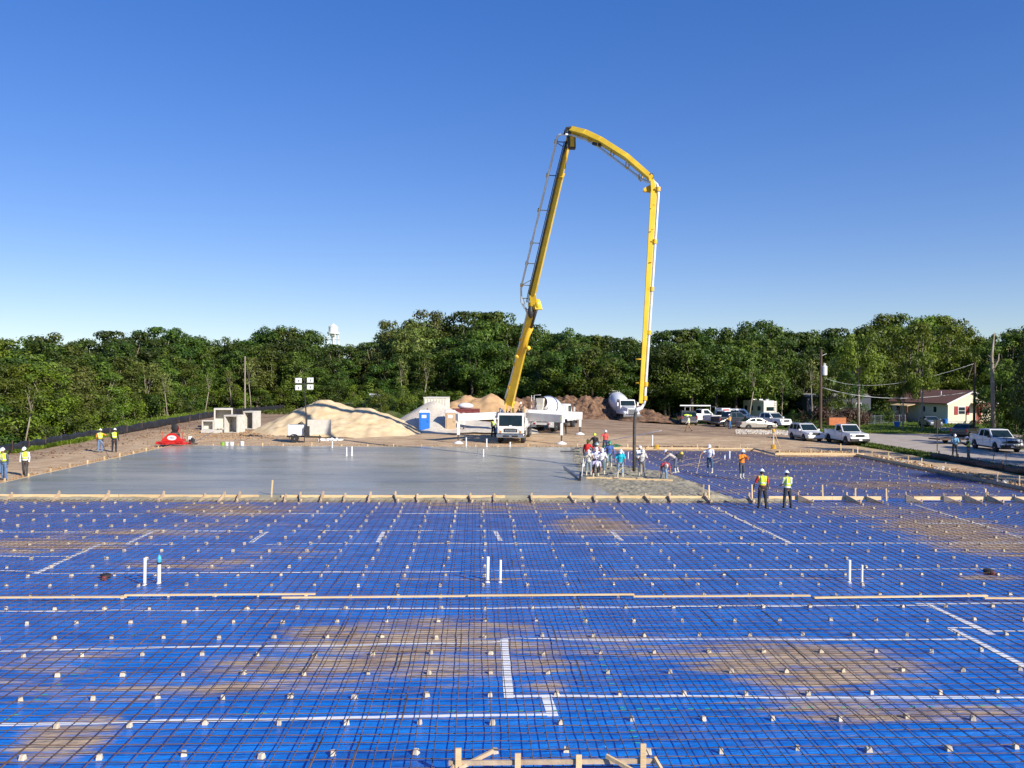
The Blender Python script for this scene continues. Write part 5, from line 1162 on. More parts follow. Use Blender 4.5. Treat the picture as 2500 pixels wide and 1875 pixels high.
    mb = MB(); mb.hexa([(-.22,-9.2,2.1),(.22,-9.2,2.1),(.2,-8.9,2.1),(-.2,-8.9,2.1),(-.4,-9.25,2.9),(.4,-9.25,2.9),(.35,-8.7,2.9),(-.35,-8.7,2.9)]); p_(mb, 'discharge_funnel', K['cream'])
    n_ = 10; vs = []
    for i in range(n_ + 1):
        a = math.pi * (1.08 + .84 * i / n_)
        for rr, zz in ((.95, 0), (.98, -.3), (.8, -.42)):
            vs.append((rr * math.cos(a), -8.75 + rr * .3 * math.sin(a), 2.55 + .75 * math.sin(a) + zz + .3))
    mb = MB(); mb._a(vs, [(i*3+j, (i+1)*3+j, (i+1)*3+j+1, i*3+j+1) for i in range(n_) for j in range(2)]); o = p_(mb, 'collector_ring', w_); sl = o.modifiers.new('s', 'SOLIDIFY'); sl.thickness = .05
    text('612', .26, K['dark'], t, (0, -9.07, 1.97), (R(90), 0, 0), 'fleet_number')
    mb = MB(); mb.tube([(0,-9.0,1.95),(-.5,-9.9,1.5),(-1.0,-10.7,1.15)], [.3,.26,.22], 10, cap=False); p_(mb, 'chute', w_)
    mb = MB(); mb.tube([(-.75,-8.9,1.1),(-.75,-8.9,3.9),(.0,-8.9,3.95)], .035, 6); mb.tube([(-1.05,-8.9,1.1),(-1.05,-8.9,3.9)], .035, 6)
    for i in range(8): mb.tube([(-1.05,-8.9,1.3+i*.33),(-.75,-8.9,1.3+i*.33)], .025, 5)
    p_(mb, 'ladder', w_)
    mb = MB(); mb.box((-1.1,-8.62,.75),(1.1,-8.5,1.0)); p_(mb, 'rear_bumper', w_)
    for s in (-1, 1): mb = MB(); mb.box((s*.8-.12,-8.66,.8),(s*.8+.12,-8.62,.95)); p_(mb, 'taillight', K['taillight'])
    return t
mx = mixer('white mixer truck facing the camera before the dark soil heap')
p = GT(1543, 1024); mx.location = (p.x, p.y - 5, H(p.x, p.y - 5)); mx.rotation_euler = (0, 0, R(188))
p = D(1333, 1040, 91); q = D(1560, 1024, 113)
mx.location = D(1543, 1024, 112); mx.location.z = H(mx.location.x, 112)
m2 = dup(mx, (0, 0, 0), R(-62), 'white mixer truck seen from behind, its chute at the pump truck')
# rear of truck at chosen point
rz = R(-25); back = Matrix.Rotation(rz, 4, 'Z') @ Vector((0, -8.6, 0)); tgt = D(1322, 1046, 90.5); m2.rotation_euler.z = rz; m2.location = Vector((tgt.x, tgt.y, 0)) - back; m2.location.z = H(m2.location.x, m2.location.y) + .02
m2.location.z = H(tgt.x, tgt.y) + .02

# ================================================================ LIGHT TOWER TRAILER
p = GT(718, 1081); LT = thing('light_tower', 'white towed light tower with four lamp heads on a dark mast', 'light tower', p, R(3))
def lp(mb, n, m, **k): return mb.build(n, m, LT, **k)
mb = MB(); mb.box((-.6, .1, .62), (.95, 1.5, 1.62)); lp(mb, 'generator_box', K['cwhite'], bevel=.05)
mb = MB(); mb.box((-.55, .095, .7), (.9, .105, .72)); mb.box((.15, .09, .75), (.17, .105, 1.55)); lp(mb, 'panel_seam', K['dark'])
mb = MB(); mb.box((-.7, .2, .48), (1.2, 1.4, .62)); mb.beam((1.2, .8, .52), (2.3, .8, .5), .1, .1); lp(mb, 'trailer_frame', K['dark'])
wheel(LT, -.0 + .0001, .05, .34, .2).rotation_euler = (0, 0, 0)
for o in [k for k in LT.children if k.name.startswith('wheel')]: o.rotation_euler = (0, 0, R(-90)); o.location = (-.02, .12, 0)
mb = MB(); mb.lathe([(.42, 0), (.44, .04), (.44, .2), (.42, .24)], 18, Matrix.Translation((-.02, .14, .36)) @ Matrix.Rotation(R(90), 4, 'X')); 
mb = MB(); mb.tube([(-.02 + .42 * math.cos(a), .05, .34 + .42 * math.sin(a)) for a in [i * math.pi / 10 for i in range(11)]], .04, 5); lp(mb, 'mudguard', K['black'])
for x in (.85, 2.2): mb = MB(); mb.tube([(x, .4, .0), (x, .4, .7)], .035, 6); lp(mb, 'jack_leg', K['dark'])
mt_ = D(743.5, 930, LT.location.y); R3 = Matrix.Rotation(R(-3), 4, 'Z')
top = R3 @ (mt_ - LT.location); base = Vector((1.15, top.y + .0, .55))
mb = MB(); mb.beam(base, base.lerp(top, .42), .13, .13); mb.beam(base.lerp(top, .4), base.lerp(top, .75), .1, .1); mb.beam(base.lerp(top, .73), top + Vector((0, 0, .25)), .075, .075); lp(mb, 'mast', K['dark'])
mb = MB(); mb.box((base.x - .2, base.y - .2, .5), (base.x + .2, base.y + .2, 1.5)); mb.tube([base + Vector((-.3, 0, .3)), base + Vector((-.1, 0, 1.3))], .03, 5); lp(mb, 'mast_base', K['dark'])
mb = MB(); mb.beam(top + Vector((-.72, 0, -.28)), top + Vector((.72, 0, -.22)), .06, .08); lp(mb, 'crossbar', K['dark'])
for sx, dz in ((-1, .02), (1, .06), (-1, -.62), (1, -.56)):
    c = top + Vector((sx * .52, -.1, dz)); mb = MB(); mb.box(c + Vector((-.28, -.1, -.22)), c + Vector((.28, .12, .24))); h_ = lp(mb, 'lamp_head', K['cwhite'], bevel=.03)
    mb = MB(); mb.box(c + Vector((-.23, -.115, -.17)), c + Vector((.23, -.102, .19))); mb.build('lens', K['lamp'], h_)
    mb = MB(); mb.box(c + Vector((-.02, -.13, -.1)), c + Vector((.1, -.116, .1))); mb.build('bulb', K['steel'], h_)
mb = MB(); mb.box((.25, .5, 1.62), (.6, .9, 1.72)); mb.tube([(.3, .6, 1.7), (.55, .7, 1.85), (.8, .6, 1.6)], .05, 6); lp(mb, 'cable_coil', K['black'])

# ================================================================ POWER TROWELS AND BUCKETS
p = GT(423, 1094); PTR = thing('ride_on_trowel', 'red twin rotor ride-on power trowel at the far left corner of the slab', 'power trowel', (p.x, p.y, ST), R(0))
def pp(mb, n, m, **k): return mb.build(n, m, PTR, **k)
for s in (-1, 1):
    mb = MB(); mb.lathe([(.72, .1), (.74, .13)], 20, Matrix.Translation((s * .68, .2, 0)), cap=False)
    for z in (.12, .28): mb.tube([(s*.68 + .74 * math.cos(a), .2 + .74 * math.sin(a), z) for a in [i * math.pi / 10 for i in range(21)]], .022, 5)
    for i in range(8): a = i * math.pi / 4; mb.tube([(s*.68 + .74*math.cos(a), .2 + .74*math.sin(a), .1), (s*.68 + .74*math.cos(a), .2 + .74*math.sin(a), .3)], .02, 5)
    pp(mb, 'guard_ring', K['red'])
    mb = MB()
    for i in range(4): a = i * math.pi / 2 + .4; mb.beam((s*.68, .2, .06), (s*.68 + .62*math.cos(a), .2 + .62*math.sin(a), .03), .16, .02)
    pp(mb, 'blades', K['steel'])
    mb = MB(); mb.tube([(s*.85, -.2, .3), (s*.85, -.2, 1.15)], .025, 6); pp(mb, 'control_lever', K['red'])
mb = MB(); mb._a([(x, y, z) for y in (-.35, -.25) for x, z in ((-.95, .34), (.95, .34), (.72, .6), (.42, .9), (.2, 1.04), (-.2, 1.04), (-.42, .9), (-.72, .6))], [tuple(range(7, -1, -1)), tuple(range(8, 16))] + [(i, (i+1) % 8, 8+(i+1) % 8, 8+i) for i in range(8)]); pp(mb, 'front_shroud', K['red'], bevel=.01)
mb = MB(); mb._a([(.38 * math.cos(a), -.365, .66 + .2 * math.sin(a)) for a in [i * math.pi / 12 for i in range(24)]] , [tuple(range(24))]); sh = pp(mb, 'logo_plate', K['lwhite']); 
text('TROWEL' if 0 else 'Allen', .2, mat('logo_blue', (.02, .03, .15), .5), PTR, (0, -.375, .66), (R(90), 0, 0), 'logo', .003)
mb = MB(); mb.box((-1.3, -.42, .2), (1.3, -.3, .32)); mb.beam((-1.35, -.36, .16), (1.35, -.36, .16), .1, .06); mb.box((-.8, -.2, .3), (.8, .7, .5)); pp(mb, 'frame', K['red'], bevel=.01)
mb = MB(); mb.box((-.35, .1, .5), (.35, .6, .95)); pp(mb, 'engine', K['dark'], bevel=.03)
mb = MB(); mb.hexa([(-.35,.3,1.02),(.2,.3,1.02),(.2,.75,1.02),(-.35,.75,1.02),(-.3,.3,1.14),(.15,.3,1.14),(.15,.75,1.14),(-.3,.75,1.14)]); mb.ell((-.08, .6, 1.42), (.32, .14, .38)); pp(mb, 'seat', K['black'], smooth=False)
mb = MB(); mb.tube([(.2, .4, 1.0), (.35, .4, 1.4), (.3, .5, 1.6)], .03, 6); pp(mb, 'armrest', K['red'])
p = GT(467, 1093); t = thing('walk_behind_trowel', 'small walk-behind power trowel with a long handle beside the red one', 'power trowel', (p.x, p.y + .2, ST))
mb = MB(); mb.tube([(.45 * math.cos(a), .45 * math.sin(a), .1) for a in [i * math.pi / 10 for i in range(21)]], .025, 5); mb.build('guard_ring', K['dark'], t)
mb = MB(); mb.box((-.22, -.2, .2), (.2, .2, .5)); mb.lathe([(.14, .5), (.14, .62)], 12); mb.build('engine', K['dark'], t, bevel=.03)
mb = MB(); mb.box((-.3, -.12, .45), (-.05, .15, .75)); mb.build('fuel_tank', K['lwhite'], t, bevel=.03)
mb = MB(); mb.tube([(.2, 0, .25), (1.55, .3, 1.05)], .025, 6); mb.tube([(1.45, .0, 1.0), (1.6, .6, 1.1)], .02, 6); mb.build('handle', K['steel'], t)
def bucket(px, py, h_, r, mt, lab):
    p = GT(px, py); t = thing('bucket', lab, 'bucket', p, group='buckets on the dirt behind the slab')
    mb = MB(); mb.lathe([(r * .86, 0), (r, h_), (r * 1.06, h_), (r * 1.06, h_ - .03), (r*.95, h_ - .03), (r * .82, .03)], 16, cap=False); mb.lathe([(r * .85, .01), (r * .85, .03)], 16); mb.build('pail', mt, t)
    mb = MB(); mb.tube([(r * 1.03 * math.cos(a), -.02 - r * .4 * math.sin(a), h_ - .04 - r * 1.1 * math.sin(a)) for a in [i * math.pi / 8 for i in range(9)]], .008, 4); mb.build('handle', K['steel'], t)
bucket(526.5, 1094, .42, .17, K['cwhite'], 'tall white bucket nearest the red trowel'); bucket(543.5, 1092, .38, .17, mat('green_bucket', (.22, .42, .04), .45), 'green bucket between white ones'); bucket(554.5, 1090, .38, .19, K['cwhite'], 'white bucket right of the green one'); bucket(565.5, 1090, .38, .19, K['cwhite'], 'white bucket fourth in the row'); bucket(591, 1089, .4, .17, K['lwhite'], 'white bucket standing apart at the right of the row')
# ================================================================ PEOPLE
K['skin'] = mat('skin_brown', (.3, .15, .085), .55, var=.08, vs=6)
K['boot'] = mat('cream_rubber_boots', (.6, .55, .42), .5, var=.15)
K['bootd'] = mat('dark_boots', (.05, .035, .025), .7)
K['hair'] = mat('dark_hair', (.012, .009, .008), .7)
_cl = {}
def cloth(c):
    k = tuple(round(v, 3) for v in c)
    if k not in _cl: _cl[k] = mat('cloth_%d' % len(_cl), c, .85, var=.32, vs=7, bump=.5, bs=9)
    return _cl[k]
_ht = {}
def hatm(c):
    k = tuple(c)
    if k not in _ht: _ht[k] = mat('hard_hat_%d' % len(_ht), c, .3, var=.03, coat=.4)
    return _ht[k]
K['lime'] = mat('lime_vest', (.62, .82, .015), .7, var=.08, vs=6); K['silverstripe'] = mat('reflective_stripe', (.62, .63, .6), .4, metal=.1)
def RX(a): return Matrix.Rotation(R(a), 3, 'X')
def RY(a): return Matrix.Rotation(R(a), 3, 'Y')
def rem(o, vx=.014, sm=4):
    m = o.modifiers.new('remesh', 'REMESH'); m.mode = 'VOXEL'; m.voxel_size = vx; m.use_smooth_shade = True
    if sm: s = o.modifiers.new('smooth', 'SMOOTH'); s.factor = .5; s.iterations = sm
def person(lab, px, py, face, shirt=(.8,.8,.8), pants=(.12,.2,.35), hat=(.85,.85,.83), vest=None, boots='boot', h=1.72, lean=4, side=0, legs=((4, 4), (-4, 6)), arms=((8, 10, 15), (8, 10, 15)), head=12, long_=True, z=None, shorts=False, spread=5, group=None, brim=0, at=None, hips=None, tall_boots=True, belt=None):
    """face: heading in degrees, 0 = looking away from the camera (+Y), 180 = towards it; arms: (forward, outward, elbow bend), legs: (forward swing, knee bend)"""
    s = h / 1.72
    P = {}; P['hip'] = Vector((0, 0, 0)); Lm = RX(-lean) @ RY(side)
    P['waist'] = Lm @ Vector((0, 0, .14)); P['chest'] = Lm @ Vector((0, .0, .36)); P['neck'] = Lm @ Vector((0, -.01, .53))
    hd = Lm @ RX(-head); P['headc'] = P['neck'] + hd @ Vector((0, .025, .17))
    for i, sd in ((0, -1), (1, 1)):
        P['sh%d' % i] = Lm @ Vector((sd * .19, -.01, .47)); fwd, outw, eb = arms[i]
        A = Matrix.Rotation(R(fwd), 3, 'X') ; d = Matrix.Rotation(R(-sd * outw), 3, 'Y') @ Vector((0, 0, -1)); d = A @ d
        P['el%d' % i] = P['sh%d' % i] + d * .29
        inw = Vector((-sd * .45, 0, 0)); A2 = Matrix.Rotation(R(fwd + eb), 3, 'X'); d2 = A2 @ (Matrix.Rotation(R(-sd * outw * .3), 3, 'Y') @ Vector((0, 0, -1)))
        d2 = (d2 + inw * (eb / 120)).normalized(); P['wr%d' % i] = P['el%d' % i] + d2 * .25; P['hd%d' % i] = d2
        fs, kb = legs[i]; P['lh%d' % i] = Vector((sd * .095, 0, -.02))
        d = Matrix.Rotation(R(fs), 3, 'X') @ (Matrix.Rotation(R(-sd * spread), 3, 'Y') @ Vector((0, 0, -1))); P['kn%d' % i] = P['lh%d' % i] + d * .42
        d = Matrix.Rotation(R(fs - kb), 3, 'X') @ (Matrix.Rotation(R(-sd * spread * .5), 3, 'Y') @ Vector((0, 0, -1))); P['an%d' % i] = P['kn%d' % i] + d * .41
    low = min(P['an0'].z, P['an1'].z) - .075
    for k in P:
        if not k.startswith('hd'): P[k] = (P[k] - Vector((0, 0, low)))
    loc = at if at is not None else (GT(px, py) if z is None else G(px, py, z)); loc = Vector(loc)
    t = thing('person', lab, 'person', loc, R(face)); t.scale = (s, s, s)
    if group: t['group'] = group
    # continuous body: torso, limbs, hands with fingers, head with face
    b = MB(); hip, wa, ch, ne, hc = P['hip'], P['waist'], P['chest'], P['neck'], P['headc']
    T4 = Lm.to_4x4()
    b.ell(hip, (.155, .115, .13), T4); b.ell((hip + wa) / 2, (.14, .105, .14), T4); b.ell(ch, (.165, .115, .2), T4); b.caps(P['sh0'], P['sh1'], .06, .06); b.caps(ch, ne, .07, .052); b.caps(ne, hc - Vector((0, 0, .03)), .052, .05)
    H4 = hd.to_4x4()
    b.ell(hc, (.075, .093, .108), H4, 16, 12); b.ell(hc + hd @ Vector((0, .055, -.06)), (.045, .04, .045), H4); b.ell(hc + hd @ Vector((0, .095, -.01)), (.013, .022, .024), H4, 8, 6)
    b.ell(hc + hd @ Vector((0, .082, -.055)), (.025, .014, .009), H4, 8, 6)
    for sd in (-1, 1): b.ell(hc + hd @ Vector((sd * .076, -.005, -.005)), (.012, .022, .032), H4, 8, 6); b.ell(hc + hd @ Vector((sd * .032, .078, .03)), (.02, .012, .008), H4, 8, 6)
    for i in (0, 1):
        b.caps(P['sh%d' % i], P['el%d' % i], .052, .042); b.caps(P['el%d' % i], P['wr%d' % i], .04, .028)
        d = P['hd%d' % i]; sd = -1 if i == 0 else 1; x = Vector((0, 1, 0)) - d * d.y
        if x.length < .2: x = Vector((1, 0, 0)) - d * d.x
        x.normalize(); n_ = d.cross(x); pc = P['wr%d' % i] + d * .055
        Tm = Matrix((x, n_, d)).transposed().to_4x4(); b.ell(pc, (.04, .018, .055), Tm, 10, 8)
        for k, ln in enumerate((.062, .075, .07, .052)):
            q = pc + x * (.028 - .019 * k) + d * .04; cu = n_ * sd * -.35
            m1 = q + d * ln * .55 + cu * .02; b.tube([q, m1, m1 + (d * .7 + cu).normalized() * ln * .5], [.0095, .009, .007], 6)
        q = pc + x * .034 - d * .02; b.tube([q, q + (x * .7 + d * .7) * .035, q + (x * .4 + d) * .055], [.012, .0105, .008], 6)
        b.caps(P['lh%d' % i], P['kn%d' % i], .085, .056); b.caps(P['kn%d' % i], P['an%d' % i], .055, .036); an = P['an%d' % i]
        b.caps(an + Vector((0, -.03, -.04)), an + Vector((0, .13, -.05)), .034, .028)
    o = b.build('body', K['skin'], t); rem(o, .0125, 2)
    # shirt
    m = MB(); sh = cloth(shirt); g = .017
    m.ell((hip + wa) / 2 + Lm @ Vector((0, 0, .01)), (.165, .13, .14), T4); m.ell(ch, (.165 + g, .115 + g * 1.2, .2 + g), T4); m.ell(ch - (ch - wa) * .5, (.163, .128, .19), T4); m.caps(P['sh0'], P['sh1'], .078, .078)
    for i in (0, 1):
        sh_, el, wr = P['sh%d' % i], P['el%d' % i], P['wr%d' % i]
        if long_: m.caps(sh_, el, .07, .055); m.caps(el, el.lerp(wr, .93), .054, .042)
        else: m.caps(sh_, sh_.lerp(el, .72), .07, .064)
    o = m.build('shirt', sh, t); rem(o, .02, 3)
    # trousers
    m = MB(); m.ell(hip + Lm @ Vector((0, 0, .02)), (.17, .13, .12), T4)
    for i in (0, 1):
        a, k_, an = P['lh%d' % i], P['kn%d' % i], P['an%d' % i]; m.caps(a, k_, .1, .075)
        if not shorts: m.caps(k_, k_.lerp(an, .4 if tall_boots and boots == 'boot' else .95), .074, .062)
    o = m.build('trousers', cloth(pants), t); rem(o, .02, 3)
    for i in (0, 1):
        k_, an = P['kn%d' % i], P['an%d' % i]; m = MB()
        m.caps(k_.lerp(an, .35 if boots == 'boot' and tall_boots else .8), an, .062, .052); m.caps(an + Vector((0, -.035, -.03)), an + Vector((0, .14, -.036)), .048, .042)
        o = m.build('boot', K[boots], t); rem(o, .018, 2)
    # hair and hard hat
    m = MB(); m.ell(hc + hd @ Vector((0, -.018, .012)), (.082, .09, .1), H4); o = m.build('hair', K['hair'], t, smooth=True)
    if hat:
        T = Matrix.Translation(hc + hd @ Vector((0, .0, .045))) @ H4 @ Matrix.Diagonal((.93, 1.12, 1, 1)); m = MB(); br = .155 if brim else .128
        m.lathe([(br, .0), (br, .01), (.116, .02), (.112, .06), (.09, .1), (.05, .122), (.006, .128)], 18, T); m.ell((hc + hd @ Vector((0, .135, .05))), (.075, .05, .01), H4, 10, 6)
        m.box((-.012, -.1, .1), (.012, .1, .14), T @ Matrix.Diagonal((1, .9, 1, 1)))
        m.build('hard_hat', hatm(hat), t, smooth=True)
    if vest:
        m = MB(); g = .03
        m.ell(ch, (.165 + g, .115 + g * 1.25, .2 + g * .6), T4); m.ell(ch - (ch - wa) * .55, (.178, .145, .2), T4); m.caps(P['sh0'].lerp(P['sh1'], .12), P['sh0'].lerp(P['sh1'], .88), .088, .088)
        o = m.build('safety_vest', K['lime'] if vest == 'lime' else vest, t); rem(o, .02, 3)
        m = MB()
        for u in (-.05, ): pass
        for off in (.14, ):
            c = ch - (ch - wa) * .55; 
            prev = []
            m.lathe([(1.03, -.022), (1.05, 0), (1.03, .022)], 24, Matrix.Translation(c) @ T4 @ Matrix.Diagonal((.178, .148, 1, 1)), cap=False)
        for sd in (-1, 1): m.tube([ch + Lm @ Vector((sd * .09, y, zz)) for y, zz in ((.157, -.12), (.158, 0), (.13, .12), (.04, .195), (-.04, .2), (-.13, .14), (-.16, 0), (-.157, -.12))], .016, 5)
        m.build('reflective_stripes', K['silverstripe'], o)
    if belt: m = MB(); m.ell(hip + Vector((.16, .0, .0)), (.06, .1, .1)); m.ell(hip + Vector((-.16, -.03, -.02)), (.05, .08, .1)); m.lathe([(1, -.025), (1.02, 0), (1, .025)], 20, Matrix.Translation(hip + Vector((0, 0, .1))) @ Matrix.Diagonal((.175, .14, 1, 1)), cap=False); m.build('tool_belt', K['bootd'], t)
    return t, P
W_ = (.74, .74, .75); Y_ = (.78, .55, .02); LB = (.2, .29, .42); GN = (.02, .25, .12); DK = (.018, .019, .024)
person('man in a black jersey and lime vest walking at the left slab edge, white shirt sleeves', 61, 1163, 186, shirt=W_, pants=(.06, .055, .055), vest='lime', boots='bootd', legs=((14, 6), (-12, 10)), arms=((10, 16, 12), (-10, 16, 12)), head=20)[0]['label'] = 'man in a lime vest over white sleeves and dark trousers walking at the left'
person('man in a grey shirt, open lime vest and blue jeans at the left frame edge', 10, 1173, 165, shirt=(.07, .09, .12), pants=(.1, .17, .3), vest='lime', boots='bootd', arms=((-6, 10, 10), (60, 5, 70)), h=1.8)
person('man half cut off by the left frame edge in a lime vest', -5, 1158, 190, shirt=(.1, .1, .12), pants=(.1, .17, .3), vest='lime', boots='bootd')
person('man in orange shirt, lime vest, jeans and tool belt pointing beside the silt fence', 244, 1105, 8, shirt=(.72, .28, .03), pants=(.12, .2, .34), vest='lime', boots='bootd', arms=((5, 18, 30), (60, 45, 40)), long_=False, belt=1, h=1.78)
person('man in a lime vest over black clothes seen from behind near the silt fence', 279, 1104, 5, shirt=DK, pants=(.015, .017, .025), vest='lime', boots='bootd', arms=((10, 14, 45), (6, 12, 30)), h=1.8)
G2 = 'crew placing concrete'
Z = ST - .06
person('man in a red shirt and yellow hat with hands on hips in the crew', 1433, 1139, 200, shirt=(.5, .015, .015), pants=(.16, .2, .3), hat=Y_, arms=((-15, 50, 75), (-8, 12, 12)), z=Z, h=1.78, group=G2)
person('man in a black striped shirt under a lime hat standing behind the crew', 1452, 1115, 160, shirt=(.02, .02, .026), pants=(.05, .06, .09), hat=(.62, .72, .04), arms=((20, 18, 20), (10, 38, 50)), z=Z, h=1.75, brim=1, group=G2)
person('man in a faded red printed shirt farthest back in the crew', 1477, 1103, 190, shirt=(.6, .09, .07), pants=(.02, .03, .07), arms=((2, 6, 8), (30, 42, 10)), long_=False, z=Z, h=1.74, tall_boots=False, boots='bootd', group=G2)
person('man in a blue shirt under a green hat seen from the side in the crew', 1487, 1143, 178, shirt=(.06, .12, .35), pants=(.18, .27, .3), hat=GN, lean=8, legs=((-4, 6), (16, 30)), arms=((8, 20, 40), (0, 38, 20)), z=Z, h=1.78, brim=1, group=G2)
person('man in a maroon shirt and grey brimmed hat hidden in the crew', 1455, 1146, 195, shirt=(.25, .09, .1), pants=(.1, .12, .15), hat=(.4, .48, .46), brim=1, z=Z, group=G2, arms=((30, 10, 60), (30, 10, 60)))
person('man in a cream shirt hand raised to his face, front left of the crew', 1437, 1163, 170, shirt=(.7, .66, .56), pants=(.22, .28, .33), hat=(.85, .8, .78), arms=((25, 25, 130), (35, 10, 100)), long_=False, head=30, lean=10, z=Z, h=1.64, group=G2)
person('man in a white shirt and backward hat in the middle of the crew', 1453, 1158, 185, shirt=(.66, .64, .76), pants=(.08, .1, .18), lean=14, head=28, arms=((20, 20, 40), (30, 10, 40)), long_=False, z=Z, group=G2)
person('man in a long sleeved white shirt with hands joined in the crew', 1469, 1161, 178, shirt=(.74, .72, .76), pants=(.1, .17, .22), lean=8, head=28, arms=((18, 22, 75), (18, 22, 75)), z=Z, h=1.68, group=G2)
person('man in lilac bent double over the left end of the screed board', 1454, 1167, 178, shirt=(.5, .46, .66), pants=(.02, .02, .03), hat=(.88, .82, .84), lean=82, head=30, legs=((14, 25), (8, 25)), arms=((88 - 82 + 4, 10, 5), (8, 10, 5)), long_=False, z=Z, h=1.72, group=G2)
person('man in a turquoise shirt and light jeans holding a shovel', 1514, 1167, 176, shirt=(.01, .4, .52), pants=(.25, .35, .45), lean=8, head=30, arms=((16, 14, 25), (10, 26, 35)), long_=False, z=Z, h=1.72, group=G2, brim=0)
person('man in a white hood and dark trousers hugging the concrete hose', 1557, 1151, 205, shirt=(.6, .62, .66), pants=(.04, .05, .08), lean=14, head=10, arms=((60, 10, 30), (50, 10, 40)), legs=((14, 25), (-8, 10)), z=.06, h=1.72, group=G2, boots='bootd')
person('man in a grey shirt resting both hands on a wooden handle', 1567, 1166, 180, shirt=(.5, .48, .47), pants=(.14, .15, .16), lean=6, head=34, hat=(.78, .76, .7), arms=((24, 24, 70), (24, 24, 70)), long_=False, z=Z, h=1.72, brim=1, group=G2)
person('man in a crimson shirt bent double over the right end of the screed board', 1620, 1172, 180, shirt=(.36, .04, .06), pants=(.2, .3, .42), lean=84, head=20, hat=(.5, .46, .42), legs=((14, 22), (10, 22)), arms=((6, 16, 6), (8, 16, 6)), long_=False, z=Z - .02, h=1.75, group=G2, tall_boots=False, boots='bootd')
person('man in a beige shirt and violet hood stooping towards the hose', 1649, 1155, 75, shirt=(.46, .4, .36), pants=(.1, .12, .17), hat=(.82, .8, .85), lean=56, head=-10, legs=((6, 10), (-6, 12)), arms=((50, 8, 5), (40, 8, 20)), z=.08, h=1.74, group=G2)
person('man in a white t-shirt and rubber boots pulling a wooden hook pole', 1733, 1155, 150, shirt=W_, pants=(.05, .1, .17), lean=8, head=18, arms=((5, 12, 55), (45, 50, 10)), long_=False, z=.1, h=1.82, group=G2)
person('man in an orange long sleeved shirt and white boots on the far rebar', 1811, 1169, 195, shirt=(.75, .22, .015), pants=(.06, .07, .09), lean=3, head=10, legs=((-4, 8), (10, 12)), arms=((40, 16, 120), (25, 10, 95)), z=.1, h=1.76, brim=1)
person('man in a red shirt, lime vest and black trousers at the near form boards', 1861, 1242, 2, shirt=(.5, .02, .015), pants=DK, vest='lime', boots='bootd', arms=((8, 26, 30), (10, 20, 20)), long_=False, z=.1, h=1.80, belt=1, brim=1)
person('man in a white shirt and lime vest, hands forward, at the near form boards', 1922, 1241, 8, shirt=(.62, .6, .56), pants=(.02, .025, .035), vest='lime', boots='bootd', arms=((14, 8, 60), (14, 8, 60)), long_=False, z=.1, h=1.72, brim=1)
person('man in a lime vest and khaki trousers walking across the dirt lot', 1681, 1053, 80, shirt=(.7, .72, .7), pants=(.27, .18, .1), vest='lime', boots='bootd', legs=((26, 8), (-22, 12)), arms=((20, 8, 20), (-20, 8, 25)), h=1.84)
person('man in an orange and lime vest beside the silver sedan', 1782, 1047, 60, shirt=(.6, .3, .03), pants=(.06, .14, .32), vest=mat('orange_vest', (.8, .32, .02), .7), boots='bootd', arms=((30, 12, 60), (20, 12, 60)), h=1.76)
person('man in a light blue shirt with folded arms in the shade by the road', 2331, 1113, 150, shirt=(.18, .4, .6), pants=DK, boots='bootd', arms=((25, 14, 105), (25, 14, 105)), h=1.76)
person('man in a dark shirt and lime vest in the shade by the road', 2364, 1124, 60, shirt=DK, pants=(.17, .15, .13), vest='lime', boots='bootd', arms=((35, 14, 80), (35, 14, 80)), h=1.8)
person('dark clothed man half hidden behind the outrigger leg', 1378, 1060, 180, shirt=(.03, .03, .03), pants=(.012, .012, .013), boots='bootd', h=1.85)
q = PTM @ Vector((-.75, -3.4, 1.37)); person('operator in a tan shirt standing on the deck of the pump truck', 0, 0, 140, shirt=(.5, .3, .18), pants=(.03, .04, .07), boots='bootd', at=(q.x, q.y, 2.1), arms=((40, 20, 50), (40, 20, 50)), h=1.75)
q = D(1210, 1050, 84); person('man in a lime vest standing left behind the pump truck', 0, 0, 200, shirt=(.3, .3, .3), pants=DK, vest='lime', boots='bootd', at=(q.x - .2, 84.5, H(q.x, 84.5)), h=1.8)
mb = MB(); q = L_((0, 0, 0)); mb.box((.3, -3.9, 1.352), (1.0, -3.05, 2.1 - PT.location.z)); o = mb.build('step_box', K['white'], PT); o.location = (-1.15 - .25, 0, 0)
# held tools
def pole(name, lab, cat, a, b_, r, mt, blade=None):
    t = thing(name, lab, cat); mb = MB(); mb.tube([a, b_], r, 8); mb.build('handle', K[mt], t)
    if blade: mb = MB(); mb.beam(b_ + Vector((-blade/2, 0, 0)), b_ + Vector((blade/2, 0, .02)), .03, .12); mb.build('blade', K['steel'], t)
a = G(1514, 1168, ST - .06); pole('shovel', 'long handled shovel held by the man in turquoise', 'shovel', D(1522, 1140, a.y - .5), D(1503, 1157, a.y - .6), .022, 'pine', .25)
a = G(1567, 1166, ST - .06); pole('rake', 'upright wooden handled rake under the hands of the man in grey', 'rake', D(1567, 1134, a.y - .35), D(1565, 1167, a.y - .4), .025, 'pine', .5)
a = G(1733, 1155, .1); pole('hook_pole', 'slanting wooden hook pole held by the man in the white t-shirt', 'hook pole', D(1711, 1110, a.y - .35), D(1701, 1154, a.y - .4), .02, 'pine', .12)
a = GT(255, 1108); pole('shovel', 'shovel lying tilted to the slab edge by the men at the silt fence', 'shovel', D(247, 1080, a.y - .3), D(267, 1118, a.y - 4), .02, 'pole', .2)
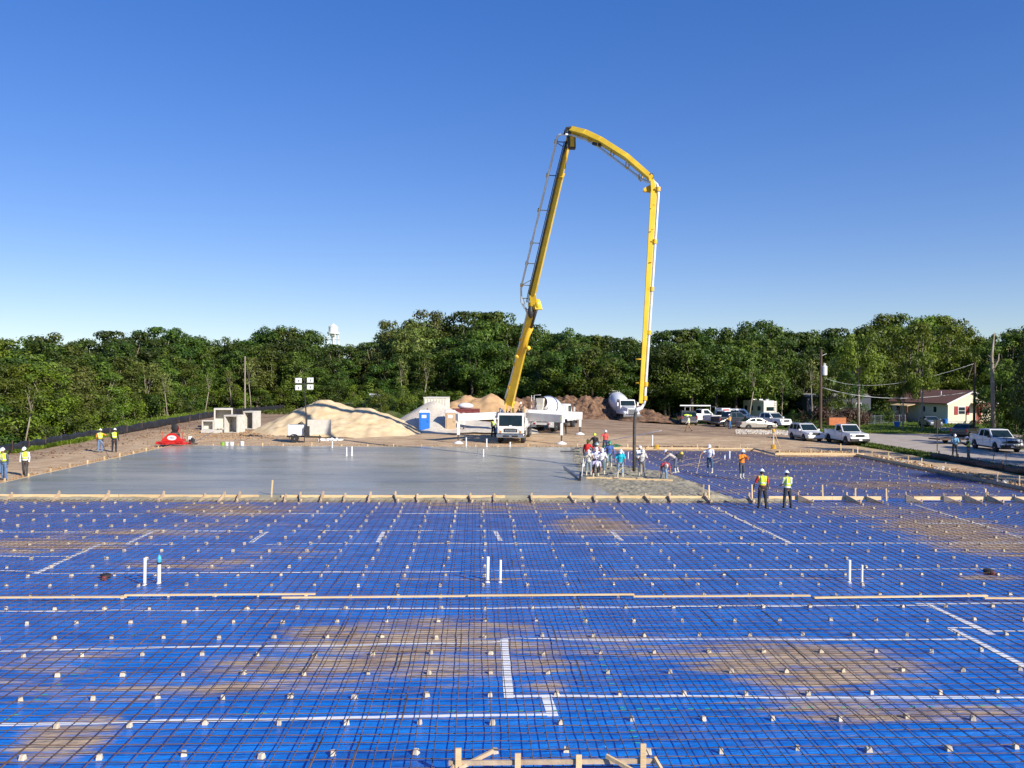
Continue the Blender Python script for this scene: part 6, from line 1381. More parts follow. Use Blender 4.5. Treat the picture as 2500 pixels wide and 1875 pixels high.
# ================================================================ HOUSES, POLES, FENCES
def local(o_, ex, p): return o_ + ex * p[0] + Vector((-ex.y, ex.x, 0)) * p[1] + Vector((0, 0, p[2]))
C0 = G(2314, 1034, 0); ang = math.atan2(.2, .98)
HS = thing('house', 'cream single storey house with dark brown roof and red shutters beyond the road', 'house', C0, ang)
def hp(mb, n, m, **k): return mb.build(n, m, HS, **k)
K['siding'] = mat('cream_siding', (.66, .6, .44), .7, var=.06, bump=.2, bs=3, scale=(.2, .2, 6)); K['shingle'] = mat('brown_shingles', (.13, .055, .035), .95, col2=(.22, .1, .065), vs=6, bump=.3, bs=12)
K['redsh'] = mat('red_shutter', (.3, .02, .015), .6)
mb = MB(); mb.box((0, 0, .35), (8.2, 12.5, 3.05)); mb._a([(0, 0.001, 3.05), (8.2, 0.001, 3.05), (4.1, .001, 4.75), (0, 12.5, 3.05), (8.2, 12.5, 3.05), (4.1, 12.5, 4.75)], [(0,1,2),(5,4,3)]); hp(mb, 'wall', K['siding'])
mb = MB(); mb.box((.05, .05, 0), (8.15, 12.45, .36)); hp(mb, 'foundation', K['concrete'])
mb = MB()
for s in (0, 1):
    xa, xb = (-.5, 4.1) if s == 0 else (8.7, 4.1); za = 3.05 - .5 * 1.7 / 4.1
    mb.hexa([(xa, -.4, za), (xb, -.4, 4.8), (xb, 12.9, 4.8), (xa, 12.9, za), (xa, -.4, za + .14), (xb, -.4, 4.94), (xb, 12.9, 4.94), (xa, 12.9, za + .14)])
rf = hp(mb, 'roof', K['shingle'])
mb = MB()
for s in (0, 1): xa = -.52 if s == 0 else 8.72; mb.beam((xa, -.43, 2.86), (4.1, -.43, 4.78), .05, .2)
mb.build('barge_board', K['cwhite'], rf)
for x, y in ((2.2, 4), (1.2, 7), (2.8, 9)): mb = MB(); mb.lathe([(.07, 3.6), (.07, 4.75)], 8, Matrix.Translation((x, y, 0))); mb.build('vent_pipe', K['lwhite'], rf)
mb = MB(); mb.box((1.75, -.04, 1.35), (3.05, -.0, 2.5)); wn = hp(mb, 'window', K['cwhite'])
mb = MB(); mb.box((1.85, -.06, 1.93), (2.95, -.04, 2.42)); mb.box((1.85, -.06, 1.42), (2.95, -.04, 1.87)); mb.build('pane', K['glass'], wn)
for x in (1.1, 3.12): mb = MB(); mb.box((x, -.06, 1.3), (x + .6, -.01, 2.55)); hp(mb, 'shutter', K['redsh'])
for y in (2.2, 4.6, 10.5): mb = MB(); mb.box((-.05, y, 1.5), (.0, y + .8, 2.5)); w_ = hp(mb, 'window', K['cwhite']); mb = MB(); mb.box((-.07, y + .08, 1.58), (-.05, y + .72, 2.42)); mb.build('pane', K['glass'], w_)
mb = MB(); mb.box((5.0, -.05, .5), (5.9, 0, 2.5)); hp(mb, 'door', K['redsh'])
mb = MB(); mb.hexa([(4.0,-1.6,2.55),(7.8,-1.6,2.55),(7.8,0,2.9),(4.0,0,2.9),(4.0,-1.6,2.65),(7.8,-1.6,2.65),(7.8,0,3.05),(4.0,0,3.05)]); hp(mb, 'porch_roof', K['shingle'])
mb = MB()
for x in (4.1, 7.7): mb.box((x - .06, -1.55, 0), (x + .06, -1.43, 2.6))
hp(mb, 'porch_post', K['redsh'])
mb = MB(); mb.box((4.2, -1.5, 0), (7.6, -.01, .5)); hp(mb, 'porch_floor', K['pineold'])
mb = MB(); mb.beam((4.1, -1.5, 1.4), (2.9, -3.1, .1), .08, .14); mb.beam((4.1, -1.5, .6), (2.9, -3.1, .0), .08, .2)
for i in range(5): mb.tube([(4.0 - .24 * i, -1.6 - .32 * i, .5 - .1 * i), (4.0 - .24 * i, -1.6 - .32 * i, 1.3 - .25 * i)], .03, 5)
hp(mb, 'stair_rail', K['pine'])
mb = MB(); mb.hexa([(-2.2,6,2.35),(0,6,2.75),(0,10,2.75),(-2.2,10,2.35),(-2.2,6,2.45),(0,6,2.85),(0,10,2.85),(-2.2,10,2.45)]); hp(mb, 'side_awning', K['pine'])
mb = MB()
for y in (6.2, 8, 9.8): mb.box((-2.1, y - .06, 0), (-2.0, y + .06, 2.4))
mb.box((-2.05, 6.2, .1), (-2.0, 9.8, 1.0)); hp(mb, 'awning_post', K['redsh'])
# grey blue mobile home behind the brush pile
p = D(2048, 1010, 138); MH = thing('mobile_home', 'grey blue mobile home in the shade behind the brush pile', 'mobile home', (p.x, 138, 0), R(3))
K['bluegrey_shade'] = mat('shaded_bluegrey_siding', (.055, .065, .085), .7, var=.06, scale=(.2, .2, 5))  # siding colour darkened, the shade of the trees is put into it
mb = MB(); mb.box((-5.5, 0, .6), (5.5, 4, 3.6)); mb.build('body', K['bluegrey_shade'], MH, bevel=.04); mb = MB(); mb.box((-5.4, .1, 0), (5.4, 3.9, .6)); mb.build('skirting', K['dark'], MH)
mb = MB(); mb.prism([(-.2, 3.6), (2, 4.1), (4.2, 3.6)], -5.6, 5.6); mb.build('roof', K['clad'], MH)
for x in (-3.5, .2, 3.4): mb = MB(); mb.box((x - .5, -.03, 1.6), (x + .5, 0, 2.6)); w_ = mb.build('window', K['lwhite'], MH); mb = MB(); mb.box((x - .42, -.05, 1.68), (x + .42, -.03, 2.52)); mb.build('pane', K['glass'], w_)
p = D(905, 955, 126); t = thing('white_shed', 'small white shed glimpsed through the trees left of the weedy mound', 'shed', (p.x, 134, 1.0), R(10))
mb = MB(); mb.box((-1.1, 0, 0), (1.1, 2, 2.1)); mb.build('wall', K['cwhite'], t); mb = MB(); mb.prism([(-.2, 2.1), (1, 2.6), (2.2, 2.1)], -1.2, 1.2); mb.build('roof', K['cwhite'], t)
# poles and wires
def upole(px, py, top, Y, lab, tr=None, r=.16):
    b_ = D(px, py, Y); b_.z = H(b_.x, Y); tp_ = D(px + (2 if tr else 0), top, Y)
    t = thing('utility_pole', lab, 'utility pole', b_); h_ = tp_.z - b_.z; dx = tp_.x - b_.x
    mb = MB(); mb.tube([(0, 0, -.2), (dx, 0, h_)], [r, r * .7], 10); mb.build('pole', K['pole'] if tr is not None else K['palebark'], t)
    return t, h_, b_
p1, h1, b1 = upole(2003, 1048, 853, 107, 'dark utility pole with a white transformer behind the white cars', True, .2)
zt_ = D(2010, 892, 107).z - b1.z
mb = MB(); mb.lathe([(.05, 0), (.3, .04), (.32, .1), (.32, 1.15), (.25, 1.25), (.05, 1.28)], 16, Matrix.Translation((.42, -.1, zt_ - 1.3))); mb.build('transformer', K['lwhite'], p1)
mb = MB(); mb.tube([(.35, -.1, zt_ - .1), (.35, -.1, zt_ + .3)], .05, 6); mb.tube([(.5, -.1, zt_ - .1), (.5, -.1, zt_ + .25)], .05, 6); mb.tube([(0, 0, zt_ - .3), (.42, -.1, zt_ - .3)], .05, 5); mb.tube([(0, 0, zt_ + 1.2), (.7, 0, zt_ + 1.5)], .03, 5); mb.build('insulator', K['lwhite'], p1)
p2, h2, b2 = upole(2378, 1052, 885, 104, 'brown utility pole by the cream house at the right', True, .17)
upole(598, 1000, 870, 128, 'bare wooden pole standing in the left woods', None, .14)
def wire(lab, pts, r=.03, mt='lwhite'):
    P = []; n_ = 24
    a, b_, c = [Vector(q) for q in pts]
    for i in range(n_ + 1): u = i / n_; P.append(a * (1-u) * (1-2*u) + b_ * 4 * u * (1-u) + c * u * (2*u-1))
    mb = MB(); mb.tube(P, r, 5); o = mb.build('power_line', K[mt], smooth=True); tag(o, lab, 'power line', 'lines strung between the two poles')
wire('uppermost cable sagging between the two utility poles', (D(2010, 921, 107), D(2160, 939, 105.5), D(2377, 888, 104)), .014)
wire('thick pale cable sagging lowest between the two utility poles', (D(2008, 946, 107), D(2175, 972, 105.5), D(2377, 955, 104)), .026)
wire('thin cable running just above the thick pale one', (D(2008, 951, 107), D(2160, 964, 105.5), D(2377, 957, 104)), .012, 'dark')
# black silt fences
def silt(lab, pts, hgt, post_top=.15, sag=.1):
    t = thing('silt_fence', lab, 'silt fence'); P = []
    for a, b_ in zip(pts, pts[1:]):
        k = max(2, int((Vector(b_) - Vector(a)).length / .7))
        for i in range(k): P.append((a[0] + (b_[0] - a[0]) * i / k, a[1] + (b_[1] - a[1]) * i / k))
    P.append(pts[-1]); vs = []
    for i, (x, y) in enumerate(P):
        z = H(x, y); nn = noise.noise(Vector((i * .6, 1, 0))); top = hgt * (1 + .18 * nn) - sag * math.sin(i * .9) ** 2
        for u in (0, .35, .7, 1): vs.append((x + .12 * math.sin(i * 1.3 + u * 3) * (1 - u), y + .06 * nn * u, z - .03 + u * top))
    mb = MB(); mb._a(vs, [(i*4+j, i*4+4+j, i*4+5+j, i*4+1+j) for i in range(len(P) - 1) for j in range(3)]); o = mb.build('fabric', K['silt'], t, smooth=True); o.modifiers.new('s', 'SOLIDIFY').thickness = .015
    for i in range(0, len(P), 4):
        x, y = P[i]; mb = MB(); mb.box((x - .03, y - .03, H(x, y) - .1), (x + .03, y + .03, H(x, y) + hgt + post_top)); mb.build('post', K['pole'], t)
    return t
pl = [GT(*q) for q in ((-60, 1124), (60, 1101), (200, 1075), (330, 1054), (470, 1028), (560, 1014), (700, 1000))]
silt('long black silt fence along the left bank before the woods', [(q.x, q.y) for q in pl], .85)
silt('black silt fence at the right edge between dirt and road', [(35.9, 40), (36.0, 48), (36.1, 55), (36.2, 62), (36.4, 67)], .55)
# sign on a post seen from the back
p = GT(2288, 1102); t = thing('signboard', 'black backed signboard on a thin post before the road', 'sign', p)
zt_ = D(2288, 1025, p.y).z - p.z; zb_ = D(2288, 1044, p.y).z - p.z
mb = MB(); mb.box((-.035, -.02, 0), (.035, .02, zt_)); mb.build('post', K['dark'], t); mb = MB(); mb.box((-.33, .021, zb_), (.33, .05, zt_)); mb.build('board', K['black'], t, bevel=.01)
for px, py, top, lab in ((2424, 1126, 1106, 'slanting thin metal post at the road edge by the brush guard'), (2456, 1128, 1107, 'upright thin metal post at the road edge right')):
    p = G(px, py, 0); mb = MB(); mb.tube([(0, 0, 0), (.12 if px < 2440 else 0, 0, D(px, top, p.y).z)], .025, 6); o = mb.build('metal_post', K['dark'], loc=p); tag(o, lab, 'post')
# chain link fence in the yard
t = thing('chain_link_fence', 'low chain link fence before the cream house', 'fence'); a, b_ = G(2120, 1036, 0), G(2210, 1033, 0); mb = MB()
for z in (.15, 1.2): mb.tube([a + Vector((0, 0, z)), b_ + Vector((0, 0, z))], .025, 5)
mb.build('rail', K['steel'], t)
for i in range(7): q = a.lerp(b_, i / 6); mb = MB(); mb.tube([q, q + Vector((0, 0, 1.3))], .04, 6); mb.build('post', K['steel'], t)
mb = MB(); L = (b_ - a).length; k = int(L / .35)
for i in range(k):
    q = a.lerp(b_, i / k); q2 = a.lerp(b_, (i + 3) / k); mb.tube([q + Vector((0, 0, .1)), q2 + Vector((0, 0, 1.2))], .008, 3, cap=False); mb.tube([q2 + Vector((0, 0, .1)), q + Vector((0, 0, 1.2))], .008, 3, cap=False)
mb.build('wire_mesh', K['steel'], t)
for px, py, lab, mt_ in ((2190, 1042, 'blue tub on the grass beside the cream house', 'blue'), (2308, 1034, 'blue bin at the near corner of the cream house', 'blue')):
    p = G(px, py, 0); t = thing('plastic_bin', lab, 'bin', p); mb = MB(); mb.lathe([(.3, 0), (.38, .6), (.42, .62)], 12); mb.build('bin', K[mt_], t); mb = MB(); mb.lathe([(.44, .621), (.4, .68)], 12); mb.build('lid', K[mt_], t)

# ================================================================ TREES
def leafcloud(mb, blobs, n_per, ls, flat=.75, rg=None):
    rg = rg or rnd
    for bx_, by_, bz_, br in blobs:
        k = int(n_per * br * br * 1.55)
        for _ in range(k):
            u = rg.gauss(0, 1); v = rg.gauss(0, 1); w_ = rg.gauss(.25, 1); q = math.sqrt(u*u + v*v + w_*w_) + 1e-6; u /= q; v /= q; w_ /= q
            rr = br * (rg.uniform(.55, 1.12) if rg.random() < .85 else rg.uniform(.9, 1.35))
            c = Vector((bx_ + u * rr, by_ + v * rr, bz_ + w_ * rr * flat))
            n_ = (Vector((u, v, w_ * .8 + .35)) + Vector((rg.uniform(-.5, .5), rg.uniform(-.5, .5), rg.uniform(-.5, .5)))).normalized()
            a = n_.cross(Vector((rg.uniform(-1, 1), rg.uniform(-1, 1), rg.uniform(-1, 1))))
            if a.length < .01: continue
            a.normalize(); b_ = n_.cross(a); s = ls * rg.uniform(.6, 1.35)
            o = len(mb.v); mb.v += [tuple(c - a * s), tuple(c - b_ * s * .55 + n_ * s * .12), tuple(c + a * s), tuple(c + b_ * s * .55 + n_ * s * .12)]
            mb.f.append((o, o+1, o+2, o+3)); mb.m.append(0)
def limbs(mb, pts_top, base_h, r, lean=(0, 0), rg=rnd, bend=.4):
    cx, cy = lean; trunk = [(0, 0, -.3), (cx * .3 + rg.uniform(-bend, bend) * .3, cy * .3, base_h * .5), (cx * .7, cy * .7, base_h), ]
    mb.tube(trunk, [r * 1.25, r, r * .8], 8); o = Vector(trunk[-1])
    for p in pts_top:
        p = Vector(p); m_ = o.lerp(p, .5) + Vector((rg.uniform(-.4, .4), rg.uniform(-.4, .4), .3)); mb.tube([o, m_, p], [r * .5, r * .3, r * .1], 5)
PROTO = {}
def proto(key, seed, Ht, Rw, bare, nb, leaf, bark, n_per=75, ls=.2, br=(.9, 1.7), style='round', tr=.22, lean=(0, 0)):
    rg = random.Random(seed); blobs = []
    tries = 0
    while len(blobs) < nb and tries < 5000:
        tries += 1
        a = rg.random() * 6.283; t = rg.random(); z = bare + (Ht - bare) * t; u = (z - bare) / (Ht - bare)
        if style == 'round': prof = math.sin(math.pi * min(1, (.15 + .8 * u))) ** .6
        elif style == 'flat': prof = .35 + .8 * u if u < .82 else 1.0 - (u - .82) * 3
        elif style == 'tall': prof = .75 * math.sin(math.pi * min(1, .2 + .75 * u)) ** .5
        elif style == 'shrub': prof = math.sqrt(max(0, 1 - u * u)) + .1
        rmax = Rw * prof; rr = rmax * math.sqrt(rg.random()) * .95; b_ = rg.uniform(*br) * (1 - .25 * u)
        x, y = rr * math.cos(a) + lean[0] * u, rr * math.sin(a) + lean[1] * u
        if any((x-q[0])**2 + (y-q[1])**2 + (z-q[2])**2 < (.55 * b_) ** 2 for q in blobs): continue
        blobs.append((x, y, min(z, Ht - b_ * .6), b_))
    root = thing('tree', '', 'tree')
    mb = MB(); top = sorted(blobs, key=lambda q: rg.random())[:11]; limbs(mb, [(q[0] * .9, q[1] * .9, q[2]) for q in top], max(bare * 1.1, Ht * .25), tr, lean, rg)
    mb.build('trunk', K[bark], root, smooth=True)
    mb = MB(); leafcloud(mb, blobs, n_per, ls, .7 if style != 'flat' else .42, rg); mb.build('crown', K[leaf], root)
    PROTO[key] = (root, Ht, Rw); root['used'] = 0; return root
proto('oakA', 1, 12, 4.6, .9, 50, 'leafA', 'bark'); proto('oakB', 2, 12, 4.2, .7, 46, 'leafB', 'bark'); proto('oakC', 3, 12, 5.0, 1.2, 52, 'leafA', 'bark')
proto('flatA', 4, 12, 4.8, 2.6, 40, 'leafA', 'bark', style='flat', n_per=85); proto('flatB', 5, 12, 4.4, 2.0, 40, 'leafB', 'bark', style='flat', n_per=85)
proto('pale', 6, 12, 4.4, 1.8, 42, 'leafC', 'palebark', n_per=60); proto('tallA', 7, 13, 4.2, 2.2, 44, 'leafA', 'bark', style='tall'); proto('tallB', 8, 13, 4.0, 1.4, 42, 'leafB', 'palebark', style='tall')
proto('bright', 9, 12, 4.8, 3.0, 40, 'leafD', 'palebark', n_per=70); proto('bright2', 10, 12, 4.4, 1.6, 38, 'leafD', 'bark', n_per=70)
proto('shrubA', 11, 4, 2.6, .2, 20, 'leafB', 'bark', style='shrub', br=(.6, 1.1), n_per=130, ls=.13, tr=.06); proto('shrubB', 12, 4, 2.4, .2, 18, 'leafD', 'bark', style='shrub', br=(.6, 1.0), n_per=120, ls=.13, tr=.06); proto('shrubC', 13, 4, 2.6, .2, 20, 'leafA', 'palebark', style='shrub', br=(.6, 1.1), n_per=130, ls=.13, tr=.06)
proto('thin', 14, 11, 2.6, 5.2, 14, 'leafB', 'palebark', n_per=60, tr=.14, lean=(1.8, 0), br=(.7, 1.2)); proto('thin2', 15, 11, 2.4, 6.0, 12, 'leafC', 'palebark', n_per=50, tr=.12, lean=(-1.4, 0), br=(.7, 1.2))
proto('canopyA', 18, 12, 4.8, 4.6, 40, 'leafA', 'shadebark', style='round'); proto('canopyB', 19, 12, 4.6, 4.0, 38, 'leafB', 'shadebark', style='round'); proto('yardA', 16, 12, 4.6, 6.0, 34, 'leafD', 'palebark', n_per=75); proto('yardB', 17, 12, 3.4, 5.4, 24, 'leafD', 'palebark', n_per=70)
def plant(key, x, y, h_, lab, wmul=1.0, group=None, z=None, cat=None, nm=None):
    root, Ht, Rw = PROTO[key]; s = h_ / Ht; zz = (H(x, y) if abs(x) < 200 else 0) if z is None else z
    if not root['used']:
        root['used'] = 1; r = root; r.location = (x, y, zz); r.rotation_euler = (0, 0, rnd.random() * 6.28); r['label'] = lab
        if group: r['group'] = group
    else: r = dup(root, (x, y, zz), rnd.random() * 6.28, lab, group)
    r.scale = (s * wmul, s * wmul, s)
    if cat: r['category'] = cat
    if nm: r.name = nm
    elif key.startswith('shrub'): r.name = 'shrub'; r['category'] = 'shrub'
    return r
LM = [(-80, 'beyond the left frame edge'), (0, 'above the half cut off man'), (60, 'above the white sleeved man'), (120, 'left of the men at the silt fence'), (200, 'left behind the man in orange'), (244, 'behind the man in orange and lime'), (290, 'right behind the man in black and lime'), (350, 'left of the red trowel'), (420, 'above the red trowel'),
      (480, 'left of the precast boxes'), (540, 'above the precast boxes'), (598, 'by the bare wooden pole'), (650, 'right of the bare wooden pole'), (700, 'left of the light tower lamps'), (744, 'behind the light tower lamps'), (813, 'below the water tower'), (870, 'right of the water tower'), (920, 'above the right flank of the sand pile'), (960, 'above the weedy mound'),
      (1000, 'left above the blue toilet'), (1040, 'above the blue toilet'), (1090, 'above the tan toilet'), (1140, 'above the red dumpster'), (1190, 'left of the leaning boom'), (1250, 'behind the leaning boom'), (1310, 'above the rear mixer'), (1360, 'right above the rear mixer'), (1420, 'above the left end of the soil heap'), (1470, 'above the middle of the soil heap'),
      (1530, 'above the front facing mixer'), (1580, 'behind the hanging boom section'), (1630, 'right of the hanging boom section'), (1680, 'above the racked pickup'), (1730, 'above the black pickup'), (1780, 'above the passenger van'), (1830, 'left above the motorhome'), (1875, 'above the motorhome'), (1930, 'right of the motorhome'), (1975, 'left of the transformer pole'),
      (2010, 'behind the transformer pole'), (2050, 'right of the transformer pole'), (2095, 'above the brush pile'), (2140, 'right above the brush pile'), (2200, 'above the left of the house roof'), (2260, 'above the middle of the house roof'), (2320, 'above the house gable'), (2378, 'above the second utility pole'), (2430, 'right of the dead snag'), (2480, 'at the right frame edge'), (2550, 'beyond the right frame edge')]
used = {}
def treelabel(px, adj, row):
    q = min(LM, key=lambda a: abs(a[0] - px))[1]; L = '%s tree %s, %s' % (adj, q, row); used[L] = used.get(L, 0) + 1
    if used[L] == 2: L = '%s tree %s, %s, right one' % (adj, q, row)
    if used[L if L in used else ''] if (L in used) else 0: pass
    if used.get(L, 0) > 2: L = '%s tree %s, %s, hindmost' % (adj, q, row)
    return L
TOPS = [(-80, 838), (0, 835), (60, 836), (100, 826), (150, 824), (190, 836), (240, 840), (262, 815), (300, 812), (350, 818), (400, 808), (450, 814), (500, 828), (560, 828), (610, 822), (645, 803), (700, 797), (755, 808), (780, 838), (850, 842), (900, 838), (930, 826), (955, 800), (985, 782), (1030, 772), (1070, 770), (1105, 795), (1135, 770), (1170, 755), (1200, 752), (1240, 775), (1275, 792), (1310, 812), (1345, 822), (1375, 808), (1408, 806), (1450, 815), (1480, 818), (1510, 835), (1545, 842), (1590, 826), (1640, 800), (1680, 803), (1730, 812), (1760, 814), (1810, 796), (1850, 790), (1900, 805), (1950, 812), (2000, 808), (2030, 800), (2065, 794), (2100, 802), (2130, 784), (2160, 777), (2200, 770), (2235, 776), (2262, 800), (2290, 780), (2340, 784), (2370, 808), (2395, 838), (2430, 822), (2470, 820), (2500, 800), (2580, 795)]
def topy(px):
    for (a, b_), (c, d) in zip(TOPS, TOPS[1:]):
        if a <= px <= c: return b_ + (d - b_) * (px - a) / (c - a)
    return 830
ADJ = dict(oakA='dense dark', oakB='mid green', oakC='broad dark', flatA='layered dark', flatB='layered green', pale='pale yellow green', tallA='tall dark', tallB='slender green', bright='bright green', bright2='small bright green', canopyA='high crowned dark', canopyB='high crowned green', thin='thin pale trunked', thin2='sparse leaning')
GRP = 'trees of the woods around the site'
def row(px0, px1, step, Yf, dt, keys, rowname, jit=12, wm=1.0):
    px = px0; r2 = random.Random(int(px0 * 7 + step + dt))
    while px < px1:
        p_ = px + r2.uniform(-jit, jit); Y = Yf(p_) + r2.uniform(-3, 3); ty = topy(p_) + dt + r2.uniform(-5, 12)
        q = D(p_, ty, Y); gz = H(q.x, Y) if abs(q.x) < 150 else 0; h_ = q.z - gz; k = keys(p_, r2) if callable(keys) else r2.choice(keys)
        plant(k, q.x, Y, max(3, h_ * 1.03), treelabel(p_, ADJ[k], rowname), wm * (12.5 / max(8, h_)) ** .45, GRP); px += step
def Yback(px): return max(84, min(152, 50 * 2080 / max(60, 1165 - px))) if px < 500 else (152 if px < 1380 else (140 if px < 1850 else (150 if px < 2110 else (172 if px < 2445 else 142))))
def Yfront(px): return max(74, min(138, 43.5 * 2080 / max(60, 1165 - px))) if px < 460 else (139 if px < 1330 else (131 if px < 1900 else 138))
def kb(px, r2):
    if 935 < px < 1095: return r2.choice(['pale', 'pale', 'oakB'])
    if 2110 < px < 2380: return r2.choice(['bright', 'tallB', 'bright', 'bright2'])
    if px < 30: return 'bright2'
    return r2.choice(['oakA', 'flatA', 'oakC', 'tallA', 'oakB', 'oakA', 'flatB'])
row(-90, 2600, 44, Yback, 0, kb, 'skyline', wm=1.0)
row(-70, 2600, 60, lambda p: Yback(p) + 9, 16, lambda p, r: r.choice(['oakA', 'tallA', 'oakC']), 'rear row', wm=1.15)
row(-60, 1930, 50, lambda p: (Yback(p) + Yfront(p)) / 2, 34, lambda p, r: ('pale' if 955 < p < 1090 and r.random() < .5 else r.choice(['oakA', 'flatA', 'oakB', 'tallA', 'flatB'])), 'middle row')
row(-60, 760, 52, Yfront, 62, lambda p, r: ('bright2' if 20 < p < 110 else r.choice(['oakB', 'tallB', 'pale', 'oakA', 'tallB'])), 'front row', wm=.95)
row(770, 1330, 62, Yfront, 72, lambda p, r: r.choice(['oakA', 'oakB', 'canopyA', 'oakA']), 'front row')
row(1335, 1910, 58, Yfront, 40, lambda p, r: r.choice(['canopyA', 'canopyB', 'canopyA']), 'front row', wm=1.1)
# understory shrubs filling the foot of the woods
k_ = 0; r3 = random.Random(5)
px = -60
SHL = {}
while px < 2120:
    for rr in range(2):
        Y = Yfront(px) - (2.5 if px < 460 else 3) + rr * 4; p_ = px + r3.uniform(-9, 9); q = D(p_, 1000, Y); 
        if 1300 < p_ < 1650 and rr == 0: continue
        if px > 1890: Y += 4
        if px > 1330 and rr == 1: continue
        if px > 1330: Y += 9
        x_ = q.x; hh = r3.uniform(2.4, 4.6)
        key = r3.choice(['shrubA', 'shrubB', 'shrubC']) if px < 900 else r3.choice(['shrubC', 'shrubA', 'shrubC'])
        q_ = min(LM, key=lambda a: abs(a[0] - p_))[1]; L = '%s shrub before the woods %s' % ({'shrubA': 'mid green', 'shrubB': 'bright green', 'shrubC': 'dark'}[key], q_)
        plant(key, x_, Y, hh, L + (', rear' if rr else ''), 1.15, 'shrubs at the foot of the woods')
    px += 30 if px < 500 else 44
# thin pale trunks in front of the woods
for px, by, ty, Y, k, lean, lab in ((1909, 1030, 900, 131, 'thin', 0, 'thin leaning pale trunk between the motorhome and the suv'), (1985, 1032, 880, 128, 'thin2', 0, 'thin pale trunk left of the transformer pole'), (1828, 985, 880, 126, 'thin', 0, 'thin pale trunk left above the motorhome'), (568, 1000, 905, 131, 'thin2', 0, 'thin bare trunk left of the bare wooden pole'), (614, 1000, 885, 131, 'thin2', 0, 'crooked pale trunk right of the bare wooden pole'),
                           (985, 975, 880, 136, 'thin2', 0, 'thin trunk above the weedy mound'), (1030, 960, 870, 136, 'thin', 0, 'slanting thin trunk above the blue toilet'), (60, 1085, 930, 74, 'thin', 0, 'pale forked trunk behind the white sleeved man'), (500, 1010, 900, 118, 'thin', 0, 'pale multi trunk left of the precast boxes'), (410, 1030, 910, 106, 'thin2', 0, 'pale dead leaning trunk above the red trowel')):
    q = D(px, ty, Y); plant(k, q.x, Y, q.z - H(q.x, Y), lab, .8, 'thin pale trunks before the woods').rotation_euler = (0, 0, .2 * (px % 7))
# yard trees
q = G(2096, 1047, 0); plant('yardA', q.x, q.y, D(2090, 815, q.y).z, 'bright green tree with a stout pale trunk behind the white pickup', .72, 'yard trees')
q = G(2204, 1050, 0); plant('yardB', q.x, q.y, D(2200, 880, q.y).z, 'tall tree with a bare pale trunk left of the grey sedan', .55, 'yard trees')
q = G(2251, 1052, 0); plant('yardB', q.x, q.y, D(2260, 860, q.y).z, 'tree with a leaning pale trunk before the grey sedan', .6, 'yard trees')
for px, by, ty, Y, k, lab in ((2170, 1010, 800, 150, 'bright', 'tall bright tree left behind the house'), (2240, 1010, 790, 146, 'bright', 'tall bright tree behind the house roof'), (2320, 1010, 795, 150, 'bright', 'tall bright tree behind the house gable'), (2120, 1010, 800, 146, 'oakB', 'leafy tree right above the mobile home'), (2050, 1010, 840, 145, 'oakA', 'dark tree over the mobile home'), (1960, 1010, 850, 142, 'oakA', 'dark tree left of the mobile home'), (2010, 1010, 830, 148, 'oakC', 'broad dark tree behind the transformer pole top'), (2350, 1010, 850, 142, 'bright2', 'small bright tree behind the gable')):
    q = D(px, ty, Y); plant(k, q.x, Y, q.z, lab, .95, 'yard trees')
for x, y, h_, k, w_, lab in ((60, 87, 9.8, 'oakC', .9, 'big dark tree hanging over the parked vehicles at the right edge'), (64.5, 93, 11, 'oakA', 1, 'dark tree behind the crew cab pickup at the right edge'), (65.5, 101, 8.5, 'oakB', .8, 'leafy tree right of the second utility pole'), (70, 100, 12, 'tallA', 1, 'tall dark tree at the far right edge'), (53.5, 79, 6.3, 'oakA', .8, 'low dark tree overhanging the road at the right edge'),
                            (42.5, 62, 10, 'oakC', .62, 'near dark tree trunk at the right frame edge by the road')):
    plant(k, x, y, h_, lab, w_, 'dark trees at the right edge')
plant('oakB', D(2436, 1000, 101).x, 101, 8.6, 'leafy green tree right of the second utility pole, before the porch', .8, 'dark trees at the right edge')
for x, y, h_, lab in ((47, 36, 14, 'shade tree out of frame right, nearest'), (53, 47, 15, 'shade tree out of frame right, middle'), (56, 40, 15, 'shade tree out of frame right, behind'), (60, 56, 14, 'shade tree out of frame right, farthest')):
    plant('oakA', x, y, h_, lab, .8, 'shade trees outside the right edge', z=0)
for px, Y, ty, k, lab in ((2028, 131, 880, 'oakB', 'leafy tree before the left of the mobile home'), (2080, 133, 900, 'oakA', 'dark tree before the right of the mobile home')):
    q = D(px, ty, Y); plant(k, q.x, Y, q.z, lab, .8, 'yard trees')
# dead snag
q = G(2425, 1060, 0); tp_ = D(2428, 812, q.y)
t = thing('dead_tree', 'bare broken dead trunk rising above the trees at the right', 'dead tree', (q.x, q.y, 0)); mb = MB(); dx = tp_.x - q.x
mb.tube([(0, 0, 0), (-.1, 0, 4), (dx * .5 - .2, 0, 7.5), (dx * .6 - .3, 0, 9.3), (dx, 0, tp_.z)], [.27, .24, .2, .17, .05], 8); mb.tube([(dx * .5 - .2, 0, 7.5), (.5, 0, 8.8), (.6, 0, 9.6)], [.14, .09, .03], 6); mb.tube([(dx * .6 - .3, 0, 9), (-.75, 0, 9.4)], [.08, .03], 5); mb.build('trunk', K['palebark'], t, smooth=True)
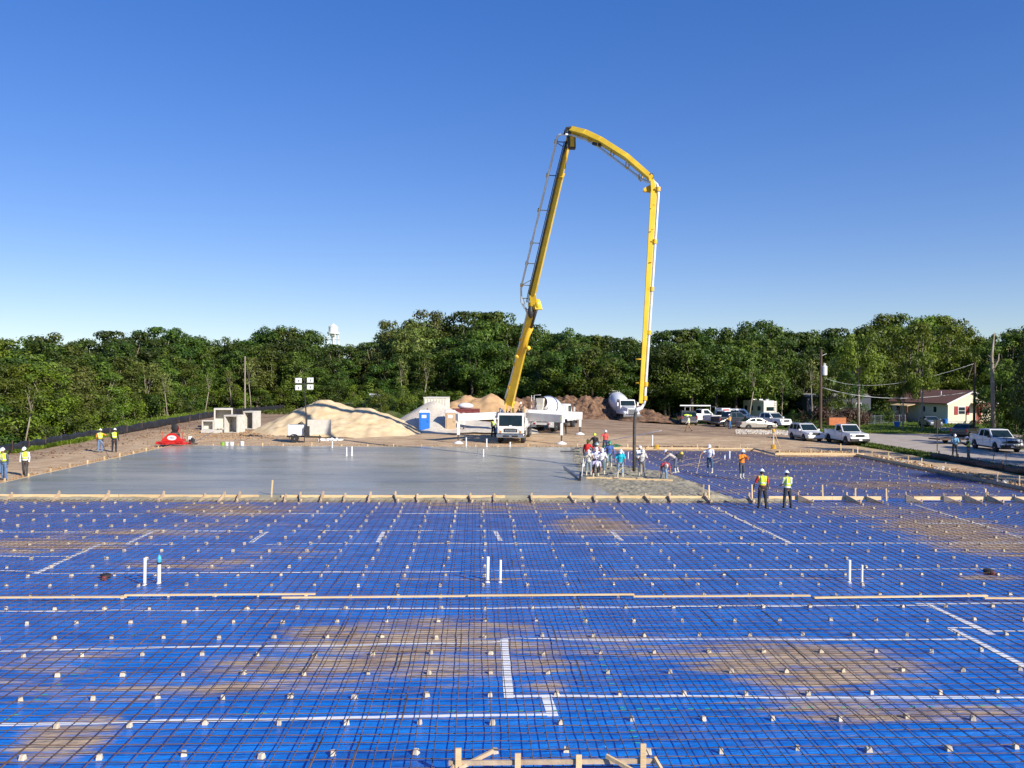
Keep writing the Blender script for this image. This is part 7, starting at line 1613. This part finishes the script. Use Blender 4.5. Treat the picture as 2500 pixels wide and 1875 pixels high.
# brush pile and debris
root = thing('brush_pile', 'brown dead brush pile behind the two white cars', 'brush pile'); q = G(2065, 1040, 0); root.location = (q.x, q.y + 3, 0)
rg = random.Random(3); mb = MB(); bl = [(rg.uniform(-5, 4.5), rg.uniform(-1.2, 1.2), rg.uniform(.3, 1.9), rg.uniform(.6, 1.1)) for _ in range(34)]; leafcloud(mb, bl, 110, .16, .8, rg); mb.build('dead_leaves', K['leafR'], root)
mb = MB()
for _ in range(90):
    a = Vector((rg.uniform(-5, 4.5), rg.uniform(-1.3, 1.3), rg.uniform(0, 1.5))); mb.tube([a, a + Vector((rg.uniform(-1, 1), rg.uniform(-.6, .6), rg.uniform(.2, 1.3)))], [.03, .01], 4)
mb.build('branches', K['bark'], root)
p = G(2045, 1048, 0); t = thing('orange_skip', 'orange metal bin behind the white single cab pickup', 'metal bin', (p.x, p.y, 0)); mb = MB(); mb.box((-1.1, 0, .5), (1.1, .9, 1.5)); mb.build('bin', mat('orange_metal', (.5, .15, .05), .6, var=.2), t, bevel=.02); mb = MB(); mb.tube([(-1.1, 0, 1.5), (0, .3, 1.9), (1.1, 0, 1.5)], .04, 5); mb.box((-1.15, -.03, 1.5), (1.15, .93, 1.56)); mb.build('rim', K['pole'], t)
# ivy-like weeds on the mound, hedges and verge
for i, (px, py, h_, k, lab) in enumerate(((930, 1000, 2.6, 'shrubB', 'bright weed clump on the top of the weedy mound'), (985, 1000, 3.0, 'shrubB', 'bright weed clump on the right of the weedy mound'), (1010, 1010, 2.4, 'shrubA', 'green shrub left of the blue toilet'), (895, 1000, 2.0, 'shrubB', 'low weed clump on the left of the weedy mound'), (1965, 1040, 2.0, 'shrubA', 'green shrub just behind the suv roof'), (1935, 1038, 2.2, 'shrubB', 'green shrub between the motorhome and the suv'), (2140, 1034, 1.9, 'shrubC', 'dark clipped shrub behind the brush pile'), (2166, 1034, 2.2, 'shrubC', 'dark clipped shrub before the chain link fence'))):
    Y = 104 if px < 1020 else G(px, py, 0).y; q = D(px, py, Y); z = H(q.x, Y) + (1.3 if 900 < px < 1000 else 0)
    plant(k, q.x, Y, h_, lab, 1.0, 'weeds and garden shrubs', z=z)
for i, (x, y, z_, h_, k) in enumerate(((-15.5, 108, 1.0, 1.7, 'shrubB'), (-13.5, 106.5, 1.3, 1.5, 'shrubA'), (-11.5, 106, 1.5, 1.8, 'shrubB'), (-9.5, 105, 1.0, 1.6, 'shrubB'), (-8, 104, .3, 1.5, 'shrubA'), (-12.5, 109, 2.0, 1.6, 'shrubB'), (-10, 107.5, 1.7, 1.5, 'shrubA'))):
    plant(k, x, y, h_, ORD[i] + ' low weed clump covering the weedy mound behind the sand pile', 1.5, 'weeds and garden shrubs', z=H(x, y) + z_)
def tufts(lab, gen, n_, hmin, hmax, leaf, per=5):
    rg = random.Random(n_); mb = MB()
    for _ in range(n_):
        x, y = gen(rg); z = H(x, y) if x < 37 or y > 99 else max(0, H(x, y))
        for _ in range(per):
            a = rg.random() * 6.28; s = rg.uniform(hmin, hmax); dx, dy = math.cos(a) * s * .7, math.sin(a) * s * .7; w_ = s * .22; px_, py_ = -math.sin(a) * w_, math.cos(a) * w_
            o = len(mb.v); mb.v += [(x - px_, y - py_, z - .02), (x + px_, y + py_, z - .02), (x + dx + px_ * .5, y + dy + py_ * .5, z + s), (x + dx * .8 - px_ * .5, y + dy * .8 - py_ * .5, z + s * .9)]; mb.f.append((o, o+1, o+2, o+3)); mb.m.append(0)
    o = mb.build('grass', K[leaf]); tag(o, lab, 'grass', kind='stuff')
def gl(rg):
    y = rg.uniform(58, 128); return (-35.2 - abs(rg.gauss(0, 1.6)) - max(0, (y - 100) * .05), y)
tufts('weedy grass along the black silt fence on the left bank', gl, 5200, .1, .38, 'leafD')
def gr_(rg): return (rg.uniform(36.3, 38.5), rg.uniform(50, 88))
tufts('weedy grass verge between the dirt and the road', gr_, 3200, .06, .25, 'leafB')
tufts('bright lawn grass before the cream house', lambda rg: (rg.uniform(40, 78), 98.6 + rg.random() ** 1.5 * 30), 6000, .05, .16, 'leafD')
tufts('grass at the foot of the far woods', lambda rg: (rg.uniform(-40, -5), rg.uniform(118, 136)), 2500, .1, .4, 'leafB')
# fallen dead branches along the left bank
mb = MB(); rg = random.Random(9)
for _ in range(60):
    y = rg.uniform(72, 125); x = -41 - rg.uniform(0, 3.5); z = H(x, y); a = Vector((x, y, z)); mb.tube([a, a + Vector((rg.uniform(-1.2, 1.2), rg.uniform(-1, 1), rg.uniform(1, 3.6)))], [.06, .02], 5)
o = mb.build('dead_branches', K['palebark']); tag(o, 'pale dead stems standing at the foot of the left woods', 'branches', kind='stuff')
for k, (r_, a, b_) in PROTO.items():
    if not r_['used']:
        for ch in list(r_.children): bpy.data.objects.remove(ch)
        bpy.data.objects.remove(r_)
    else: del r_['used']
for o in bpy.data.objects:
    if 'used' in o.keys(): del o['used']
